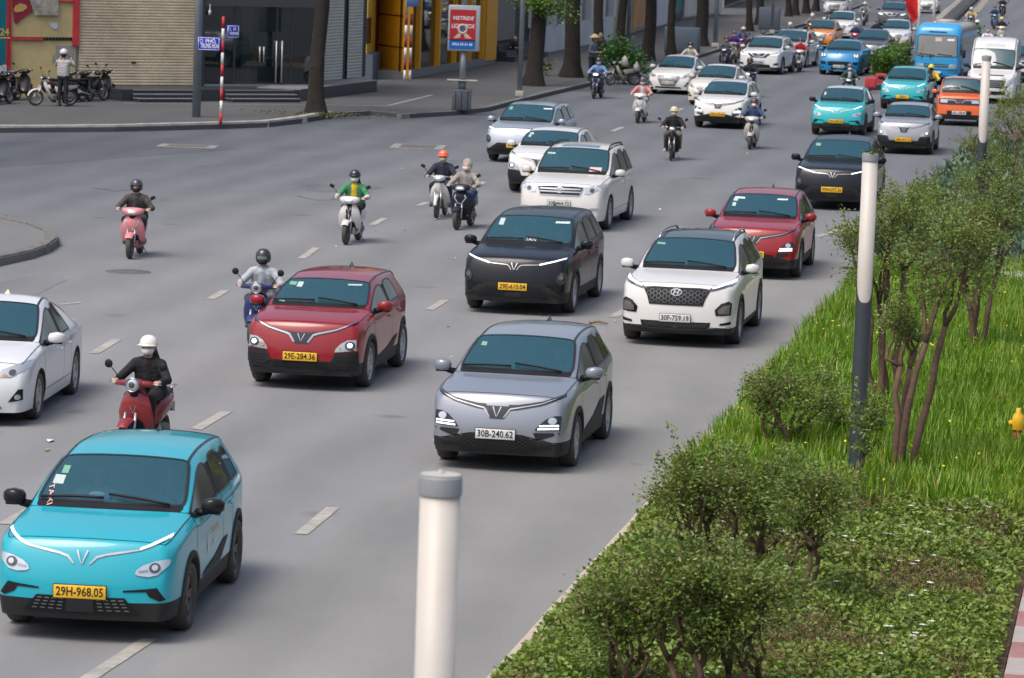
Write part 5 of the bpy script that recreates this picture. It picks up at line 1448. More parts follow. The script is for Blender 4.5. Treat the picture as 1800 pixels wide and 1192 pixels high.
def apron_mesh(levels, bulge=.10, n=12, th=.05):
    """levels: (z, y, halfwidth)"""
    vs = []; m = len(levels)
    for back in (0, 1):
        for z, y, hw in levels:
            for k in range(n+1):
                u = -1+2*k/n
                yy = y + bulge*(abs(u)**2.2) + (th if back else 0)*(1-.6*abs(u)**4)
                vs.append((hw*u*(1 if not back else .97), yy, z))
    N = n+1; fs = []
    for i in range(m-1):
        for k in range(n):
            fs.append((i*N+k, i*N+k+1, (i+1)*N+k+1, (i+1)*N+k)); o = m*N
            fs.append((o+i*N+k+1, o+i*N+k, o+(i+1)*N+k, o+(i+1)*N+k+1))
        for k in (0, n): fs.append((i*N+k, (i+1)*N+k, m*N+(i+1)*N+k, m*N+i*N+k))
    for i in (0, m-1):
        for k in range(n): fs.append((i*N+k, i*N+k+1, m*N+i*N+k+1, m*N+i*N+k))
    return MB().add(vs, fs, True)
def apron_patch(levels, bulge, poly, off=.008):
    """flat trim lying on the apron front: poly of (x, z)"""
    def surf(x, z):
        for (z0, y0, h0), (z1, y1, h1) in zip(levels, levels[1:]):
            if z0 <= z <= z1 or (z1 == levels[-1][0] and z > z1) or (z0 == levels[0][0] and z < z0):
                t = (z-z0)/(z1-z0); y, hw = lerp(y0, y1, t), lerp(h0, h1, t); return y+bulge*(min(1, abs(x)/hw)**2.2)-off
        return levels[-1][1]
    bm = bmesh.new(); f = bm.faces.new([bm.verts.new((p[0], p[1], 0)) for p in poly]); bmesh.ops.triangulate(bm, faces=[f]); bmesh.ops.subdivide_edges(bm, edges=list(bm.edges), cuts=2, use_grid_fill=True)
    bm.verts.index_update(); vs = [(v.co.x, surf(v.co.x, v.co.y), v.co.y) for v in bm.verts]; fs = [tuple(v.index for v in f.verts) for f in bm.faces]; bm.free()
    return MB().add(vs, fs, True)
def bars_and_mirrors(root, z=1.02, y=-.33, mirrors=2, round_m=False, hw=.37):
    MB().tube([(-hw, y+.05, z), (-.16, y-.02, z+.015), (.16, y-.02, z+.015), (hw, y+.05, z)], .013, 8).build('handlebar', STEEL, root)
    for s in (-1, 1):
        MB().tube([(s*(hw-.10), y+.035, z+.002), (s*(hw+.015), y+.052, z)], .020, 8).build('grip', BLACK, root)
        MB().tube([(s*(hw-.13), y-.02, z-.01), (s*(hw-.06), y-.045, z-.012), (s*(hw+.02), y-.03, z-.012)], .008, 6).build('brake_lever', STEEL, root)
        if mirrors == 2 or s == mirrors:
            c = Vector((s*(hw+.03), y-.02, z+.24)); m = MB()
            m.tube([(s*(hw-.13), y, z+.02), (s*(hw-.06), y-.0, z+.13), tuple(c)], .007, 6)
            if round_m: m.lathe([(0, -.015), (.045, -.012), (.06, 0), (.045, .012), (0, .014)], 16, c=c, axis='Y')
            else: m.bbox(c+Vector((s*.015, 0, .02)), (.11, .03, .075), .02, Matrix.Rotation(s*-.5, 3, 'Y'))
            m.build('mirror', BLACK, root)
def build_scooter(style='modern'):
    root = empty('scooter')
    bike_wheel(root, -.63, .265, .10); bike_wheel(root, .63, .255, .115)
    for s in (-1, 1): MB().tube([(s*.085, -.60, .27), (s*.075, -.50, .62)], .022, 8).build('fork', STEEL, root)
    fender(root, -.63, .275, .085, R(205), R(35), BIKE0) if False else fender(root, -.63, .285, .10, R(45), R(138), BIKE0)
    lv = [(.20, -.22, .15), (.27, -.28, .215), (.40, -.34, .255), (.55, -.40, .262), (.68, -.44, .245), (.78, -.44, .205), (.86, -.42, .15), (.92, -.39, .09)]
    if style == 'round': lv = [(.20, -.22, .16), (.28, -.28, .225), (.45, -.36, .255), (.60, -.41, .25), (.74, -.42, .22), (.86, -.40, .16), (.92, -.375, .10)]
    bu = .10
    ap = apron_mesh(lv, bu).build('front_apron', BIKE0, root, fix=True)
    # dark wheel well in the apron
    well = [(-.135, .22), (.135, .22), (.15, .36), (.125, .475), (.06, .52), (-.06, .52), (-.125, .475), (-.15, .36)]
    apron_patch(lv, bu, well, .004).build('wheel_well', BLACK, ap)
    if style == 'modern':
        apron_patch(lv, bu, [(-.115, .83), (-.155, .74), (-.055, .60), (0, .58), (.055, .60), (.155, .74), (.115, .83), (.10, .80), (.12, .74), (.04, .635), (0, .62), (-.04, .635), (-.12, .74), (-.10, .80)], .010).build('chrome_trim', LENS, ap)
    elif style == 'stripe':
        apron_patch(lv, bu, [(-.055, .50), (.055, .50), (.07, .88), (-.07, .88)], .010).build('centre_stripe', GLOSSBLACK, ap)
        apron_patch(lv, bu, [(-.012, .56), (.012, .56), (.014, .72), (.055, .80), (.045, .815), (0, .765), (-.045, .815), (-.055, .80), (-.014, .72)], .016).build('emblem', CHROME, ap)
    elif style == 'round':
        apron_patch(lv, bu, [(-.05, .70), (-.038, .70), (0, .615), (.038, .70), (.05, .70), (.008, .60), (-.008, .60)], .012).build('emblem', CHROME, ap)
    # cowl with headlight
    if style == 'round':
        MB().loft([(0, -.30, 1.0, .06, .05), (0, -.36, 1.01, .16, .07), (0, -.42, 1.01, .13, .065), (0, -.46, 1.0, .07, .05)], 16).loft([(-.30, -.31, 1.0, .04, .035), (-.10, -.36, 1.01, .07, .05), (.10, -.36, 1.01, .07, .05), (.30, -.31, 1.0, .04, .035)], 12, axis='X').build('handlebar_cowl', BIKE0, root)
        MB().lathe([(.10, -.44), (.105, -.475), (.092, -.49), (.085, -.47)], 24, c=(0, 0, 1.0), axis='Y').build('headlight_ring', CHROME, root)
        hl = MB().lathe([(.085, -.472), (.06, -.485), (.001, -.49)], 24, c=(0, 0, 1.0), axis='Y').build('headlight', LENS, root)
        MB().lathe([(.045, -.489), (.03, -.497), (.001, -.499)], 16, c=(0, 0, 1.0), axis='Y').build('lens', DARKLENS, hl)
        MB().tube([(0, -.40, .94), (0, -.36, .86)], [.05, .07], 12).build('steering_neck', BLACK, root)
    else:
        MB().loft([(0, -.27, .985, .10, .05), (0, -.33, .99, .235, .075), (0, -.40, .985, .225, .085), (0, -.455, .965, .14, .065), (0, -.48, .95, .06, .035)], 20, 2.6).build('handlebar_cowl', BIKE0, root)
        hl = MB().loft([(0, -.435, .965, .135, .050), (0, -.472, .958, .105, .043), (0, -.492, .95, .05, .025)], 16, 2.6).build('headlight', LENS, root)
        MB().tube([(0, -.39, .94), (0, -.36, .86)], [.06, .08], 12).build('steering_neck', BLACK, root)
    bars_and_mirrors(root, 1.02, -.33, 2 if style != 'modern' else 1, style == 'round')
    MB().loft([(0, -.20, .27, .15, .03), (0, -.05, .27, .17, .035), (0, .15, .29, .17, .04), (0, .25, .33, .15, .07)], 16, 4).build('footboard', BIKE1, root)
    MB().loft([(0, .18, .45, .11, .17), (0, .32, .55, .155, .19), (0, .60, .62, .165, .15), (0, .82, .68, .12, .09), (0, .96, .72, .05, .04)], 18, 2.8).build('rear_body', BIKE0, root)
    MB().loft([(0, .10, .76, .10, .03), (0, .22, .775, .14, .045), (0, .50, .775, .155, .05), (0, .78, .80, .125, .045), (0, .88, .80, .08, .025)], 16, 3).build('seat', BSEAT, root)
    MB().loft([(.02, .25, .30, .10, .09), (.02, .45, .29, .13, .10), (.02, .66, .27, .12, .08)], 12, 3).build('engine', ENG, root)
    MB().tube([(-.12, .30, .20), (-.17, .45, .22), (-.17, .55, .25), (-.17, .85, .32)], [.02, .025, .055, .05], 10).build('exhaust', ENG, root)
    MB().tube([(.13, .20, .24), (.20, .28, .05), (.22, .30, .03)], .012, 6).build('side_stand', STEEL, root)
    tl = MB().loft([(0, .86, .74, .10, .04), (0, .95, .74, .06, .025)], 12).build('tail_light', mat('tail_red', (.35, .01, .01), .25, coat=1), root)
    MB().box((0, .93, .55), (.19, .01, .14)).build('number_plate', PLATE_W, root)
    MB().loft([(0, .78, .62, .07, .03), (0, .92, .50, .06, .02)], 10).build('rear_fender', BLACK, root)
    MB().tube([(-.11, .72, .83), (-.12, .90, .86), (0, .97, .865), (.12, .90, .86), (.11, .72, .83)], .012, 6).build('grab_rail', STEEL, root)
    return root
def build_cub():
    root = empty('motorbike')
    bike_wheel(root, -.62, .29, .07, True); bike_wheel(root, .62, .29, .08, True)
    for s in (-1, 1): MB().tube([(s*.075, -.62, .29), (s*.075, -.46, .72)], .020, 8).build('fork', STEEL, root)
    fender(root, -.62, .305, .055, R(20), R(165), BIKE0)
    # leg shields either side of the wheel
    for s in (-1, 1):
        vs = []
        for z, y, x0, x1 in ((.86, -.40, .03, .10), (.72, -.38, .06, .20), (.55, -.30, .09, .25), (.40, -.20, .10, .25), (.28, -.12, .10, .20), (.24, -.06, .11, .17)):
            for k in range(5):
                u = k/4; vs.append((s*lerp(x0, x1, u), y+.09*u*u, z))
        MB().add(vs, [(5*i+k, 5*i+k+1, 5*i+k+6, 5*i+k+5) for i in range(5) for k in range(4)], True).build('leg_shield', BIKE0, root)
    MB().loft([(0, -.44, .78, .05, .10), (0, -.40, .70, .08, .16), (0, -.30, .60, .07, .14), (0, -.05, .48, .055, .07), (0, .12, .52, .06, .08)], 14).build('frame_cover', BIKE1, root)
    MB().loft([(0, -.26, .97, .09, .045), (0, -.34, .985, .16, .07), (0, -.41, .975, .12, .075), (0, -.45, .965, .085, .055)], 16, 2.8).build('handlebar_cowl', BIKE1, root)
    MB().loft([(0, -.43, .965, .095, .062, 3), (0, -.475, .96, .08, .05, 3), (0, -.49, .955, .04, .02, 3)], 14).build('headlight', LENS, root)
    bars_and_mirrors(root, 1.0, -.31, 2)
    MB().loft([(0, .08, .56, .06, .12), (0, .30, .62, .11, .13), (0, .60, .66, .12, .11), (0, .90, .70, .05, .05)], 16, 2.8).build('rear_body', BIKE0, root)
    MB().loft([(0, .06, .76, .09, .03), (0, .30, .775, .13, .045), (0, .75, .79, .12, .045), (0, .86, .80, .07, .025)], 14, 3).build('seat', BSEAT, root)
    MB().loft([(0, -.12, .33, .09, .09), (0, .05, .32, .12, .12), (0, .22, .33, .10, .10)], 12, 3).tube([(-.24, .05, .27), (.24, .05, .27)], .014, 6).build('engine', ENG, root)
    MB().tube([(-.11, 0, .22), (-.15, .3, .22), (-.15, .45, .25), (-.15, .95, .36)], [.018, .022, .045, .04], 10).build('exhaust', CHROME, root)
    MB().tube([(.0, .25, .40), (.07, .62, .29)], .02, 6).build('swing_arm', ENG, root)
    fender(root, .62, .305, .06, R(60), R(150), BLACK, 'rear_fender') if False else fender(root, .62, .31, .06, R(10), R(120), BLACK, 'rear_fender')
    MB().loft([(0, .86, .72, .07, .035), (0, .94, .71, .05, .025)], 12).build('tail_light', mat('tail_red', (.35, .01, .01), .25, coat=1), root)
    MB().box((0, .95, .52), (.19, .01, .14)).build('number_plate', PLATE_W, root)
    MB().tube([(.10, .10, .24), (.20, .18, .05), (.22, .20, .03)], .012, 6).build('side_stand', STEEL, root)
    return root
BPROTO = {'modern': build_scooter('modern'), 'stripe': build_scooter('stripe'), 'round': build_scooter('round'), 'cub': build_cub()}
def place_bike(style, px, py, label, col, trim=(.02, .021, .023), rz=None, rim=DARKALLOY, z=0., lit=None, group='motorbikes in traffic', lean=0., scale=.91):
    rz = -HEAD if rz is None else R(rz)
    g = G(px, py, z); pp = BPROTO[style]
    def pm(c):
        k = ('b', tuple(round(x, 4) for x in c))
        if k not in _mats: _mats[k] = paint('bk%d' % len(_mats), c, 0., .35, .10*min(1, .15+1.1*max(c)))
        return _mats[k]
    mp = {BIKE0.name: pm(col), BIKE1.name: pm(trim), RIM0.name: rim}
    o = copy_tree(pp, None, mp); o.name = 'motorbike' if style == 'cub' else 'scooter'
    M = Matrix.Translation((g.x, g.y, z)) @ Matrix.Rotation(rz, 4, 'Z') @ Matrix.Rotation(lean, 4, 'Y') @ Matrix.Scale(scale, 4) @ Matrix.Translation((0, .62, 0))
    o.matrix_world = M
    tag(o, label, 'motorbike' if style == 'cub' else 'scooter', group)
    if lit:
        for ch in o.children:
            if ch.name.startswith('headlight') and 'ring' not in ch.name: ch.material_slots[0].link = 'OBJECT'; ch.material_slots[0].material = LIT
    return o, M
WHITEB = (.62, .61, .58)
RC = [0]
def ride(style, px, py, blabel, bcol, plabel, top, bottom, trim=(.02,.021,.023), rz=None, lit=None, rim=DARKALLOY, key=None, scale=.91, **k):
    o, M = place_bike(style, px, py, blabel, bcol, trim, rz, rim, 0., lit, scale=scale)
    RC[0] += 1
    return person(key or ('cub' if style == 'cub' else ('scooter', 'scooter2')[RC[0] % 2]), M, plabel, top, bottom, **k)
BK = (.012, .012, .014)
ride('modern', 228, 455, 'pink scooter alone in the junction', (.66, .22, .24), 'rider in dark jacket and black scarf on the pink scooter', (.055, .05, .05), (.03, .03, .035), (.3, .1, .1), -4, helmet='three', hcol=(.03,.035,.05), mask=BK)
ride('stripe', 608, 430, 'white scooter with black centre stripe', WHITEB, 'rider in yellow shirt and green and white jacket', (.045, .21, .10), (.012, .014, .02), rz=-10, helmet='half', hcol=BK, mask=(.72,.70,.68), shirt=(.62, .42, .02), sleeve=(.58, .57, .52), longhair=True)
ride('cub', 767, 385, 'white motorbike with leg shields beside the dark scooter', WHITEB, 'rider in navy jacket and orange helmet with beige mask', (.022, .026, .045), (.02, .03, .06), (.5,.5,.48), -8, helmet='half', hcol=(.75, .13, .05), mask=(.55, .48, .36))
ride('modern', 803, 404, 'dark blue black scooter beside the white motorbike', (.012, .016, .026), 'rider in beige hooded jacket and white mask', (.30, .27, .245), (.02, .045, .12), rz=-14, helmet='hood', hcol=(.32,.29,.27), mask=(.65,.62,.60))
ride('round', 444, 609, 'navy blue scooter with round headlight left of the red hatchback', (.008, .018, .11), 'rider in pale grey blue shirt and black helmet', (.38, .42, .45), (.12, .13, .14), rz=-9, helmet='three', hcol=(.02,.022,.026), mask=BK, visor=(.16,.17,.18))
ride('round', 222, 806, 'dark red scooter with round headlight behind the front turquoise taxi', (.22, .012, .018), 'woman in black jacket and white helmet on the dark red scooter', (.008, .008, .010), (.010, .011, .014), rz=-16, helmet='half', hcol=(.72, .69, .62), mask=(.68, .68, .68), longhair=True, shirt=(.008,.008,.010))
ride('modern', 1044, 174, 'dark blue scooter riding along the far pavement', (.010, .02, .05), 'rider in light blue shirt with backpack near the pavement', (.16, .28, .52), (.05, .05, .07), rz=-14, helmet='half', hcol=BK, mask=(.7,.7,.7), pack=(.012,.015,.03), lit=True)
ride('modern', 1121, 217, 'white scooter in front of the far white saloons', WHITEB, 'rider in pink jacket and dark helmet on a white scooter', (.52, .22, .22), (.25, .33, .42), rz=-12, helmet='half', hcol=(.07,.05,.05), mask=(.72,.70,.70), shirt=(.5, .5, .5))
ride('cub', 1179, 283, 'black motorbike in the middle of the road', BK, 'rider in black jacket and cream helmet', (.014, .014, .016), (.14, .12, .10), rz=-6, helmet='half', hcol=(.60, .48, .33), mask=(.6, .55, .5), shoe=(.6, .5, .4))
ride('stripe', 1318, 263, 'beige scooter beside the white crossover taxi', (.42, .39, .35), 'rider in denim jacket and dark red visor helmet', (.03, .06, .13), (.03, .05, .10), (.3,.28,.25), -10, helmet='three', hcol=(.05,.015,.018), mask=(.72,.70,.68), visor=(.25,.03,.03))
ride('modern', 1310, 172, 'dark scooter between the cream saloon and V-grilled SUV', (.05, .03, .03), 'rider in navy coat behind the cream white saloon', (.010, .013, .03), (.02, .04, .10), rz=-16, helmet='three', hcol=BK, mask=BK, lit=True)
ride('modern', 1270, 124, 'dark grey scooter at the front of the pavement group', (.03, .035, .05), 'rider in grey jacket with dark straps near the pavement', (.13, .14, .15), (.03, .05, .12), rz=-14, helmet='three', hcol=(.12,.02,.03), mask=(.5,.3,.28), pack=BK)
ride('modern', 1285, 112, 'cream scooter among the group beside the pavement', (.52, .46, .34), 'rider in purple jacket on the cream scooter', (.13, .03, .28), (.06, .05, .06), rz=-14, helmet='half', hcol=(.2,.05,.05), mask=(.75,.72,.70))
ride('modern', 1300, 103, 'dark red scooter at the rear of the pavement group', (.16, .02, .03), 'rider in blue and red jacket with white helmet', (.03, .12, .30), (.15, .03, .04), rz=-14, helmet='half', hcol=(.7,.68,.66), mask=(.25,.15,.12), shirt=(.5,.16,.10), sleeve=(.45,.15,.10))
ride('cub', 1336, 112, 'dark motorbike hidden behind the V-grilled SUV', BK, 'rider in white shirt with black straps above the white SUV roof', (.6, .58, .58), BK, rz=-11, helmet='half', hcol=(.05,.04,.04), pack=BK)
ride('modern', 1384, 92, 'pale scooter behind the silver white car', (.4,.42,.42), 'rider in denim jacket and cream helmet above the silver car', (.05, .14, .25), (.04,.06,.1), rz=-11, helmet='half', hcol=(.68,.60,.45), mask=(.6,.5,.45))
ride('modern', 1424, 72, 'small red scooter left of the orange hatchback', (.3, .05, .04), 'rider in grey patterned top left of the orange hatchback', (.20,.19,.20), (.05,.04,.04), rz=-11, helmet='half', hcol=(.6,.58,.55), mask=(.6,.55,.5))
ride('stripe', 1403, 127, 'white and black scooter between the V-grilled SUV and blue SUV', (.55,.54,.52), 'rider in red jacket between the white and blue SUVs', (.42, .012, .02), (.012,.012,.016), rz=-9, helmet='half', hcol=(.06,.02,.02), mask=(.62,.55,.5), sleeve=(.03,.03,.04))
ride('modern', 1490, 184, 'dark green scooter behind the pale-roofed turquoise taxi', (.02, .05, .05), 'rider in dark green jacket in front of the blue SUV', (.012, .05, .045), BK, rz=-8, helmet='three', hcol=(.05,.07,.12), mask=(.72,.70,.68), shirt=(.5,.5,.48))
ride('modern', 1501, 92, 'bright red scooter beside the orange hatchback', (.42, .015, .03), 'rider in dark blue jacket on the bright red scooter', (.02, .04, .10), (.05,.05,.06), rz=-10, helmet='half', hcol=(.55,.57,.6), mask=(.5,.5,.55))
ride('cub', 1517, 46, 'grey motorbike near the top of the road', (.2,.2,.2), 'rider in grey top and white helmet near the top of the road', (.22, .24, .25), (.16,.15,.14), rz=-10, helmet='half', hcol=(.6,.57,.5))
ride('modern', 1538, 84, 'dark scooter behind the dark grey saloon', BK, 'rider in navy shirt behind the dark grey saloon', (.012, .018, .035), (.4,.4,.4), rz=-10, helmet='half', hcol=(.08,.06,.05), lit=True)
ride('cub', 1634, 184, 'dark motorbike between the turquoise taxi and the bus', BK, 'rider in bright yellow jacket and yellow helmet', (.70, .46, .01), (.03, .06, .12), rz=-6, helmet='half', hcol=(.65, .50, .05), mask=BK, shirt=(.02,.04,.12))
ride('modern', 1706, 56, 'dark scooter coming down past the barrier', (.03,.04,.05), 'rider in beige shirt beside the concrete barrier', (.50, .38, .22), BK, rz=-6, helmet='half', hcol=(.5,.45,.5), mask=(.4,.3,.25))
ride('modern', 1716, 84, 'green scooter behind the blue bus', (.05,.12,.08), 'rider in green camouflage top behind the bus', (.06, .17, .09), (.05,.08,.05), rz=-6, helmet='half', hcol=(.7,.68,.66), mask=BK)
ride('modern', 1760, 77, 'cream white scooter at the upper right', (.58,.54,.46), 'rider in black top and yellow helmet at the upper right', (.015,.018,.03), (.12,.08,.06), rz=-4, helmet='half', hcol=(.62,.48,.16), mask=(.3,.28,.28))
ride('cub', 1735, 102, 'dark motorbike behind the white van', BK, 'rider in white shirt without helmet behind the white van', (.62,.60,.60), (.02,.03,.08), rz=-5)
ride('modern', 1748, 52, 'blue scooter in the top right corner', (.02,.06,.15), 'rider in blue jacket in the top right corner', (.012,.05,.12), BK, rz=-4, helmet='half', hcol=(.04,.04,.05), mask=(.5,.48,.46))
ride('modern', 1762, 32, 'dark scooter at the right of the top edge', BK, 'rider in dark clothes at the right of the top edge', (.02,.02,.03), BK, rz=-4, helmet='half', hcol=(.02,.05,.12))
ride('modern', 1206, 138, 'light scooter hidden behind the far white saloon', (.3,.3,.3), 'rider in cream top and black helmet above the far white saloon', (.5,.46,.40), BK, rz=-14, helmet='three', hcol=BK, mask=(.7,.66,.62))
ride('modern', 1470, 112, 'dark scooter in front of the orange hatchback', (.05,.05,.05), 'rider in white top and dark hat beside the orange hatchback', (.5,.5,.5), BK, rz=-12, helmet='half', hcol=(.10,.08,.08), scale=.98) if False else None
# people inside the two nearest taxis
def sit_in(P, car, side, label, top, hair=True):
    M = Matrix.Translation((side*P.w*.42, P.sc-P.fo+1.02, .24)); o = person('driver', car.matrix_world @ M if False else Matrix.Identity(4), label, top, (.03,.03,.04), group='people inside the cars')
    o.matrix_world = Matrix.Translation(car.location) @ Matrix.Rotation(car.rotation_euler.z, 4, 'Z') @ M
    return o
sit_in(P1, c1, 1, 'driver in turquoise shirt at the wheel of the front taxi', (.02, .30, .36)); sit_in(P1, c1, -1, 'passenger in white shirt in the front turquoise taxi', (.6, .6, .58))
sit_in(P4, c4, 1, 'driver in grey shirt at the wheel of the black people carrier', (.35, .33, .30)); sit_in(P4, c4, -1, 'passenger in dark top in the black people carrier', (.08, .06, .06))
sit_in(P2, c2, 1, 'driver in dark top at the wheel of the grey crossover', (.05, .05, .06)); sit_in(P3, c3, 1, 'driver in dark top at the wheel of the small red hatchback', (.03, .03, .04))
# tissue box on the front taxi's dashboard
l = Matrix.Translation(c1.location) @ Matrix.Rotation(c1.rotation_euler.z, 4, 'Z')
b = MB().bbox((-.18, P1.sc-P1.fo+.30, P1.zc+.03), (.26, .14, .11), .01).build('tissue_box', mat('tissue_blue', (.03,.08,.35), .5)); b.matrix_world = l
t_ = MB().ell((-.18, P1.sc-P1.fo+.30, P1.zc+.10), (.09, .03, .03), 8, 5).build('tissue', WHITE, b)
tag(b, 'blue tissue box on the dashboard of the front turquoise taxi', 'tissue box')
# pedestrians and parked bikes
def stand(key, px, py, rz, label, top, bottom, **k):
    g = G(px, py, .14); return person(key, Matrix.Translation(g) @ Matrix.Rotation(R(rz), 4, 'Z'), label, top, bottom, group='people on the pavement', **k)
stand('handsup', 110, 187, 165, 'man in grey sweater fastening his silver helmet by the parked bikes', (.34,.33,.33), (.012,.014,.02), helmet='half', hcol=(.55,.56,.58))
stand('stoop', 1039, 142, 60, 'vendor in grey blue jacket and straw hat by the plant bike', (.10,.12,.17), (.02,.02,.025), helmet='cone', hcol=(.5,.38,.20))
stand('stand', 1054, 134, -30, 'customer in black top standing by the plant bike', (.012,.012,.014), (.03,.03,.04))
stand('squat', 905, 105, -20, 'person in black squatting on the shop steps', (.015,.016,.02), (.02,.02,.025))
PG = 'bikes parked on the pavement'
for st, px, py, col, rz, lab in [('modern', -2, 179, BK, 165, 'black scooter at the far left end of the parked row'), ('modern', 30, 176, (.03,.035,.045), 155, 'black scooter second from the left in the parked row'),
        ('cub', 62, 186, (.55,.54,.52), -62, 'white and black motorbike parked in front of the man in grey'), ('modern', 133, 178, (.05,.045,.045), 150, 'grey scooter parked right behind the man in grey'),
        ('modern', 158, 178, (.018,.018,.02), 152, 'black scooter second from the right in the parked row'), ('cub', 182, 177, BK, 150, 'black motorbike at the right end of the parked row'),
        ('modern', 16, 182, (.012,.012,.014), 158, 'black scooter standing nearest at the left end of the parked row'), ('modern', 196, 174, (.016,.016,.018), 148, 'dark scooter furthest right in the parked row'), ('modern', 52, 174, (.02,.02,.022), 160, 'dark scooter at the back of the parked row')]:
    place_bike(st, px, py, lab, col, rz=rz, z=.14, group=PG, rim=ALLOY, lean=R(5))
ob_, Mb_ = place_bike('cub', 1072, 150, 'cream motorbike loaded with plants at the kerb', (.42,.38,.30), rz=-58, z=.0, group=PG, rim=ALLOY)
g = G(1095, 128, .14)
# plants and sacks on the vendor's bike
sk = mat('white_sack', (.36,.35,.33), .8, noise=(5,.2), bump=(8,.6))
MB().loft([(0,0,.30,.10,.10),(0,0,.45,.24,.20),(0,0,.75,.22,.18),(.02,0,.92,.08,.07),(.03,0,1.02,.05,.04)], 14, axis='Z').build('sack', sk).matrix_world = Mb_ @ Matrix.Translation((.24,.55,.42)) @ Matrix.Scale(.6,4)
tag(bpy.data.objects['sack'], 'white sack tied to the side of the plant bike', 'sack')
o = MB().loft([(0,0,0,.16,.14),(0,0,.18,.21,.18),(0,0,.45,.16,.14),(0,0,.60,.02,.02)], 12, axis='Z').build('sack', sk); o.matrix_world = Mb_ @ Matrix.Translation((0,.1,.80)) @ Matrix.Scale(.8,4); tag(o, 'pale bag on the saddle of the plant bike', 'sack')
# ================================================================== buildings along the left
class Fac:
    """vertical plane through two ground points, n points to the viewer; s along, z up, o outwards"""
    def __init__(s, A, B):
        s.A = Vector((A.x, A.y, 0)); d = Vector((B.x-A.x, B.y-A.y, 0)); s.L = d.length; s.d = d.normalized(); s.n = Vector((s.d.y, -s.d.x, 0))
        if s.n.y > 0: s.n = -s.n
    def P(s, a, z, o=0.): return s.A + s.d*a + s.n*o + Vector((0, 0, z))
    def px(s, px, py, o=0.):
        r = ray(px, py); q = s.A + s.n*o - Vector((0, 0, CAM_H)); q.z = 0
        t = q.dot(s.n)/Vector((r.x, r.y, 0)).dot(s.n); w = Vector((0, 0, CAM_H)) + r*t
        return (w-s.A).dot(s.d), w.z
    def box(s, mb, a0, a1, z0, z1, o0, o1):
        v = [s.P(a, z, o) for a in (a0, a1) for o in (o0, o1) for z in (z0, z1)]
        mb.add(v, [(0,1,3,2),(4,6,7,5),(0,4,5,1),(2,3,7,6),(0,2,6,4),(1,5,7,3)]); return mb
    def bpx(s, mb, x0, y0, x1, y1, o0, o1):
        a0, z1 = s.px(x0, y0, o1); a1, z0 = s.px(x1, y1, o1); return s.box(mb, min(a0, a1), max(a0, a1), min(z0, z1), max(z0, z1), o0, o1)
    def shutter(s, mb, a0, a1, z0, z1, o, pitch=.095):
        n = int((z1-z0)/pitch); vs = []; k = 0
        for i in range(n):
            z = z0+i*pitch
            for dz, do in ((0, 0), (.25, .022), (.7, .022), (.95, .0)):
                vs += [s.P(a0, z+dz*pitch, o+do), s.P(a1, z+dz*pitch, o+do)]
        mb.add(vs, [(2*i, 2*i+1, 2*i+3, 2*i+2) for i in range(4*n-1)]); return mb
    def text(s, txt, a, z, size, o, m, parent, name='lettering', sx=1., shear=0., off=0.):
        me = text_mesh(txt, size, .004, sx=sx, shear=shear, offset=off)
        flip = 1 if s.d.x > 0 else -1
        for v in me.vertices: v.co = s.P(a+v.co.x*flip, z+v.co.y, o+v.co.z)
        return link(name, me, m, parent)
WALLC = mat('wall_plaster', (.35,.33,.30), .85, noise=(1.5,.2))
CREAMP = mat('cream_panel', (.52,.42,.20), .7, noise=(.8,.18), dirt=((.25,.2,.12), .3))
REDF = mat('red_frame', (.45,.035,.04), .6, noise=(2,.2))
TEALP = mat('teal_board', (.0,.13,.17), .5, noise=(1,.1))
GOLD = mat('gold_letter', (.55,.40,.10), .5)
SHUT = mat('beige_shutter', (.62,.53,.38), .55, noise=(.7,.15), dirt=((.22,.17,.11), .40))
SHUTW = mat('white_shutter', (.52,.52,.47), .55, dirt=((.25,.22,.17), .4))
SHUTG = mat('grey_shutter', (.25,.24,.23), .55, dirt=((.15,.13,.11), .4))
GRAN = mat('dark_granite', (.028,.032,.042), .35, noise=(30,.3))
GRAN2 = mat('granite_edge', (.20,.20,.21), .5, noise=(20,.2))
ORNG = mat('orange_panel', (.82,.37,.008), .45, noise=(.6,.06), dirt=((.35,.2,.06), .35))
YELL = mat('yellow_panel', (.65,.45,.06), .5)
ALU = mat('aluminium', (.45,.46,.47), .4, metal=.6)
DGLASS = glass_mat('shop_glass', (.30,.36,.36), .55, (.008,.018,.022), .03)
WHT_B = mat('white_building', (.60,.62,.64), .7, noise=(.6,.08), dirt=((.35,.33,.30), .2))
BLUEG = glass_mat('blue_shop_glass', (.3,.4,.4), .85, (.05,.085,.095), .05)
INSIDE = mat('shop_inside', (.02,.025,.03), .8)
FLOORS = mat('shop_floor', (.12,.12,.12), .4)
# ---- corner shop
A_, B_ = G(140, 178, .14), G(526, 178.5, .14)
F1 = Fac(A_, B_); BK_ = -2.2                    # the wall stands 2 m behind the front of the steps
shop = empty('corner_shop', F1.P(0, .14))
def child(parent, name, m, mb, stuff=False):
    o = fix(mb.build(name, m, None), parent)
    if stuff: o['kind'] = 'stuff'
    return o
def fix(o, parent):
    o.parent = parent
    if not parent.parent: o.matrix_parent_inverse = Matrix.Translation(-Vector(parent.location))
    return o
aL = F1.px(-160, 100, BK_)[0]; aR = F1.px(562, 150, BK_)[0]
a343 = F1.px(343, 150, BK_)[0]; a358 = F1.px(357, 150, BK_)[0]; z150 = F1.px(343, 151, BK_)[1]
a140 = F1.px(140, 100, BK_)[0]; HT = 9.0
w = MB(); F1.box(w, aL, a358, .14, HT, BK_-6, BK_-.12); child(shop, 'wall', WALLC, w)
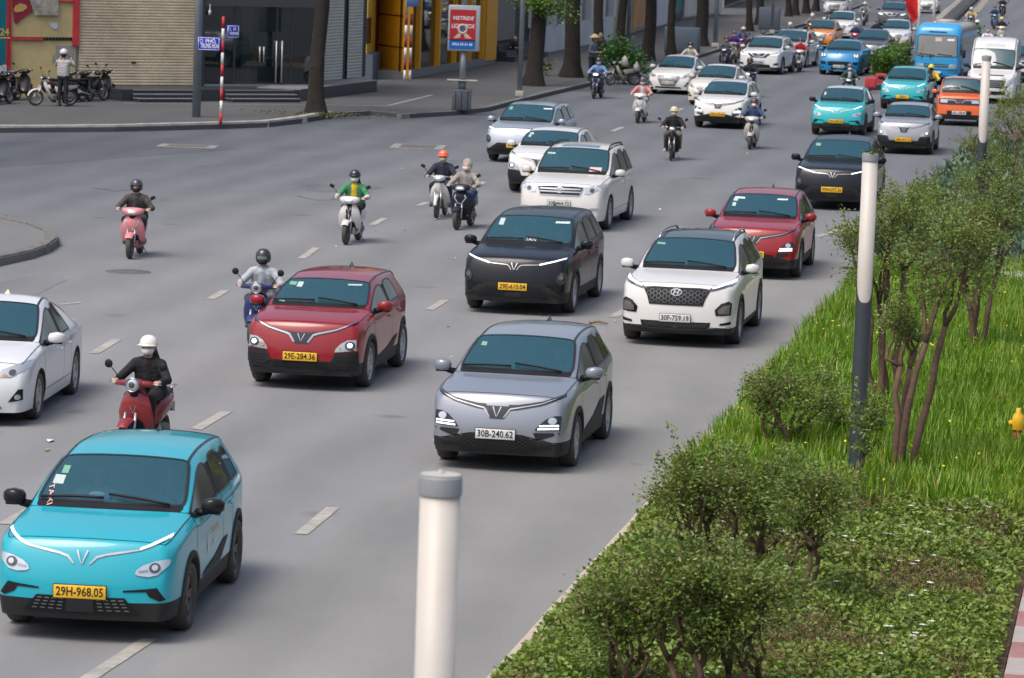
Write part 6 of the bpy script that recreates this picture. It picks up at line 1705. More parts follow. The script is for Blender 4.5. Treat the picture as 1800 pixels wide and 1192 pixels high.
w = MB(); F1.box(w, a358, aR, 4.35, HT, BK_-6, BK_-.05); F1.box(w, a358, aR, .14, z150-.02, BK_-6, BK_-.05); F1.box(w, a358, aR, z150, 4.4, BK_-6, BK_-5.8); child(shop, 'shop_interior', INSIDE, w)
w = MB(); F1.box(w, a358, aR, z150-.02, z150, BK_-5.8, BK_-.02); child(shop, 'shop_floor', FLOORS, w)
w = MB(); F1.shutter(w, a140, a343, z150, HT-1, BK_-.08); sh_ = child(shop, 'roller_shutter', SHUT, w)
w = MB(); a0, z0 = F1.px(232, 110, BK_); F1.box(w, a0, a0+.16, z0-.02, z0+.03, BK_-.06, BK_-.02); child(sh_, 'lock', BLACK, w)
w = MB(); F1.box(w, a343, a358, .14, HT, BK_-.2, BK_+.06); child(shop, 'pillar', GRAN, w)
# plinth and steps
aE = F1.px(526, 178, 0)[0]; aS = F1.px(214, 178, 0)[0]
w = MB(); F1.box(w, aS, aE, .14, z150, BK_-.5, -.02); child(shop, 'plinth', GRAN, w)
for a, b in ((F1.px(234,178,0)[0], F1.px(338,178,0)[0]), (F1.px(396,178,0)[0], F1.px(515,178,0)[0])):
    for i in (0, 1, 2):
        zt = lerp(.14, z150, (i+1)/3.0)
        w = MB(); F1.box(w, a, b, .14 if i == 0 else lerp(.14, z150, i/3.0), zt-.03, -.02, .52-.25*i); st_ = child(shop, 'step', GRAN, w)
        w = MB(); F1.box(w, a-.01, b+.01, zt-.03, zt, -.02, .54-.25*i); child(st_, 'tread', GRAN2, w)
# teal board, cream hoarding, red frame
w = MB(); F1.bpx(w, -160, -120, 17, 115, BK_-.12, BK_+.02); tb = child(shop, 'teal_board', TEALP, w)
a0, z0 = F1.px(8, 57, BK_+.02); fix(F1.text('24', a0, z0, .32, BK_+.03, GOLD, None, off=.008), tb)
w = MB(); F1.bpx(w, -30, 65, 18, 68, BK_+.02, BK_+.03); child(tb, 'gold_line', GOLD, w)
w = MB(); F1.bpx(w, -30, 114, 11, 138, BK_+.02, BK_+.05); child(shop, 'notice_board', mat('notice', (.45,.52,.55), .6), w)
w = MB(); F1.bpx(w, 19, -60, 132, 66, BK_-.12, BK_-.04); child(shop, 'hoarding_panel', CREAMP, w)
w = MB(); F1.bpx(w, 18, 71, 131, 176, BK_-.12, BK_-.04); child(shop, 'hoarding_panel', CREAMP, w)
for q in ((13,-60,19,140), (131,-60,139,81), (19,66,76,71), (100,0,131,4)):
    w = MB(); F1.bpx(w, q[0], q[1], q[2], q[3], BK_-.10, BK_+.02); child(shop, 'red_frame', REDF, w)
w = MB()
for k in range(9):
    x = 77+k*6; a, z = F1.px(x, 68.5, BK_); F1.box(w, a-.04, a+.04, z-.05, z+.03, BK_-.04, BK_-.01)
child(shop, 'torn_strip', BLACK, w, True)
w = MB(); F1.bpx(w, 98, 80, 130, 96, BK_-.04, BK_-.032); F1.bpx(w, 92, 96, 129, 110, BK_-.04, BK_-.030); child(shop, 'bare_patch', mat('bare_plaster', (.28,.28,.26), .9, noise=(4,.2)), w)
def flat(pts, o, th=.02):
    v = [F1.P(*F1.px(x, y, o), o) for x, y in pts]; v2 = [p-F1.n*th for p in v]; n = len(v)
    return MB().add(v+v2, [tuple(range(n)), tuple(range(2*n-1, n-1, -1))] + [(i, (i+1) % n, n+(i+1) % n, n+i) for i in range(n)])
o = flat([(21,-20),(46,-20),(57,21),(38,34),(29,43),(25,38)], BK_+.0); tag(o.build('torn_banner', mat('maroon_banner', (.22,.012,.035), .6)), 'torn maroon banner hanging on the cream hoarding', 'banner')
bn = bpy.data.objects['torn_banner']
ev_ = flat([(24,18),(27,11),(36,6),(46,9),(48,14),(40,20),(28,22)], BK_+.012).build('printed_shape', mat('bun_print', (.48,.30,.10), .6), bn)
o = flat([(46,-20),(103,-20),(103,27),(62,27)], BK_+.05).build('grey_sheet', mat('crumpled_sheet', (.32,.30,.26), .7, noise=(4,.35), bump=(5,1.0))); tag(o, 'crumpled grey sheet pinned over the hoarding', 'sheet')
o = flat([(87,41),(101,39),(102,49),(97,52),(89,48)], BK_-.02, .01).build('paper_note', mat('note_paper', (.5,.5,.55), .7)); tag(o, 'scrap of white paper on the cream hoarding', 'paper')
# glass front
zT = F1.px(400, 11, BK_)[1]
xs = [357, 412, 486, 512, 561]
for x0, x1 in zip(xs, xs[1:]):
    a0, a1 = F1.px(x0, 100, BK_)[0]+.03, F1.px(x1, 100, BK_)[0]-.03
    w = MB(); F1.box(w, a0, a1, z150+.06, zT, BK_-.03, BK_-.015); child(shop, 'glass_pane', DGLASS, w)
w = MB()
for x in xs: a = F1.px(x, 100, BK_)[0]; F1.box(w, a-.035, a+.035, z150, zT+.3, BK_-.05, BK_+.0)
child(shop, 'window_frame', GRAN, w, True)
w = MB(); F1.box(w, a358, aR, zT, 4.4, BK_-.06, BK_+.04); child(shop, 'fascia_beam', mat('dark_fascia', (.05,.055,.065), .5), w)
w = MB(); F1.box(w, a358, aR, z150, z150+.06, BK_-.05, BK_+.02); child(shop, 'window_sill', GRAN2, w)
for x in (455, 462, 484, 494):
    a, z = F1.px(x, 110, BK_); z2 = F1.px(x, 82 if x < 470 else 72, BK_)[1]; z1 = F1.px(x, 110 if x < 470 else 145, BK_)[1]
    child(shop, 'door_handle', ALU, MB().tube([F1.P(a, z1, BK_+.05), F1.P(a, z2, BK_+.05)], .025, 8))
w = MB(); F1.bpx(w, 535, 108, 552, 147, BK_-1.3, BK_-.7); child(shop, 'display_plinth', mat('white_box', (.5,.48,.42), .6), w)
a, z = F1.px(366, 20, BK_); child(shop, 'security_camera', mat('camera_white', (.6,.6,.6), .5), MB().lathe([(.001,-.12),(.04,-.11),(.05,0),(.03,.05),(.012,.06),(.012,.25)], 12, c=F1.P(a, z, BK_+.12)))
tag(shop, 'corner shop with beige roller shutter, dark glass front and cream hoarding', 'building')
# ---- chamfered side with two white shutters
pA, pB = F1.P(aE, .14, -.02), G(662, 161, .14)
F2 = Fac(pA, pB); side = empty('shop_side', pA)
w = MB(); F2.box(w, .0, F2.L, .14, z150, -1.4, 0); child(side, 'plinth', GRAN, w)
w = MB(); F2.box(w, -.0, F2.L+.1, z150, z150+.03, -1.5, .03); child(side, 'plinth_edge', GRAN2, w)
s0 = F2.px(566, 150, -1.0)[0]; s3 = F2.px(643, 130, -1.0)[0]
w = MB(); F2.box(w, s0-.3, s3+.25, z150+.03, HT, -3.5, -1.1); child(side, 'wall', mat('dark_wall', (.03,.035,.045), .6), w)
for x0, x1 in ((572, 604), (612, 638)):
    a0, a1 = F2.px(x0, 110, -1.0)[0], F2.px(x1, 110, -1.0)[0]; w = MB(); F2.shutter(w, a0, a1, z150+.03, HT-1, -1.05, .11); child(side, 'roller_shutter', SHUTW, w)
tag(side, 'angled shop side with two narrow white roller shutters', 'building')
# ---- orange bank booth
F3 = Fac(G(662, 133, .14), G(706, 139, .14)); F4 = Fac(G(706, 139, .14), G(868, 111, .14))
bank = empty('orange_booth', F4.P(0, .14))
w = MB(); F3.box(w, 0, F3.L, .14, 7, -.4, 0); child(bank, 'wall', ORNG, w)
for y in (26, 81):
    a, z = F3.px(685, y, 0); w = MB(); F3.box(w, 0, F3.L, z-.02, z+.02, -.02, .012); child(bank, 'joint', BLACK, w)
w = MB(); F4.box(w, 0, F4.L, 4.2, 7, -5, .0); child(bank, 'fascia', ORNG, w)
w = MB(); F4.box(w, 0, F4.L, .14, .42, -5, .06); child(bank, 'base', GRAN2, w)
w = MB(); F4.box(w, 0, F4.L, .4, 4.2, -5, -3.5); child(bank, 'back_wall', mat('booth_inside', (.10,.12,.12), .8), w)
mull = [706, 735, 769, 798, 812, 824, 846]
for x in mull[1:]:
    a = F4.px(x, 100, 0)[0]; wd = .28 if x in (735, 769) else .16; w = MB(); F4.box(w, a-wd/2, a+wd/2, .42, 4.2, -.25, .08); child(bank, 'column', ORNG, w)
for x0, x1 in zip(mull, mull[1:]):
    a0, a1 = F4.px(x0, 100, 0)[0], F4.px(x1, 100, 0)[0]; w = MB(); F4.box(w, a0+.05, a1-.05, .42, 4.2, -.12, -.10); child(bank, 'glass_pane', DGLASS, w)
a0 = F4.px(850, 100, 0)[0]; w = MB(); F4.box(w, a0, F4.L, .3, 5, -.4, .10); child(bank, 'end_panel', ORNG, w)
for x0, x1, y0, y1 in ((716,735,52,66),(742,760,28,34),(716,733,28,34)):
    w = MB(); F4.bpx(w, x0, y0, x1, y1, -2.2, -2.1); child(bank, 'cash_machine', mat('machine_pale', (.42,.46,.46), .5), w)
tag(bank, 'orange booth with tall glass panes behind the advert box', 'building')
w = empty('yellow_stair', G(650, 139, .14)); FY = Fac(G(643, 140, .14), G(662, 133, .14))
q = MB(); FY.box(q, 0, FY.L*.75, .9, 7, -.5, 0); child(w, 'wall', YELL, q)
q = MB(); FY.box(q, FY.L*.75, FY.L, .14, 7, -.4, .02); child(w, 'red_post', mat('dark_red', (.15,.015,.02), .6), q)
q = MB(); FY.box(q, -.1, FY.L*.8, .14, 1.1, -.5, .25); child(w, 'grey_block', mat('blue_grey', (.10,.12,.16), .7), q)
q = MB(); FY.bpx(q, 646, 32, 652, 75, 0, .03); child(w, 'window', DARKLENS, q)
tag(w, 'narrow yellow wall strip between shutters and orange booth', 'building')
# ---- grey shuttered shop with steps
F5 = Fac(G(868, 108, .14), G(948, 95, .14)); sh5 = empty('grey_shop', F5.P(0,.14))
w = MB(); F5.box(w, 0, F5.L, .14, 8, -4, -.5); child(sh5, 'wall', mat('dark_front', (.05,.05,.05), .7), w)
a0, a1 = F5.px(872, 60, -.4)[0], F5.px(906, 60, -.4)[0]; w = MB(); F5.shutter(w, a0, a1, .9, 7, -.45); child(sh5, 'roller_shutter', SHUTG, w)
for i in range(3): w = MB(); F5.box(w, 0, F5.L*.75, .14+.22*i, .36+.22*i, -.5, .9-.35*i); child(sh5, 'step', GRAN, w)
tag(sh5, 'dark shop with one grey shutter and steps beyond the orange booth', 'building')
# ---- white building with tall glass bays
F6 = Fac(G(948, 95, .14), G(1078, 70, .14)); wb_ = empty('white_building', F6.P(0,.14))
w = MB(); F6.box(w, 0, F6.L, .14, 1.3, -5, 0); F6.box(w, 0, F6.L, 5.2, 9, -5, 0); child(wb_, 'wall', WHT_B, w, True)
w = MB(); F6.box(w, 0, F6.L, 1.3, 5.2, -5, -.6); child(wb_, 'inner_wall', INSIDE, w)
nb = 6
for i in range(nb+1): a = F6.L*i/nb; w = MB(); F6.box(w, a-.35, a+.35, 1.3, 5.2, -.5, .05); child(wb_, 'column', WHT_B, w)
for i in range(nb): a0, a1 = F6.L*i/nb+.35, F6.L*(i+1)/nb-.35; w = MB(); F6.box(w, a0, a1, 1.3, 5.2, -.3, -.26); child(wb_, 'window_pane', BLUEG, w)
tag(wb_, 'white building with tall glass bays behind the tree trunks', 'building')
# ---- beige building with orange wall
F7 = Fac(G(1074, 68, .14), G(1150, 46, .14)); bg_ = empty('beige_building', F7.P(0,.14))
w = MB(); F7.box(w, 0, F7.L, .14, 9, -6, 0); child(bg_, 'wall', mat('beige_wall', (.42,.34,.24), .85, noise=(.8,.15)), w)
w = MB(); F7.box(w, F7.L*.45, F7.L, .3, 9, 0, .06); child(bg_, 'orange_wall', mat('orange_wall', (.50,.27,.12), .8, noise=(.8,.15)), w)
w = MB(); F7.box(w, 0, F7.L, 3.0, 3.5, .06, .5); child(bg_, 'ledge', mat('cream_ledge', (.55,.47,.34), .8), w)
for t in (.12, .32, .6, .8): w = MB(); F7.box(w, F7.L*t, F7.L*t+1.2, 4.2, 6.2, .06, .09); child(bg_, 'window', DARKLENS, w)
tag(bg_, 'beige and orange building with a cream ledge', 'building')
# ---- white walls and hoarding further up
F8 = Fac(G(1142, 50, .14), G(1186, 38, .14)); ww = MB(); F8.box(ww, 0, F8.L, .14, 9, -6, 0); o = ww.build('white_wall_building', WHT_B); tag(o, 'plain white rendered wall between two dark tree trunks', 'building')
F9 = Fac(G(1186, 37, .14), G(1206, 31, .14)); o = empty('teal_kiosk', F9.P(0,.14))
w = MB(); F9.box(w, 0, F9.L*.55, .5, 6, -2, 0); child(o, 'teal_wall', mat('teal_wall', (.04,.20,.19), .6), w)
w = MB(); F9.box(w, 0, F9.L*.55, .14, .6, -2, .05); child(o, 'base', GRAN, w)
for k in range(6): w = MB(); F9.box(w, F9.L*.60, F9.L*.85, .2+k*.8, .95+k*.8, -.4, .05); child(o, 'post_block', KRED if k % 2 == 0 else KWHT, w)
tag(o, 'narrow teal front with a red and white striped post', 'building')
F10 = Fac(G(1204, 34, .14), G(1270, 26, .14)); o = empty('white_hoarding', F10.P(0,.14))
for k in range(5): w = MB(); F10.box(w, F10.L*k/5+.03, F10.L*(k+1)/5-.03, .3, 5.5, -.1, 0); child(o, 'panel', mat('hoarding_white', (.56,.54,.50), .7, noise=(.5,.1)), w)
w = MB(); F10.box(w, 0, F10.L, .14, 5.3, -.3, -.14); child(o, 'backing', STEEL, w)
tag(o, 'long pale hoarding behind the widest far tree trunk', 'hoarding')
F11 = Fac(G(1272, 14, .14), G(1420, -40, .14)); o = empty('far_shop_row', F11.P(0,.14))
cols = [(.30,.28,.26),(.45,.42,.38),(.22,.2,.2),(.5,.46,.40),(.3,.25,.2),(.40,.40,.42)]
for k in range(6):
    w = MB(); F11.box(w, F11.L*k/6, F11.L*(k+1)/6-.05, .14, 7.5+k % 3, -5, 0); wl_ = child(o, 'shop_front', mat('far_front%d' % k, cols[k], .8, noise=(.6,.2)), w)
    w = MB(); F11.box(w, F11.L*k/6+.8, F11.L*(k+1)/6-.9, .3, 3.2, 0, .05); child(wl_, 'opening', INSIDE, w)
    w = MB(); F11.box(w, F11.L*k/6+.3, F11.L*(k+1)/6-.4, 3.4, 4.2, 0, .2); child(wl_, 'sign', mat('far_sign%d' % k, ((.1,.12,.3),(.4,.05,.05),(.5,.5,.5))[k % 3], .6), w)
tag(o, 'row of far shop fronts at the top of the street', 'building')

# ================================================================== street furniture
GREYP = mat('grey_pole', (.25,.30,.34), .5, metal=.3, noise=(1,.15), dirt=((.12,.11,.10), .3)); BLUES = mat('blue_sign', (.006,.025,.42), .45); WHITEP = mat('white_post', (.66,.64,.61), .55); REDP = mat('red_post', (.48,.02,.035), .55)
def pole(px, py, r, h, label, z=.14, cat='pole', name='street_pole', base=True, m=GREYP):
    g = G(px, py, z); e = empty(name, g)
    MB().lathe([(0,0),(r,0),(r*.82,h),(0,h)], 14).build('shaft', m, e)
    if base: MB().bbox((0,0,.12), (r*3.2, r*3.2, .22), .03).build('base', KERBM, e)
    tag(e, label, cat, 'poles along the pavement'); return e
pole(345, 206, .13, 9, 'thick grey pole behind the TRUNG HÒA street sign', base=False)
pole(913, 171, .09, 9, 'slim grey pole left of the leafy tree by the far pavement')
pole(1104, 84, .10, 9, 'grey pole between two dark trunks behind the plant bike')
pz = pole(1257, 84, .11, 6.6, 'grey pole carrying a round blue road sign', cat='sign post')
MB().lathe([(0,-.02),(.55,-.02),(.55,.02),(0,.02)], 28, c=(0,-.14,3.15), axis='Y').build('round_sign', BLUES, pz)
pole(1357, 60, .09, 8, 'far grey pole beyond the purple-jacketed rider')
# street name sign
g = G(388, 219, .14); e = empty('street_sign', g); n = 9; H_ = 3.2
for k in range(n):
    MB().lathe([(0,H_*k/n),(.042,H_*k/n),(.042,H_*(k+1)/n),(0,H_*(k+1)/n)], 14).build('post_band', REDP if k % 2 == 0 else WHITEP, e).location.z = 0
def board(e, x0, x1, z0, z1, yaw, l1, l2, s1, s2):
    cx = (x0+x1)/2; M = Matrix.Rotation(yaw, 3, 'Z'); piv = Vector(((x1 if cx < 0 else x0), 0, 0))
    def T(p): return M @ (Vector(p)-piv) + piv
    b = MB().bbox((0,0,0), (x1-x0, .03, z1-z0), .012); b.v = [tuple(T((p[0]+cx, p[1]-.07, p[2]+(z0+z1)/2))) for p in b.v]; o = b.build('name_board', BLUES, e)
    hw, hh = (x1-x0)/2-.03, (z1-z0)/2-.03; fr = MB()
    for q in (((-hw,hh),(hw,hh)),((hw,hh),(hw,-hh)),((hw,-hh),(-hw,-hh)),((-hw,-hh),(-hw,hh))):
        fr.tube([T((cx+q[0][0], -.087, (z0+z1)/2+q[0][1])), T((cx+q[1][0], -.087, (z0+z1)/2+q[1][1]))], .008, 4)
    fr.build('border', WHITE, o)
    for txt, dz, sz, dx, sx in ((l1, hh*.45, s1, .05, 1.0), (l2, -hh*.38, s2, .03, .82)):
        me = text_mesh(txt, sz, .002, sx=sx, offset=.003)
        xx = [v.co.x for v in me.vertices]; k = min(1, (2*hw-.06-(.22 if dz > 0 else 0))/(max(xx)-min(xx)))
        for v in me.vertices: v.co.x *= k
        for v in me.vertices: v.co = T((cx+dx+v.co.x, -.088-v.co.z, (z0+z1)/2+dz+v.co.y))
        link('lettering', me, WHITE, o)
    em = MB().lathe([(.035,-.004),(.05,-.004),(.05,.004),(.035,.004)], 14, axis='Y', close=True); em.v = [tuple(T((p[0]+cx-hw*.72, p[1]-.09, p[2]+(z0+z1)/2+hh*.45))) for p in em.v]; em.build('emblem', WHITE, o)
sg_ = CAM_F/g.y
board(e, -44/sg_, -4/sg_, (219-90)/sg_, (219-66)/sg_, R(-4), 'PHỐ', 'TRUNG HÒA', .15, .20)
board(e, 4/sg_, 30/sg_, (219-67)/sg_, (219-44)/sg_, R(38), 'ĐƯỜNG', 'TRẦN DUY HƯNG', .13, .115)
tag(e, 'red and white striped post with two blue street name boards', 'street sign')
# twin striped posts by the booth
for x, lab in ((711, 'left red and white post of the pair before the orange booth'), (720, 'right red and white post of the pair before the orange booth')):
    g = G(x, 143, .14); q = empty('striped_post', g)
    for k in range(6): MB().lathe([(0,.42*k),(.05,.42*k),(.05,.42*k+.42),(0,.42*k+.42)], 10).build('post_band', WHITEP if k % 2 == 0 else mat('maroon_band', (.2,.02,.03), .6), q)
    if x == 711:
        MB().tube([(0,0,2.5),(0,0,4.1)], .05, 10).build('upper_shaft', WHITEP, q)
        for k in range(3): MB().bbox((.22,-.06,2.95+.36*k), (.46,.03,.30), .01).build('blue_board', mat('faded_blue', (.05,.10,.25), .5), q)
    tag(q, lab, 'post', 'pair of striped posts')
# lit advert box
g = G(811, 194, .14); s_ = CAM_F/g.y; e = empty('advert_box', g)
MB().bbox((0,0,.35), (.62,.62,.68), .03).build('planter_base', mat('slate_block', (.085,.095,.11), .6, noise=(3,.2)), e)
for sx in (-.2, 0, .2): MB().box((sx,-.315,.35), (.02,.01,.6)).build('groove', BLACK, e)
MB().tube([(0,0,.69),(0,0,1.0)], .12, 12).tube([(0,0,.9),(0,0,(196-90)/s_)], .10, 12).build('post', GREYP, e)
MB().bbox((0,0,.98), (1.0,.5,.05), .02).build('collar', KERBM, e)
zb_, zt_ = (196-92)/s_, (196-12)/s_; hw_ = 28/s_
fr = MB().bbox((0,0,(zb_+zt_)/2), (hw_*2, .35, zt_-zb_), .03).build('box_frame', mat('box_grey', (.32,.36,.38), .5), e)
red = MB().box((-.04,-.18,(zb_+zt_)/2+.10), (hw_*2-.20,.012,(zt_-zb_)-.48)).build('poster', mat('poster_red', (.42,.018,.025), .4), fr)
MB().box((-.04,-.18,zb_+.22), (hw_*2-.20,.012,.30)).build('blue_band', mat('poster_blue', (.0,.13,.48), .4), fr)
def ptext(txt, x, z, size, m, sx=1., shear=.2):
    me = text_mesh(txt, size, .002, sx=sx, shear=shear, offset=.003); xx = [v.co.x for v in me.vertices]; sx = min(1, (hw_*2-.28)/(max(xx)-min(xx)))
    for v in me.vertices: v.co.x *= sx
    if 1: pass
    for v in me.vertices: v.co = Vector((x+v.co.x, -.192-v.co.z, z+v.co.y))
    link('lettering', me, m, fr)
zc_ = (zb_+zt_)/2
ptext('VIETRIDE', -.04, zt_-.42, .17, WHITE); ptext('LIGHT BOX', -.04, zt_-.68, .20, WHITE, .95); ptext('0963 59 61 66', -.04, zb_+.22, .12, WHITE, .95, 0)
rg = MB().lathe([(.10,-.19),(.17,-.19),(.17,-.196),(.10,-.196)], 24, c=(-.04,0,zc_-.02), axis='Y', close=True).build('poster_ring', mat('poster_pale', (.6,.45,.40), .5), fr)
MB().lathe([(0,-.194),(.10,-.194)], 20, c=(-.04,0,zc_-.02), axis='Y').build('ring_middle', mat('poster_slate', (.08,.10,.16), .5), rg)
for sx in (-1, 1): MB().add([(-.04+sx*.03,-.193,zc_-.18),(-.04+sx*.12,-.193,zc_-.14),(-.04+sx*.30,-.193,zb_+.42),(-.04+sx*.10,-.193,zb_+.42)], [(0,1,2,3)]).build('poster_hand', mat('poster_hand', (.6,.42,.32), .5), fr)
MB().tube([(0,0,zt_),(0,0,zt_+1.0)], .09, 10).build('upper_post', GREYP, e)
tag(e, 'red and blue advert box on a grey post with square base', 'advert box')
# grey utility cabinet behind the trunks
g = G(1190, 93, .14); o = empty('utility_cabinet', g, R(-8)); MB().bbox((.2,.3,.6), (1.65,.7,1.2), .03).build('body', mat('cabinet_blue_grey', (.085,.115,.15), .6, noise=(1,.1)), o); MB().bbox((.2,-.06,.6), (1.5,.03,1.05), .01).build('door', mat('cabinet_door', (.10,.13,.165), .55), o)
tag(o, 'blue grey utility cabinet behind the slim dark trunk', 'cabinet')
g = G(1345, 52, .14); o = empty('utility_cabinet', g, R(-8)); MB().bbox((.2,.3,.6), (1.2,.6,1.3), .03).build('body', mat('cabinet_grey', (.10,.12,.14), .6), o); MB().bbox((.2,-.01,.6), (1.1,.03,1.1), .01).build('door', mat('cabinet_door', (.10,.13,.165), .55), o)
tag(o, 'small grey cabinet on the far pavement beyond the group of riders', 'cabinet')
# small red flag by the hoarding, leaning in the row of bikes
g = G(146, 160, .14); e = empty('red_flag', g)
MB().tube([(0,0,.2),(-.02,0,1.62)], .012, 6).build('staff', STEEL, e)
FLAGR = mat('flag_red', (.60,.012,.015), .7, noise=(2,.1))
vs = []
for i in range(8):
    t = i/7
    for k in range(5): u = k/4; vs.append((-.02+.02*t+u*(.06+.20*t)*(1+.2*math.sin(5*t)), .05*math.sin(u*6+t*3), 1.6-1.05*t-.1*u))
MB().add(vs, [(5*i+k, 5*i+k+1, 5*i+k+6, 5*i+k+5) for i in range(7) for k in range(4)], True).build('cloth', FLAGR, e)
tag(e, 'small red flag standing among the parked bikes', 'flag')
# ---- far divider: hedge, painted blocks, barrier, flags
HEDM = leaf_mat('hedge_leaf', (.02,.06,.008), (.10,.20,.02))
# ================================================================== bus and van
class Shell(CarBody):
    def __init__(s, co, faces, fo, w):
        s.co = co; s.fo = fo; s.w = w; s.bvh = BVHTree.FromPolygons([Vector(c) for c in co], faces)
def build_bus():
    root = empty('bus'); BLUEB = paint('bus_blue', (.012, .30, .62)); GREYR = paint('bus_roof', (.42, .39, .35)); SIDE = paint('bus_side', (.30, .34, .38))
    W, H, L = 1.0, 2.68, 7.0
    secs = []
    for y, sx, zt, zb in ((.0, .80, 2.25, .75), (.04, .90, 2.42, .45), (.14, .965, 2.53, .36), (.40, .995, 2.62, .34), (1.1, 1.0, 2.68, .34), (2.5, 1.0, 2.68, .34), (4.5, 1.0, 2.68, .34), (6.4, 1.0, 2.66, .34), (6.85, .97, 2.58, .36), (7.0, .88, 2.4, .5)):
        secs.append((0, y, (zt+zb)/2, W*sx, (zt-zb)/2, 6.5 if y > .05 else 5))
    mb = MB().loft(secs, 48); 
    # lean the front back a little
    mb.v = [(p[0], p[1]+max(0, (p[2]-1.0))*.12*max(0, 1-p[1]/1.2), p[2]) for p in mb.v]
    top = MB(); low = MB(); k = 48
    fr = [f for f in mb.f]; cz = lambda f: sum(mb.v[i][2] for i in f)/len(f); cy = lambda f: sum(mb.v[i][1] for i in f)/len(f)
    body = MB().add(mb.v, [f for f in fr if not (cy(f) > 1.0 and cz(f) > 2.3)], True).build('body', BLUEB, root)
    MB().add(mb.v, [f for f in fr if (cy(f) > 1.0 and cz(f) > 2.3)], True).build('roof', GREYR, root)
    P = Shell(np.array(mb.v), fr, 0, W)
    part(P, root, 'windshield', glass_mat('bus_glass', (.6,.6,.58), .7, (.26,.245,.22), .05), ('p', [(-.86,1.30),(-.82,1.26),(.82,1.26),(.86,1.30),(.84,2.08),(.78,2.14),(-.78,2.14),(-.84,2.08)], dict(off=.012, cuts=3)))
    part(P, root, 'windshield_seal', BLACK, ('s', [(-.87,1.30),(-.82,1.25),(.82,1.25),(.87,1.30),(.85,2.09),(.78,2.155),(-.78,2.155),(-.85,2.09),(-.87,1.30)], .035, dict(off=.010)))
    part(P, root, 'roof_vent', BLACK, ('p', [(-.42,2.27),(.40,2.27),(.34,2.32),(-.36,2.32)], dict(off=.012)))
    part(P, root, 'grille_strip', BLACK, ('p', [(-.52,.80),(.52,.80),(.52,.92),(-.52,.92)], dict(off=.010)))
    part(P, root, 'chrome_strip', CHROME, ('s', [(-.50,.86),(.50,.86)], .035, dict(off=.02)))
    for o in pair(P, root, 'headlight', LENS, [(.52,.74),(.84,.76),(.88,.95),(.58,.92)], off=.014): pass
    part(P, root, 'emblem', CHROME, ('s', [(-.07,1.02),(-.02,1.08)], .025, dict(off=.014)), ('s', [(.02,1.02),(.07,1.08)], .025, dict(off=.014)))
    part(P, root, 'bumper', BLUEB, ('p', [(-.92,.40),(.92,.40),(.92,.66),(-.92,.66)], dict(off=.03, cuts=3)))
    part(P, root, 'bumper_gap', BLACK, ('s', [(-.9,.68),(.9,.68)], .02, dict(off=.03)))
    MB().bbox((0,-.035,.56), (.42,.012,.12), .005).build('number_plate', PLATE_W, root)
    part(P, root, 'route_card', mat('route_card', (.62,.45,.42), .6), ('p', [(-.10,1.90),(.18,1.90),(.18,2.06),(-.10,2.06)], dict(off=.018)))
    part(P, root, 'name_card', WHITE, ('p', [(.42,1.93),(.72,1.93),(.72,2.02),(.42,2.02)], dict(off=.018)))
    for sg in (1, -1):
        for i in range(6):
            y0 = 1.05+i*.93; q = MB(); P.patch(q, [(y0,1.32),(y0+.80,1.32),(y0+.80,2.05),(y0,2.05)], 'S', .012)
            if sg < 0: q.v = [(-p[0], p[1], p[2]) for p in q.v]
            q.build('side_window', SIDEGLASS, root)
        q = MB(); P.patch(q, [(.25,1.30),(.92,1.30),(.92,2.05),(.40,2.05)], 'S', .012)
        if sg < 0: q.v = [(-p[0], p[1], p[2]) for p in q.v]
        q.build('side_window', SIDEGLASS, root)
        MB().tube([(sg*.98,.10,1.55),(sg*1.16,-.06,1.55)], .02, 6).bbox((sg*1.18,-.08,1.40), (.14,.10,.36), .04).build('wing_mirror', BLACK, root)
    for x0, x1 in ((-.78,-.10),(.02,.68)):
        pts = [P.hit((lerp(x0,x1,k/5), 1.30+.06*(1-k/5)), 'F')[0]+Vector((0,-.03,0)) for k in range(6)]; MB().tube(pts, .014, 5).build('wiper', BLACK, root)
    t, r, d = wheel_meshes(.38, .24, 'six')
    for y in (1.25, 5.3):
        for sg in (1,-1):
            wl = link('wheel', t, RUBBER, root); wl.location = (sg*.90, y, .38)
            if sg < 0: wl.rotation_euler = (0,0,PI)
            link('rim', r, ALLOY, wl); link('brake_disc', d, DARKALLOY, wl)
    MB().bbox((0,3.5,.42), (1.8,6.2,.3), .03).build('underbody', BLACK, root)
    MB().bbox((-.42,.95,1.15), (.5,.2,.9), .06).build('seat', SEATM, root); MB().bbox((.42,.95,1.15), (.5,.2,.9), .06).build('seat', SEATM, root)
    MB().ell((0,3.0,2.70), (.45,.6,.10), 14, 6).build('roof_pod', GREYR, root)
    return root
bus = build_bus(); g = G(1683, 152)
bus.location = g - (Matrix.Rotation(R(-13),3,'Z') @ Vector((.92,0,0))); bus.rotation_euler = (0,0,R(-13)); bus.scale = (.96,)*3
tag(bus, 'bright blue minibus with grey roof and cards in its windscreen', 'bus')
pp = person('driver', bus.matrix_world, 'driver silhouette at the left of the blue bus windscreen', (.05,.06,.07), (.03,.03,.04), group='people inside the cars'); pp.matrix_world = Matrix.Translation(bus.location) @ Matrix.Rotation(R(-13),4,'Z') @ Matrix.Translation((-.45,.75,.85))
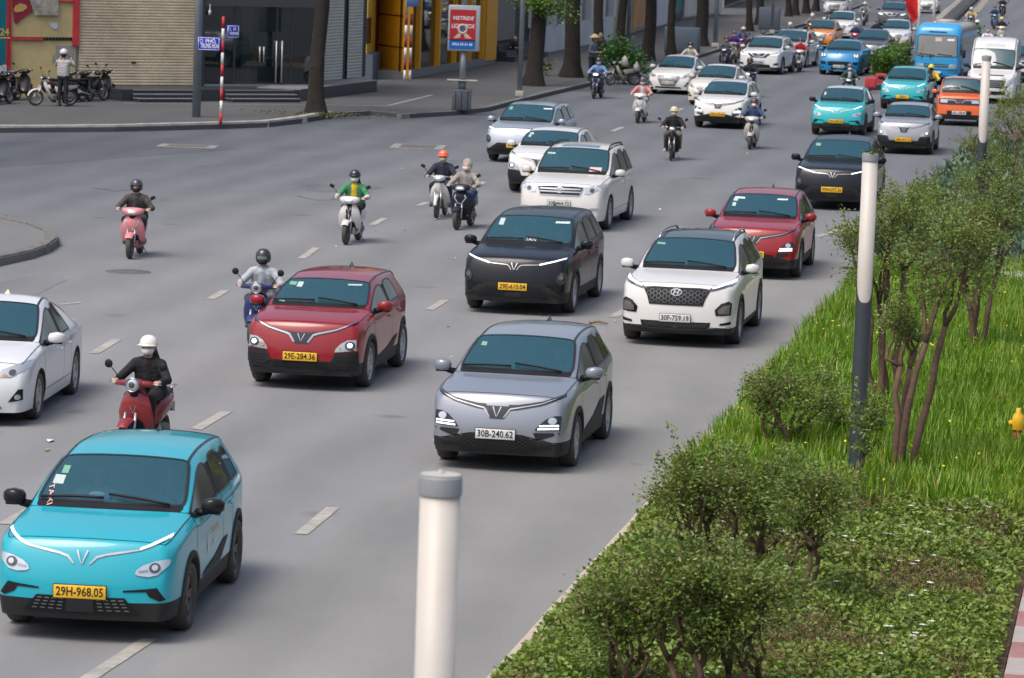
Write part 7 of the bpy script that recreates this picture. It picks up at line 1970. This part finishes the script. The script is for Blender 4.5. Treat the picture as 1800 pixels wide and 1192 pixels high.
def front_van(P, root):
    w = P.w; z = P.zn
    part(P, root, 'grille', BLACK, ('p', [(-.44*w,.62),(.44*w,.62),(.56*w,.80),(.50*w,.94),(-.50*w,.94),(-.56*w,.80)], dict(off=.012, cuts=3)))
    bars(P, root, 'grille_bar', CHROME, -.46*w, .46*w, (.70,.78,.86), .02, .022)
    pair(P, root, 'headlight', LENS, [(.60*w,.74),(.86*w,.80),(.955*w,1.06),(.90*w,1.08),(.64*w,.92)], off=.012)
    part(P, root, 'hood_line', BLACK, ('s', [(-.5*w,1.12),(.5*w,1.12)], .03, dict(off=.012)))
    part(P, root, 'lower_grille', BLACK, ('p', [(-.60*w,.36),(.60*w,.36),(.56*w,.50),(-.56*w,.50)], dict(off=.012)))
BODY['van'] = CarBody(L=5.6, W=1.98, H=2.52, wb=3.4, fo=.95, rt=.36, tw=.22, sc=1.05, st=1.60, b1=2.10, c1=3.2, d1=4.9, sr=5.25, sb=5.42, zn=1.05, zc=1.30, zb=(1.24,1.24), zt=1.2, bulge=.14, nose=.86, wt=(.90,.885), nosez=.10, roofr=.04, rooftop=.42, clad=False, hoodpow=1.2, fz2=.72)
proto('van', 'van', front_van, rim='six', fin=False, inside=True, mz=1.45)
cv, PV = place_car('van', 1782, 182, 'white high-roofed passenger van behind the orange box car', (.68,.68,.68), -10, '', PLATE_W, .56, name='van', mirror=(.02,.02,.02), cat='van', rim=ALLOY)
glass_text(PV, cv, 'LIMOUSINE', 0, 2.24, .16, mat('van_letters', (.35,.36,.36), .6))
# ================================================================== vegetation
def mesh_np(name, V, F, m, smooth=False):
    """V (n,3) array, F (k,c) array of faces with the same corner count"""
    me = bpy.data.meshes.new(name); k, c = F.shape
    me.vertices.add(len(V)); me.vertices.foreach_set('co', V.astype(np.float32).ravel())
    me.loops.add(k*c); me.loops.foreach_set('vertex_index', F.astype(np.int32).ravel())
    me.polygons.add(k); me.polygons.foreach_set('loop_start', np.arange(0, k*c, c, dtype=np.int32)); me.polygons.foreach_set('loop_total', np.full(k, c, dtype=np.int32))
    if smooth: me.polygons.foreach_set('use_smooth', np.ones(k, dtype=bool))
    me.update(calc_edges=True); me.materials.append(m); return me
def leaves_np(pos, length, width, up=.6, droop=.0, dirs=None):
    """one folded four-cornered leaf per position: returns V, F (two triangles sharing the rib)"""
    n = len(pos)
    d = rng.normal(size=(n, 3)) if dirs is None else dirs + rng.normal(size=(n, 3))*.45
    d[:, 2] = d[:, 2]*.6 - droop
    d /= np.linalg.norm(d, axis=1)[:, None]
    nn = rng.normal(size=(n, 3))*.7 + np.array([0, -.1, up]); s = np.cross(d, nn); s /= (np.linalg.norm(s, axis=1)[:, None]+1e-9)
    nn = np.cross(s, d)
    L = (length*rng.uniform(.6, 1.25, n))[:, None]; W = (width*rng.uniform(.7, 1.2, n))[:, None]
    a = pos; b = pos + d*L*.5 + s*W + nn*W*.25; c = pos + d*L; e = pos + d*L*.5 - s*W + nn*W*.25
    V = np.stack([a, b, c, e], 1).reshape(-1, 3)
    i = np.arange(n)*4
    F = np.concatenate([np.stack([i, i+1, i+2], 1), np.stack([i, i+2, i+3], 1)])
    return V, F
def rnd_ball(n, c, r, shell=.55):
    v = rng.normal(size=(n, 3)); v /= np.linalg.norm(v, axis=1)[:, None]
    return np.array(c) + v*(shell+(1-shell)*rng.random(n)**.6)[:, None]*np.array(r)
BARK = mat('bark_brown', (.115, .070, .045), .9, noise=(6, .35), bump=(14, .9))
BARKD = mat('bark_dark', (.020, .016, .013), .95, noise=(3, .4), bump=(9, 1.0))
MYRT = leaf_mat('myrtle_leaf', (.040, .078, .014), (.215, .30, .058), 1.6, .45, .3, (.20, .13, .06))
COVERL = leaf_mat('cover_leaf', (.034, .072, .009), (.23, .32, .045), 1.1, .45, .25, (.22, .20, .06))
COVERD = leaf_mat('cover_twig', (.06, .04, .018), (.17, .12, .05), 1.5, .8, .0)
GRASSM = leaf_mat('grass_blade', (.034, .112, .004), (.215, .38, .016), .8, .45, .35, (.34, .30, .06))
BROAD = leaf_mat('broad_leaf', (.022, .055, .028), (.13, .21, .12), .9, .4)
TREEL = leaf_mat('tree_leaf', (.015, .045, .008), (.08, .16, .02), .8, .45)
PETAL = mat('white_petal', (.75,.75,.70), .6); YPETAL = mat('yellow_petal', (.65,.52,.02), .6)
def wiggle(a, b, n, amp, r0, r1):
    a, b = Vector(a), Vector(b); pts = []; rs = []
    off = Vector((0,0,0))
    for i in range(n+1):
        t = i/n
        if 0 < i < n: off = off*.5 + Vector((random.gauss(0, amp), random.gauss(0, amp), random.gauss(0, amp*.5)))
        else: off = Vector((0,0,0))
        pts.append(a.lerp(b, t)+off); rs.append(lerp(r0, r1, t)*random.uniform(.9, 1.15))
    return pts, rs
def shrub(bx, by, crowns, label, nleaf=5200, stems=3, r0=.05, size=.050, thick=1.):
    """multi-stemmed crape myrtle: base pixel, crowns as (cx, cy, rx, ry) pixel ellipses at the plant's own distance"""
    base = G(bx, by, .13); Y = base.y; sc = CAM_F/Y
    e = empty('myrtle_shrub', base); tr = MB(); Vs = []; Fs = []; o = 0
    tot = sum(c[2]*c[3] for c in crowns)
    for ci, (cx, cy, rx, ry) in enumerate(crowns):
        dY = 0 if len(crowns) == 1 else random.uniform(-.5, .5)
        C = AT(cx, cy, Y+dY) - base; r = Vector((rx/sc, rx/sc*.9, ry/sc))*1.0
        ns = stems if len(crowns) == 1 else max(1, stems-1)
        cl = []
        for s in range(ns):
            ph = 2*PI*(s+random.random()*.5)/ns
            foot = Vector((math.cos(ph)*.10*thick, math.sin(ph)*.10*thick, 0))
            fork = Vector((C.x*.55+math.cos(ph)*r.x*.35, C.y*.5+math.sin(ph)*r.y*.4, (C.z-r.z)*random.uniform(.65, .95)))
            p, q = wiggle(foot, fork, 5, .045, r0*thick, r0*.72*thick); tr.tube(p, q, 7)
            for b_ in range(3):
                a2 = ph + random.uniform(-1.2, 1.2); tip = C + Vector((math.cos(a2)*r.x*random.uniform(.3,.75), math.sin(a2)*r.y*random.uniform(.3,.75), r.z*random.uniform(-.45,.35)))
                p, q = wiggle(fork, tip, 4, .05, r0*.62*thick, r0*.28); tr.tube(p, q, 6)
                for t_ in range(3):
                    tt = tip + Vector((random.gauss(0, r.x*.35), random.gauss(0, r.y*.35), abs(random.gauss(r.z*.35, r.z*.25)))); p2, q2 = wiggle(tip, tt, 3, .03, r0*.26, .006); tr.tube(p2, q2, 5); cl.append(tt)
        n = int(nleaf*.92*rx*ry/tot); ncl = max(8, int(n/210))
        cen = rnd_ball(ncl, C, r, .35); cen = np.concatenate([cen, np.array([c[:] for c in cl])])
        w = rng.random(len(cen))**1.3+.15; w /= w.sum(); idx = rng.choice(len(cen), n, p=w)
        spread = min(r.x, r.z)*.17+.02
        pos = cen[idx] + rng.normal(size=(n, 3))*np.array([spread, spread, spread*.75])
        # a few long shoots above the outline
        for s in range(7):
            q0 = np.array((C + Vector((random.uniform(-.8,.8)*r.x, random.uniform(-.6,.6)*r.y, r.z*random.uniform(.5,.8))))[:]); hgt = random.uniform(.18, .42); t = rng.random(60)
            pos = np.concatenate([pos, q0 + t[:, None]*np.array([random.gauss(0,.12), random.gauss(0,.1), hgt]) + rng.normal(size=(60,3))*.025])
        out = pos-np.array(C[:]); out /= (np.linalg.norm(out, axis=1)[:, None]+1e-6)
        V, F = leaves_np(pos, size, size*.27, .7, .0, out*.6)
        Vs.append(V); Fs.append(F+o); o += len(V)
    tr.build('trunk', BARK, e)
    link('crown', mesh_np('crown', np.concatenate(Vs), np.concatenate(Fs), MYRT), None, e)['kind'] = 'stuff'
    tag(e, label, 'shrub', 'crape myrtles on the median')
    return e
S = [((1100,1262),[(1105,1090,88,78)],'myrtle at the left end of the front clump at the bottom edge',5200),
     ((1210,1275),[(1205,1050,85,75)],'myrtle in the middle of the front clump at the bottom edge',6200),
     ((1318,1270),[(1300,1075,95,85)],'myrtle at the right end of the front clump at the bottom edge',6200),
     ((1238,1022),[(1215,865,72,66)],'bushy myrtle with reddish shoots nearest the kerb',5200),
     ((1325,1035),[(1320,880,78,66)],'myrtle just right of the kerbside bushy one',5200),
     ((1390,1098),[(1430,895,66,62)],'myrtle with bare forked stems in front of the lamp post',4200),
     ((1378,822),[(1385,706,82,54)],'round low myrtle standing in the grass left of the lamp post',5200),
     ((1442,806),[(1458,748,30,36)],'small sprig of myrtle close to the lamp post foot',1300),
     ((1494,908),[(1522,752,28,36)],'thin leaning myrtle crossing the lamp post',1200),
     ((1580,852),[(1665,455,92,78),(1600,585,52,42)],'tall many-stemmed myrtle right of the lamp post',8200),
     ((1562,742),[(1530,455,70,58),(1590,400,66,52)],'tall myrtle directly behind the lamp post',6800),
     ((1708,640),[(1695,400,72,56),(1752,385,56,50)],'myrtle beside the round concrete well',6800),
     ((1640,520),[(1606,368,66,46)],'myrtle leaning over the kerb before the black SUV',5200),
     ((1735,452),[(1672,352,82,44),(1755,322,58,44)],'myrtle around the foot of the far lamp post',5600),
     ((1765,372),[(1722,268,46,36),(1778,240,46,48)],'myrtle right of the far lamp post',4200),
     ((1800,318),[(1788,188,42,36)],'most distant myrtle at the right edge below the van',2600)]
for (b, cr, lab, nl) in S: shrub(b[0], b[1], cr, lab, nl, stems=3 if nl > 2000 else 1, r0=.038 if nl > 5000 else (.032 if nl > 2000 else .022), thick=1.3 if nl > 6500 else 1.)
# ---- ground cover, grass, broad leaves
UB = toUV(G(1480, 880, .35))[0]; UH = toUV(G(1720, 478, .4))[0]
kx = np.array([K0.x, K0.y, 0.]); rd = np.array(RD[:]); rn = np.array(RN[:])
def bed(n, u0, u1, v0=.14, v1=MED_W-.06):
    u = rng.uniform(u0, u1, n); v = rng.uniform(v0, v1, n); return u, v
def world_uv(u, v, z): return kx + u[:, None]*rd + v[:, None]*rn + z[:, None]*np.array([0, 0, 1.])
def bumps(u, v, f=1.): return (np.sin(u*2.1*f+v*1.3)+np.sin(u*.9*f-v*2.7+1.7)+np.sin(u*4.3*f+v*3.9)*.6)/2.6
n = 118000
u, v = bed(n, -15.5, UB+.7, .17); edge = np.clip(np.minimum(v-.12, MED_W-.02-v)/.4, 0, 1)
hole = np.clip((bumps(u*.7, v*.9)+.5*bumps(u*1.9, v*2.3)-.35)*1.2, 0, .55); hgt = .13 + (.30+.11*bumps(u, v)+.06*bumps(u*2.3, v*2.1))*(1-hole)*(.35+.65*edge)*rng.uniform(.62, 1.08, n)
V, F = leaves_np(world_uv(u, v, hgt), .066, .020, .9); tag(link('ground_cover', mesh_np('ground_cover', V, F, COVERL)), 'low leafy ground cover on the near median', 'ground cover', kind='stuff')
n = 42000; u, v = bed(n, -15.5, UB+.5, .42, MED_W-.3); sel = bumps(u*.7, v*.9)+.5*bumps(u*1.9, v*2.3) > .25; u, v = u[sel], v[sel]; k = len(u)
V, F = leaves_np(world_uv(u, v, .22+rng.random(k)*.30), .11, .006, .2, -.4); tag(link('dry_twigs', mesh_np('dry_twigs', V, F, COVERD)), 'brown dry twigs showing through the ground cover', 'twigs', kind='stuff')
# white flowers scattered in the cover
n = 55; u, v = bed(n, -12, UB, .6, MED_W-.4); Vs = []; Fs = []; o = 0
for i in range(n):
    c = world_uv(u[i:i+1], v[i:i+1], np.array([.47+.07*bumps(u[i], v[i])]))[0]
    for q in range(random.choice((1, 1, 2, 3))):
        cc = c+rng.normal(size=3)*np.array([.06,.06,.015])
        for a in range(5):
            an = 2*PI*a/5; Vs += [cc, cc+np.array([.026*math.cos(an-.45), .026*math.sin(an-.45), .012]), cc+np.array([.042*math.cos(an), .042*math.sin(an), .010]), cc+np.array([.026*math.cos(an+.45), .026*math.sin(an+.45), .012])]; Fs.append([o, o+1, o+2, o+3]); o += 4
tag(link('white_flowers', mesh_np('white_flowers', np.array(Vs), np.array(Fs), PETAL)), 'small white flowers dotted over the ground cover', 'flowers', kind='stuff')
# grass
n = 74000; u, v = bed(n, UB-.2, UH+1.5, .22, MED_W-.02)
pos = world_uv(u, v, np.full(n, .12)); az = rng.uniform(0, 2*PI, n); h = (.42+.10*bumps(u*.8, v*.7))*rng.uniform(.6, 1.35, n)*np.clip(.6+.4*np.minimum(v-.05, MED_W-v)/.3, .5, 1); lean = rng.uniform(.05, .55, n)
dx, dy = np.cos(az), np.sin(az); w = rng.uniform(.008, .015, n); px_, py_ = -dy*w, dx*w
def lv_(t, ww):
    bend = lean*h*t**2; return np.stack([pos[:, 0]+dx*bend, pos[:, 1]+dy*bend, pos[:, 2]+h*t*(1-.18*lean*t)], 1), ww
rows = []
for t, ww in ((0, 1.), (.4, .95), (.75, .6)):
    c, _ = lv_(t, ww); side_ = np.stack([px_*ww, py_*ww, np.zeros(n)], 1); rows += [c-side_, c+side_]
tip, _ = lv_(1., 0); V = np.stack(rows+[tip], 1).reshape(-1, 3); i = np.arange(n)*7
F = np.concatenate([np.stack([i, i+1, i+3], 1), np.stack([i, i+3, i+2], 1), np.stack([i+2, i+3, i+5], 1), np.stack([i+2, i+5, i+4], 1), np.stack([i+4, i+5, i+6], 1)])
tag(link('tall_grass', mesh_np('tall_grass', V, F, GRASSM)), 'tall bright green grass filling the middle of the median', 'grass', kind='stuff')
n = 260; u, v = bed(n, UB, UH, .4, MED_W-.2); Vv = world_uv(u, v, .50+rng.random(n)*.12); V, F = leaves_np(Vv, .05, .018, 1.2); tag(link('yellow_flowers', mesh_np('yellow_flowers', V, F, YPETAL)), 'tiny yellow flowers in the tall grass', 'flowers', kind='stuff')
# broad strap leaves
n = 9000; u, v = bed(n, UH, 70, .1, MED_W-.05); pos = world_uv(u, v, .15+rng.random(n)*.30); out = rng.normal(size=(n, 3)); out[:, 2] = np.abs(out[:, 2])*.9+.3
V, F = leaves_np(pos, .34, .045, .8, -.15, out); tag(link('strap_leaved_plants', mesh_np('strap_leaved_plants', V, F, BROAD)), 'grey green strap-leaved plants on the far part of the median', 'plants', kind='stuff')
# ---- lamp posts of the median
POSTD = mat('post_blue_grey', (.050,.060,.075), .45, metal=.3, noise=(2,.12), dirt=((.10,.09,.08), .15)); POSTW = mat('post_diffuser', (.54,.505,.465), .45, noise=(1.2,.05), dirt=((.30,.26,.21), .22)); CAPM = mat('post_cap', (.22,.245,.27), .5, dirt=((.3,.27,.22), .3))
def lamp_post(loc, h, label, lean=(0,0), bird=False):
    e = empty('lamp_post', loc); r, n = .098, 28; zi = h-1.72
    vs = []
    for k in range(n): a = 2*PI*k/n; vs += [(r*math.cos(a), r*math.sin(a), 0), (r*math.cos(a), r*math.sin(a), zi-.05+.95*((1+math.sin(a))/2)**1.6)]
    MB().add(vs, [(2*k, 2*((k+1) % n), 2*((k+1) % n)+1, 2*k+1) for k in range(n)], True).lathe([(r+.002,1.15),(r+.008,1.15),(r+.008,1.17),(r+.002,1.17)], n).build('lower_shaft', POSTD, e)
    MB().lathe([(r*.95, zi-.08),(r*.95, h-.09),(0, h-.09)], n).build('diffuser', POSTW, e)
    cp = MB().lathe([(r*1.02,h-.09),(r*1.02,h-.012),(r*.98,h),(0,h+.002)], n).build('cap', CAPM, e)
    MB().lathe([(r*.94,h+.004),(0,h+.008)], n).lathe([(.014,h+.005),(.014,h+.022),(0,h+.024)], 8).build('cap_plate', mat('cap_plate', (.42,.41,.38), .6), cp)
    tag(e, label, 'lamp post', 'column lamps on the median'); return e
bp_ = G(1503, 874, .13); lamp_post(bp_, 4.12, 'column lamp with dark foot in the middle of the planting'); 
bp2 = G(1717, 452, .13); lamp_post(bp2, 4.12, 'distant column lamp in front of the white van')
yF = 17.2; pf = AT(775, 835, yF); lamp_post(Vector((pf.x, pf.y, .13)), pf.z-.13, 'blurred white column lamp rising from the bottom edge')
# leaves and bird mess caught on the middle lamp's cap
V, F = leaves_np(np.array([[bp_.x, bp_.y, bp_.z+4.14]])+rng.normal(size=(40,3))*np.array([.06,.05,.012]), .06, .02, 1.); o = link('caught_leaves', mesh_np('caught_leaves', V, F, TREEL)); tag(o, 'few leaves lying on top of the middle column lamp', 'leaves', kind='stuff')
# ---- hydrant, well ring
g = G(1786, 812, .13); e = empty('hydrant', g); HY = mat('hydrant_yellow', (.70,.40,.01), .5); HR = mat('hydrant_red', (.30,.03,.03), .6)
MB().lathe([(0,0),(.07,0),(.06,.05),(.055,.45),(0,.45)], 14).build('barrel', HR, e); MB().lathe([(.075,.42),(.08,.46),(.085,.52),(.07,.60),(.03,.65),(.03,.70),(0,.70)], 16).build('bonnet', HY, e)
for sg in (-1, 1): MB().lathe([(0,.05),(.035,.05),(.035,.12),(0,.12)], 10, c=(0,0,.50), axis='X').build('outlet', HY, e).scale = (sg,1,1)
tag(e, 'yellow and red hydrant in the grass at the right edge', 'hydrant')
g = G(1782, 522, .13); e = empty('well_ring', g); MB().lathe([(.50,0),(.50,.42),(.36,.44),(.36,.1)], 26).build('ring', mat('old_concrete', (.16,.14,.12), .9, noise=(3,.4)), e); MB().lathe([(0,.44),(.46,.44),(.47,.41)], 24).build('lid', KERBM, e)
tag(e, 'round concrete well ring half sunk in the grass', 'well')
g2 = G(1806, 524, .13); o = MB().lathe([(.12,0),(.14,.34),(0,.36)], 12).build('blue_bucket', mat('bucket_blue', (.03,.13,.25), .5)); o.location = g2; tag(o, 'blue bucket beside the concrete well ring', 'bucket')
# ---- street trees on the left pavement
def tree_crown(seed, R_, n, c=(0,0,7.5)):
    cen = rnd_ball(46, c, (R_, R_, R_*.62), .5); idx = rng.integers(0, len(cen), n); pos = cen[idx]+rng.normal(size=(n,3))*np.array([.55,.55,.4])
    V, F = leaves_np(pos, .22, .06, .8); return mesh_np('crown', V, F, TREEL)
CROWNS = [tree_crown(i, 2.6, 2600) for i in range(3)]
def street_tree(px, py, wpx, label, lean=0., h=6.5, z=.14, crown=True, ci=0):
    g = G(px, py, z); sc = CAM_F/g.y; r = wpx/sc/2; e = empty('street_tree', g)
    t = MB(); n = 14; vs = []; K = 12
    for i in range(K+1):
        u = i/K; zz = h*u; rr = r*(1+.55*math.exp(-zz/.35)-.18*u)
        cx = lean*zz + .05*math.sin(zz*1.3+px); 
        for k in range(n):
            a = 2*PI*k/n; q = rr*(1+.10*math.sin(3*a+px+zz*.6)+.12*math.exp(-zz/.3)*math.sin(5*a+px)); vs.append((cx+q*math.cos(a), q*math.sin(a), zz-.03))
    t.add(vs, [(i*n+k, i*n+(k+1) % n, (i+1)*n+(k+1) % n, (i+1)*n+k) for i in range(K) for k in range(n)], True)
    top = Vector((lean*h, 0, h-.3))
    for k in range(4): a = 2*PI*k/4+px; p, q = wiggle(top, top+Vector((math.cos(a)*1.6, math.sin(a)*1.6, 1.8)), 4, .1, r*.55, r*.15); t.tube(p, q, 7)
    t.build('trunk', BARKD, e)
    c = link('crown', CROWNS[ci % 3], None, e); c['kind'] = 'stuff'; c.location = (lean*h, 0, .9); c.rotation_euler = (0, 0, px)
    tag(e, label, 'tree', 'street trees along the pavement'); return e
T_ = [((556,201), 27, 'large dark trunk standing by the kerb before the glass shop', .02), ((941,151), 28, 'leafy trunk right of the slim grey pole', .0), ((1000,136), 28, 'thick straight trunk second in the far row', .035), ((1051,116), 18, 'crooked trunk behind the plant vendor', -.01),
      ((1090,112), 16, 'narrow trunk behind the plant bike', .02), ((1137,107), 21, 'tapering trunk left of the far white saloon', .03), ((1177,98), 14, 'slim trunk in front of the blue grey cabinet', .03), ((1231,81), 22, 'widest far trunk left of the round blue sign', .0),
      ((1315,55), 11, 'straight trunk beyond the round blue sign', .015), ((1333,44), 13, 'double trunk beyond the small grey cabinet', .02), ((1384,29), 10, 'first of the far trunks near the small white hatchback', .02), ((1399,27), 11, 'second of the far trunks near the small white hatchback', .01), ((1416,24), 11, 'third of the far trunks near the small white hatchback', .01), ((1433,20), 10, 'last of the far trunks near the small white hatchback', .0)]
for i, (b, w_, lab, ln) in enumerate(T_): street_tree(b[0], b[1], w_, lab, ln, ci=i)
# low twigs of leaves on the second trunk
g = G(941, 151, .14); pt = np.concatenate([np.array(AT(x, y, g.y-.4)[:])+rng.normal(size=(150,3))*np.array([.32,.3,.18]) for x, y in ((940,6),(958,14),(978,8),(948,-4),(990,22),(930,0),(968,2))])
V, F = leaves_np(pt, .15, .045, .8, .3); o = link('low_branch', mesh_np('low_branch', V, F, leaf_mat('bright_leaf', (.03,.09,.01), (.16,.28,.03), .8))); tag(o, 'bright leafy branch hanging in front of the second trunk', 'branch', kind='stuff')
g = G(955, 133, .14); pt = np.array(g[:])+rng.normal(size=(120,3))*np.array([.25,.2,.2])+np.array([0,0,.35]); V, F = leaves_np(pt, .16, .05, .8); o = link('sapling', mesh_np('sapling', V, F, TREEL)); tag(o, 'small leafy sprout at the foot of the second trunk', 'plant')
g = G(557, 203, .14); pt = np.array(g[:])+rng.normal(size=(500,3))*np.array([.9,.5,.03])+np.array([0,0,.05]); V, F = leaves_np(pt, .10, .02, .8); o = link('weeds', mesh_np('weeds', V, F, leaf_mat('weed_leaf', (.06,.07,.02), (.16,.16,.05)))); tag(o, 'sparse weeds round the foot of the kerbside trunk', 'weeds', kind='stuff')
# load of plants on the vendor's bike
g = G(1098, 148, .0); pt = np.concatenate([np.array(AT(x, y, g.y+.3)[:])+rng.normal(size=(420,3))*np.array([.30,.35,.26]) for x, y in ((1080,98),(1100,95),(1112,110),(1115,130),(1095,110),(1085,88))])
V, F = leaves_np(pt, .17, .045, .8); o = link('potted_plants', mesh_np('potted_plants', V, F, leaf_mat('vendor_leaf', (.012,.06,.012), (.07,.19,.03)))); tag(o, 'big bundle of green plants carried by the vendor bike', 'plants')
# ---- far divider with hedge, painted blocks, barrier, flags
def leafbox(A, B, wd, h, name, label, n=4000):
    d = (B-A); nrm = Vector((d.y, -d.x, 0)).normalized(); t = rng.random(n); s = rng.uniform(-1, 1, n); z = rng.random(n)
    q = rng.integers(0, 3, n); s = np.where(q == 0, np.sign(s), s); z = np.where(q == 1, 1, z); t = np.where((q == 2), np.where(rng.random(n) < .5, 0, t), t)
    P_ = np.array(A[:])+t[:, None]*np.array(d[:])+s[:, None]*np.array((nrm*wd/2)[:])+(z*h)[:, None]*np.array([0,0,1.]) + rng.normal(size=(n,3))*.06
    V, F = leaves_np(P_, .14, .045, .7); e = empty(name, A)
    o = link('foliage', mesh_np('foliage', V-np.array(A[:]), F, HEDM), None, e); o['kind'] = 'stuff'
    m = MB(); m.prism([tuple((p-A)[:2]) for p in (A+d*.08-nrm*wd*.40, B-d*.08-nrm*wd*.40, B-d*.08+nrm*wd*.40, A+d*.08+nrm*wd*.40)], .0, h*.9); m.build('inner_twigs', mat('hedge_dark', (.012,.03,.008), .95), e)
    tag(e, label, 'hedge')
leafbox(G(1550, 131, .2), G(1584, 110, .2), .8, .8, 'clipped_hedge', 'clipped green hedge on the far divider beside the dark saloon')
dv = MB().prism([tuple(G(x, y)[:2]) for x, y in ((1522,160),(1556,158),(1610,110),(1720,0),(1700,-10),(1585,105))], 0, .22).build('divider_island', PAVE, fix=True); struct(dv)
for i, (x, y) in enumerate(((1530,154),(1548,147))):
    g = G(x, y, .2); o = MB().bbox((0,0,.20), (.44,.36,.40), .03).build('kerb_block', mat('block_red', (.45,.035,.04), .7, noise=(3,.25)) if i != 3 else KWHT); o.location = g; o.rotation_euler = (0,0,-.15)
    tag(o, ['red concrete block at the tip of the far divider', 'second red concrete block on the far divider'][i], 'concrete block')
g = G(1587, 112, .2); e = empty('marker_post', g)
for k in range(5): MB().lathe([(0,.22*k),(.09,.22*k),(.09,.22*k+.22),(0,.22*k+.22)], 12).build('post_band', mat('olive_band', (.28,.27,.16), .7) if k % 2 == 0 else mat('worn_red_band', (.40,.06,.06), .7), e)
tag(e, 'short banded marker post at the end of the hedge', 'post')
# concrete barrier with rail
A, B = G(1612, 98), G(1722, -14); e = empty('concrete_barrier', A); d = B-A; L = d.length; dn = d.normalized(); nn = Vector((dn.y, -dn.x, 0)); CB = mat('barrier_concrete', (.36,.33,.29), .85, noise=(1,.2))
N = 22
for i in range(N):
    a = A-A+dn*(L*i/N); b = dn*(L*(i+1)/N-.15); pr = [(-.28,0),(.28,0),(.20,.25),(.12,.85),(-.12,.85),(-.20,.25)]
    vs = [a+nn*x+Vector((0,0,z)) for x, z in pr]+[b+nn*x+Vector((0,0,z)) for x, z in pr]
    MB().add(vs, [tuple(range(5,-1,-1)), tuple(range(6,12))]+[(k, (k+1) % 6, 6+(k+1) % 6, 6+k) for k in range(6)]).build('barrier_block', CB, e)
    MB().box(a+nn*1.2+Vector((0,0,.12)), (.5,.35,.24), -HEAD).build('step_block', mat('barrier_step', (.42,.38,.34), .85), e)
MB().tube([Vector((0,0,1.05)), d+Vector((0,0,1.05))], .05, 8).build('hand_rail', mat('rail_beige', (.45,.42,.36), .6), e)
tag(e, 'concrete barrier with hand rail climbing to the top right', 'barrier')
def flag(px, py, h, wd, ht, label, lean=0.):
    g = G(px, py, .2); e = empty('national_flag', g); MB().lathe([(0,0),(.09,0),(.06,h),(0,h)], 10).build('staff', mat('pole_cream', (.5,.47,.40), .6), e); vs = []
    for i in range(9):
        for k in range(9):
            u, t = k/8, i/8; vs.append((-.04-u*wd*(1-.55*t)-.06*math.sin(t*5), .16*math.sin(u*7+t*2.5)*(.3+u), h-.1-ht*t-u*ht*.42))
    MB().add(vs, [(9*i+k, 9*i+k+1, 9*i+k+10, 9*i+k+9) for i in range(8) for k in range(8)], True).build('cloth', FLAGR, e); tag(e, label, 'flag'); return e
flag(1612, 98, 3.3, .62, 1.2, 'large red flag drooping on the pole beside the barrier'); 
flag(1640, 70, 3.7, .6, 1.0, 'smaller red flag behind the large one at the top edge')
for k, (r_, P_) in PROTO.items(): delete_tree(r_)
for k, r_ in BPROTO.items(): delete_tree(r_)
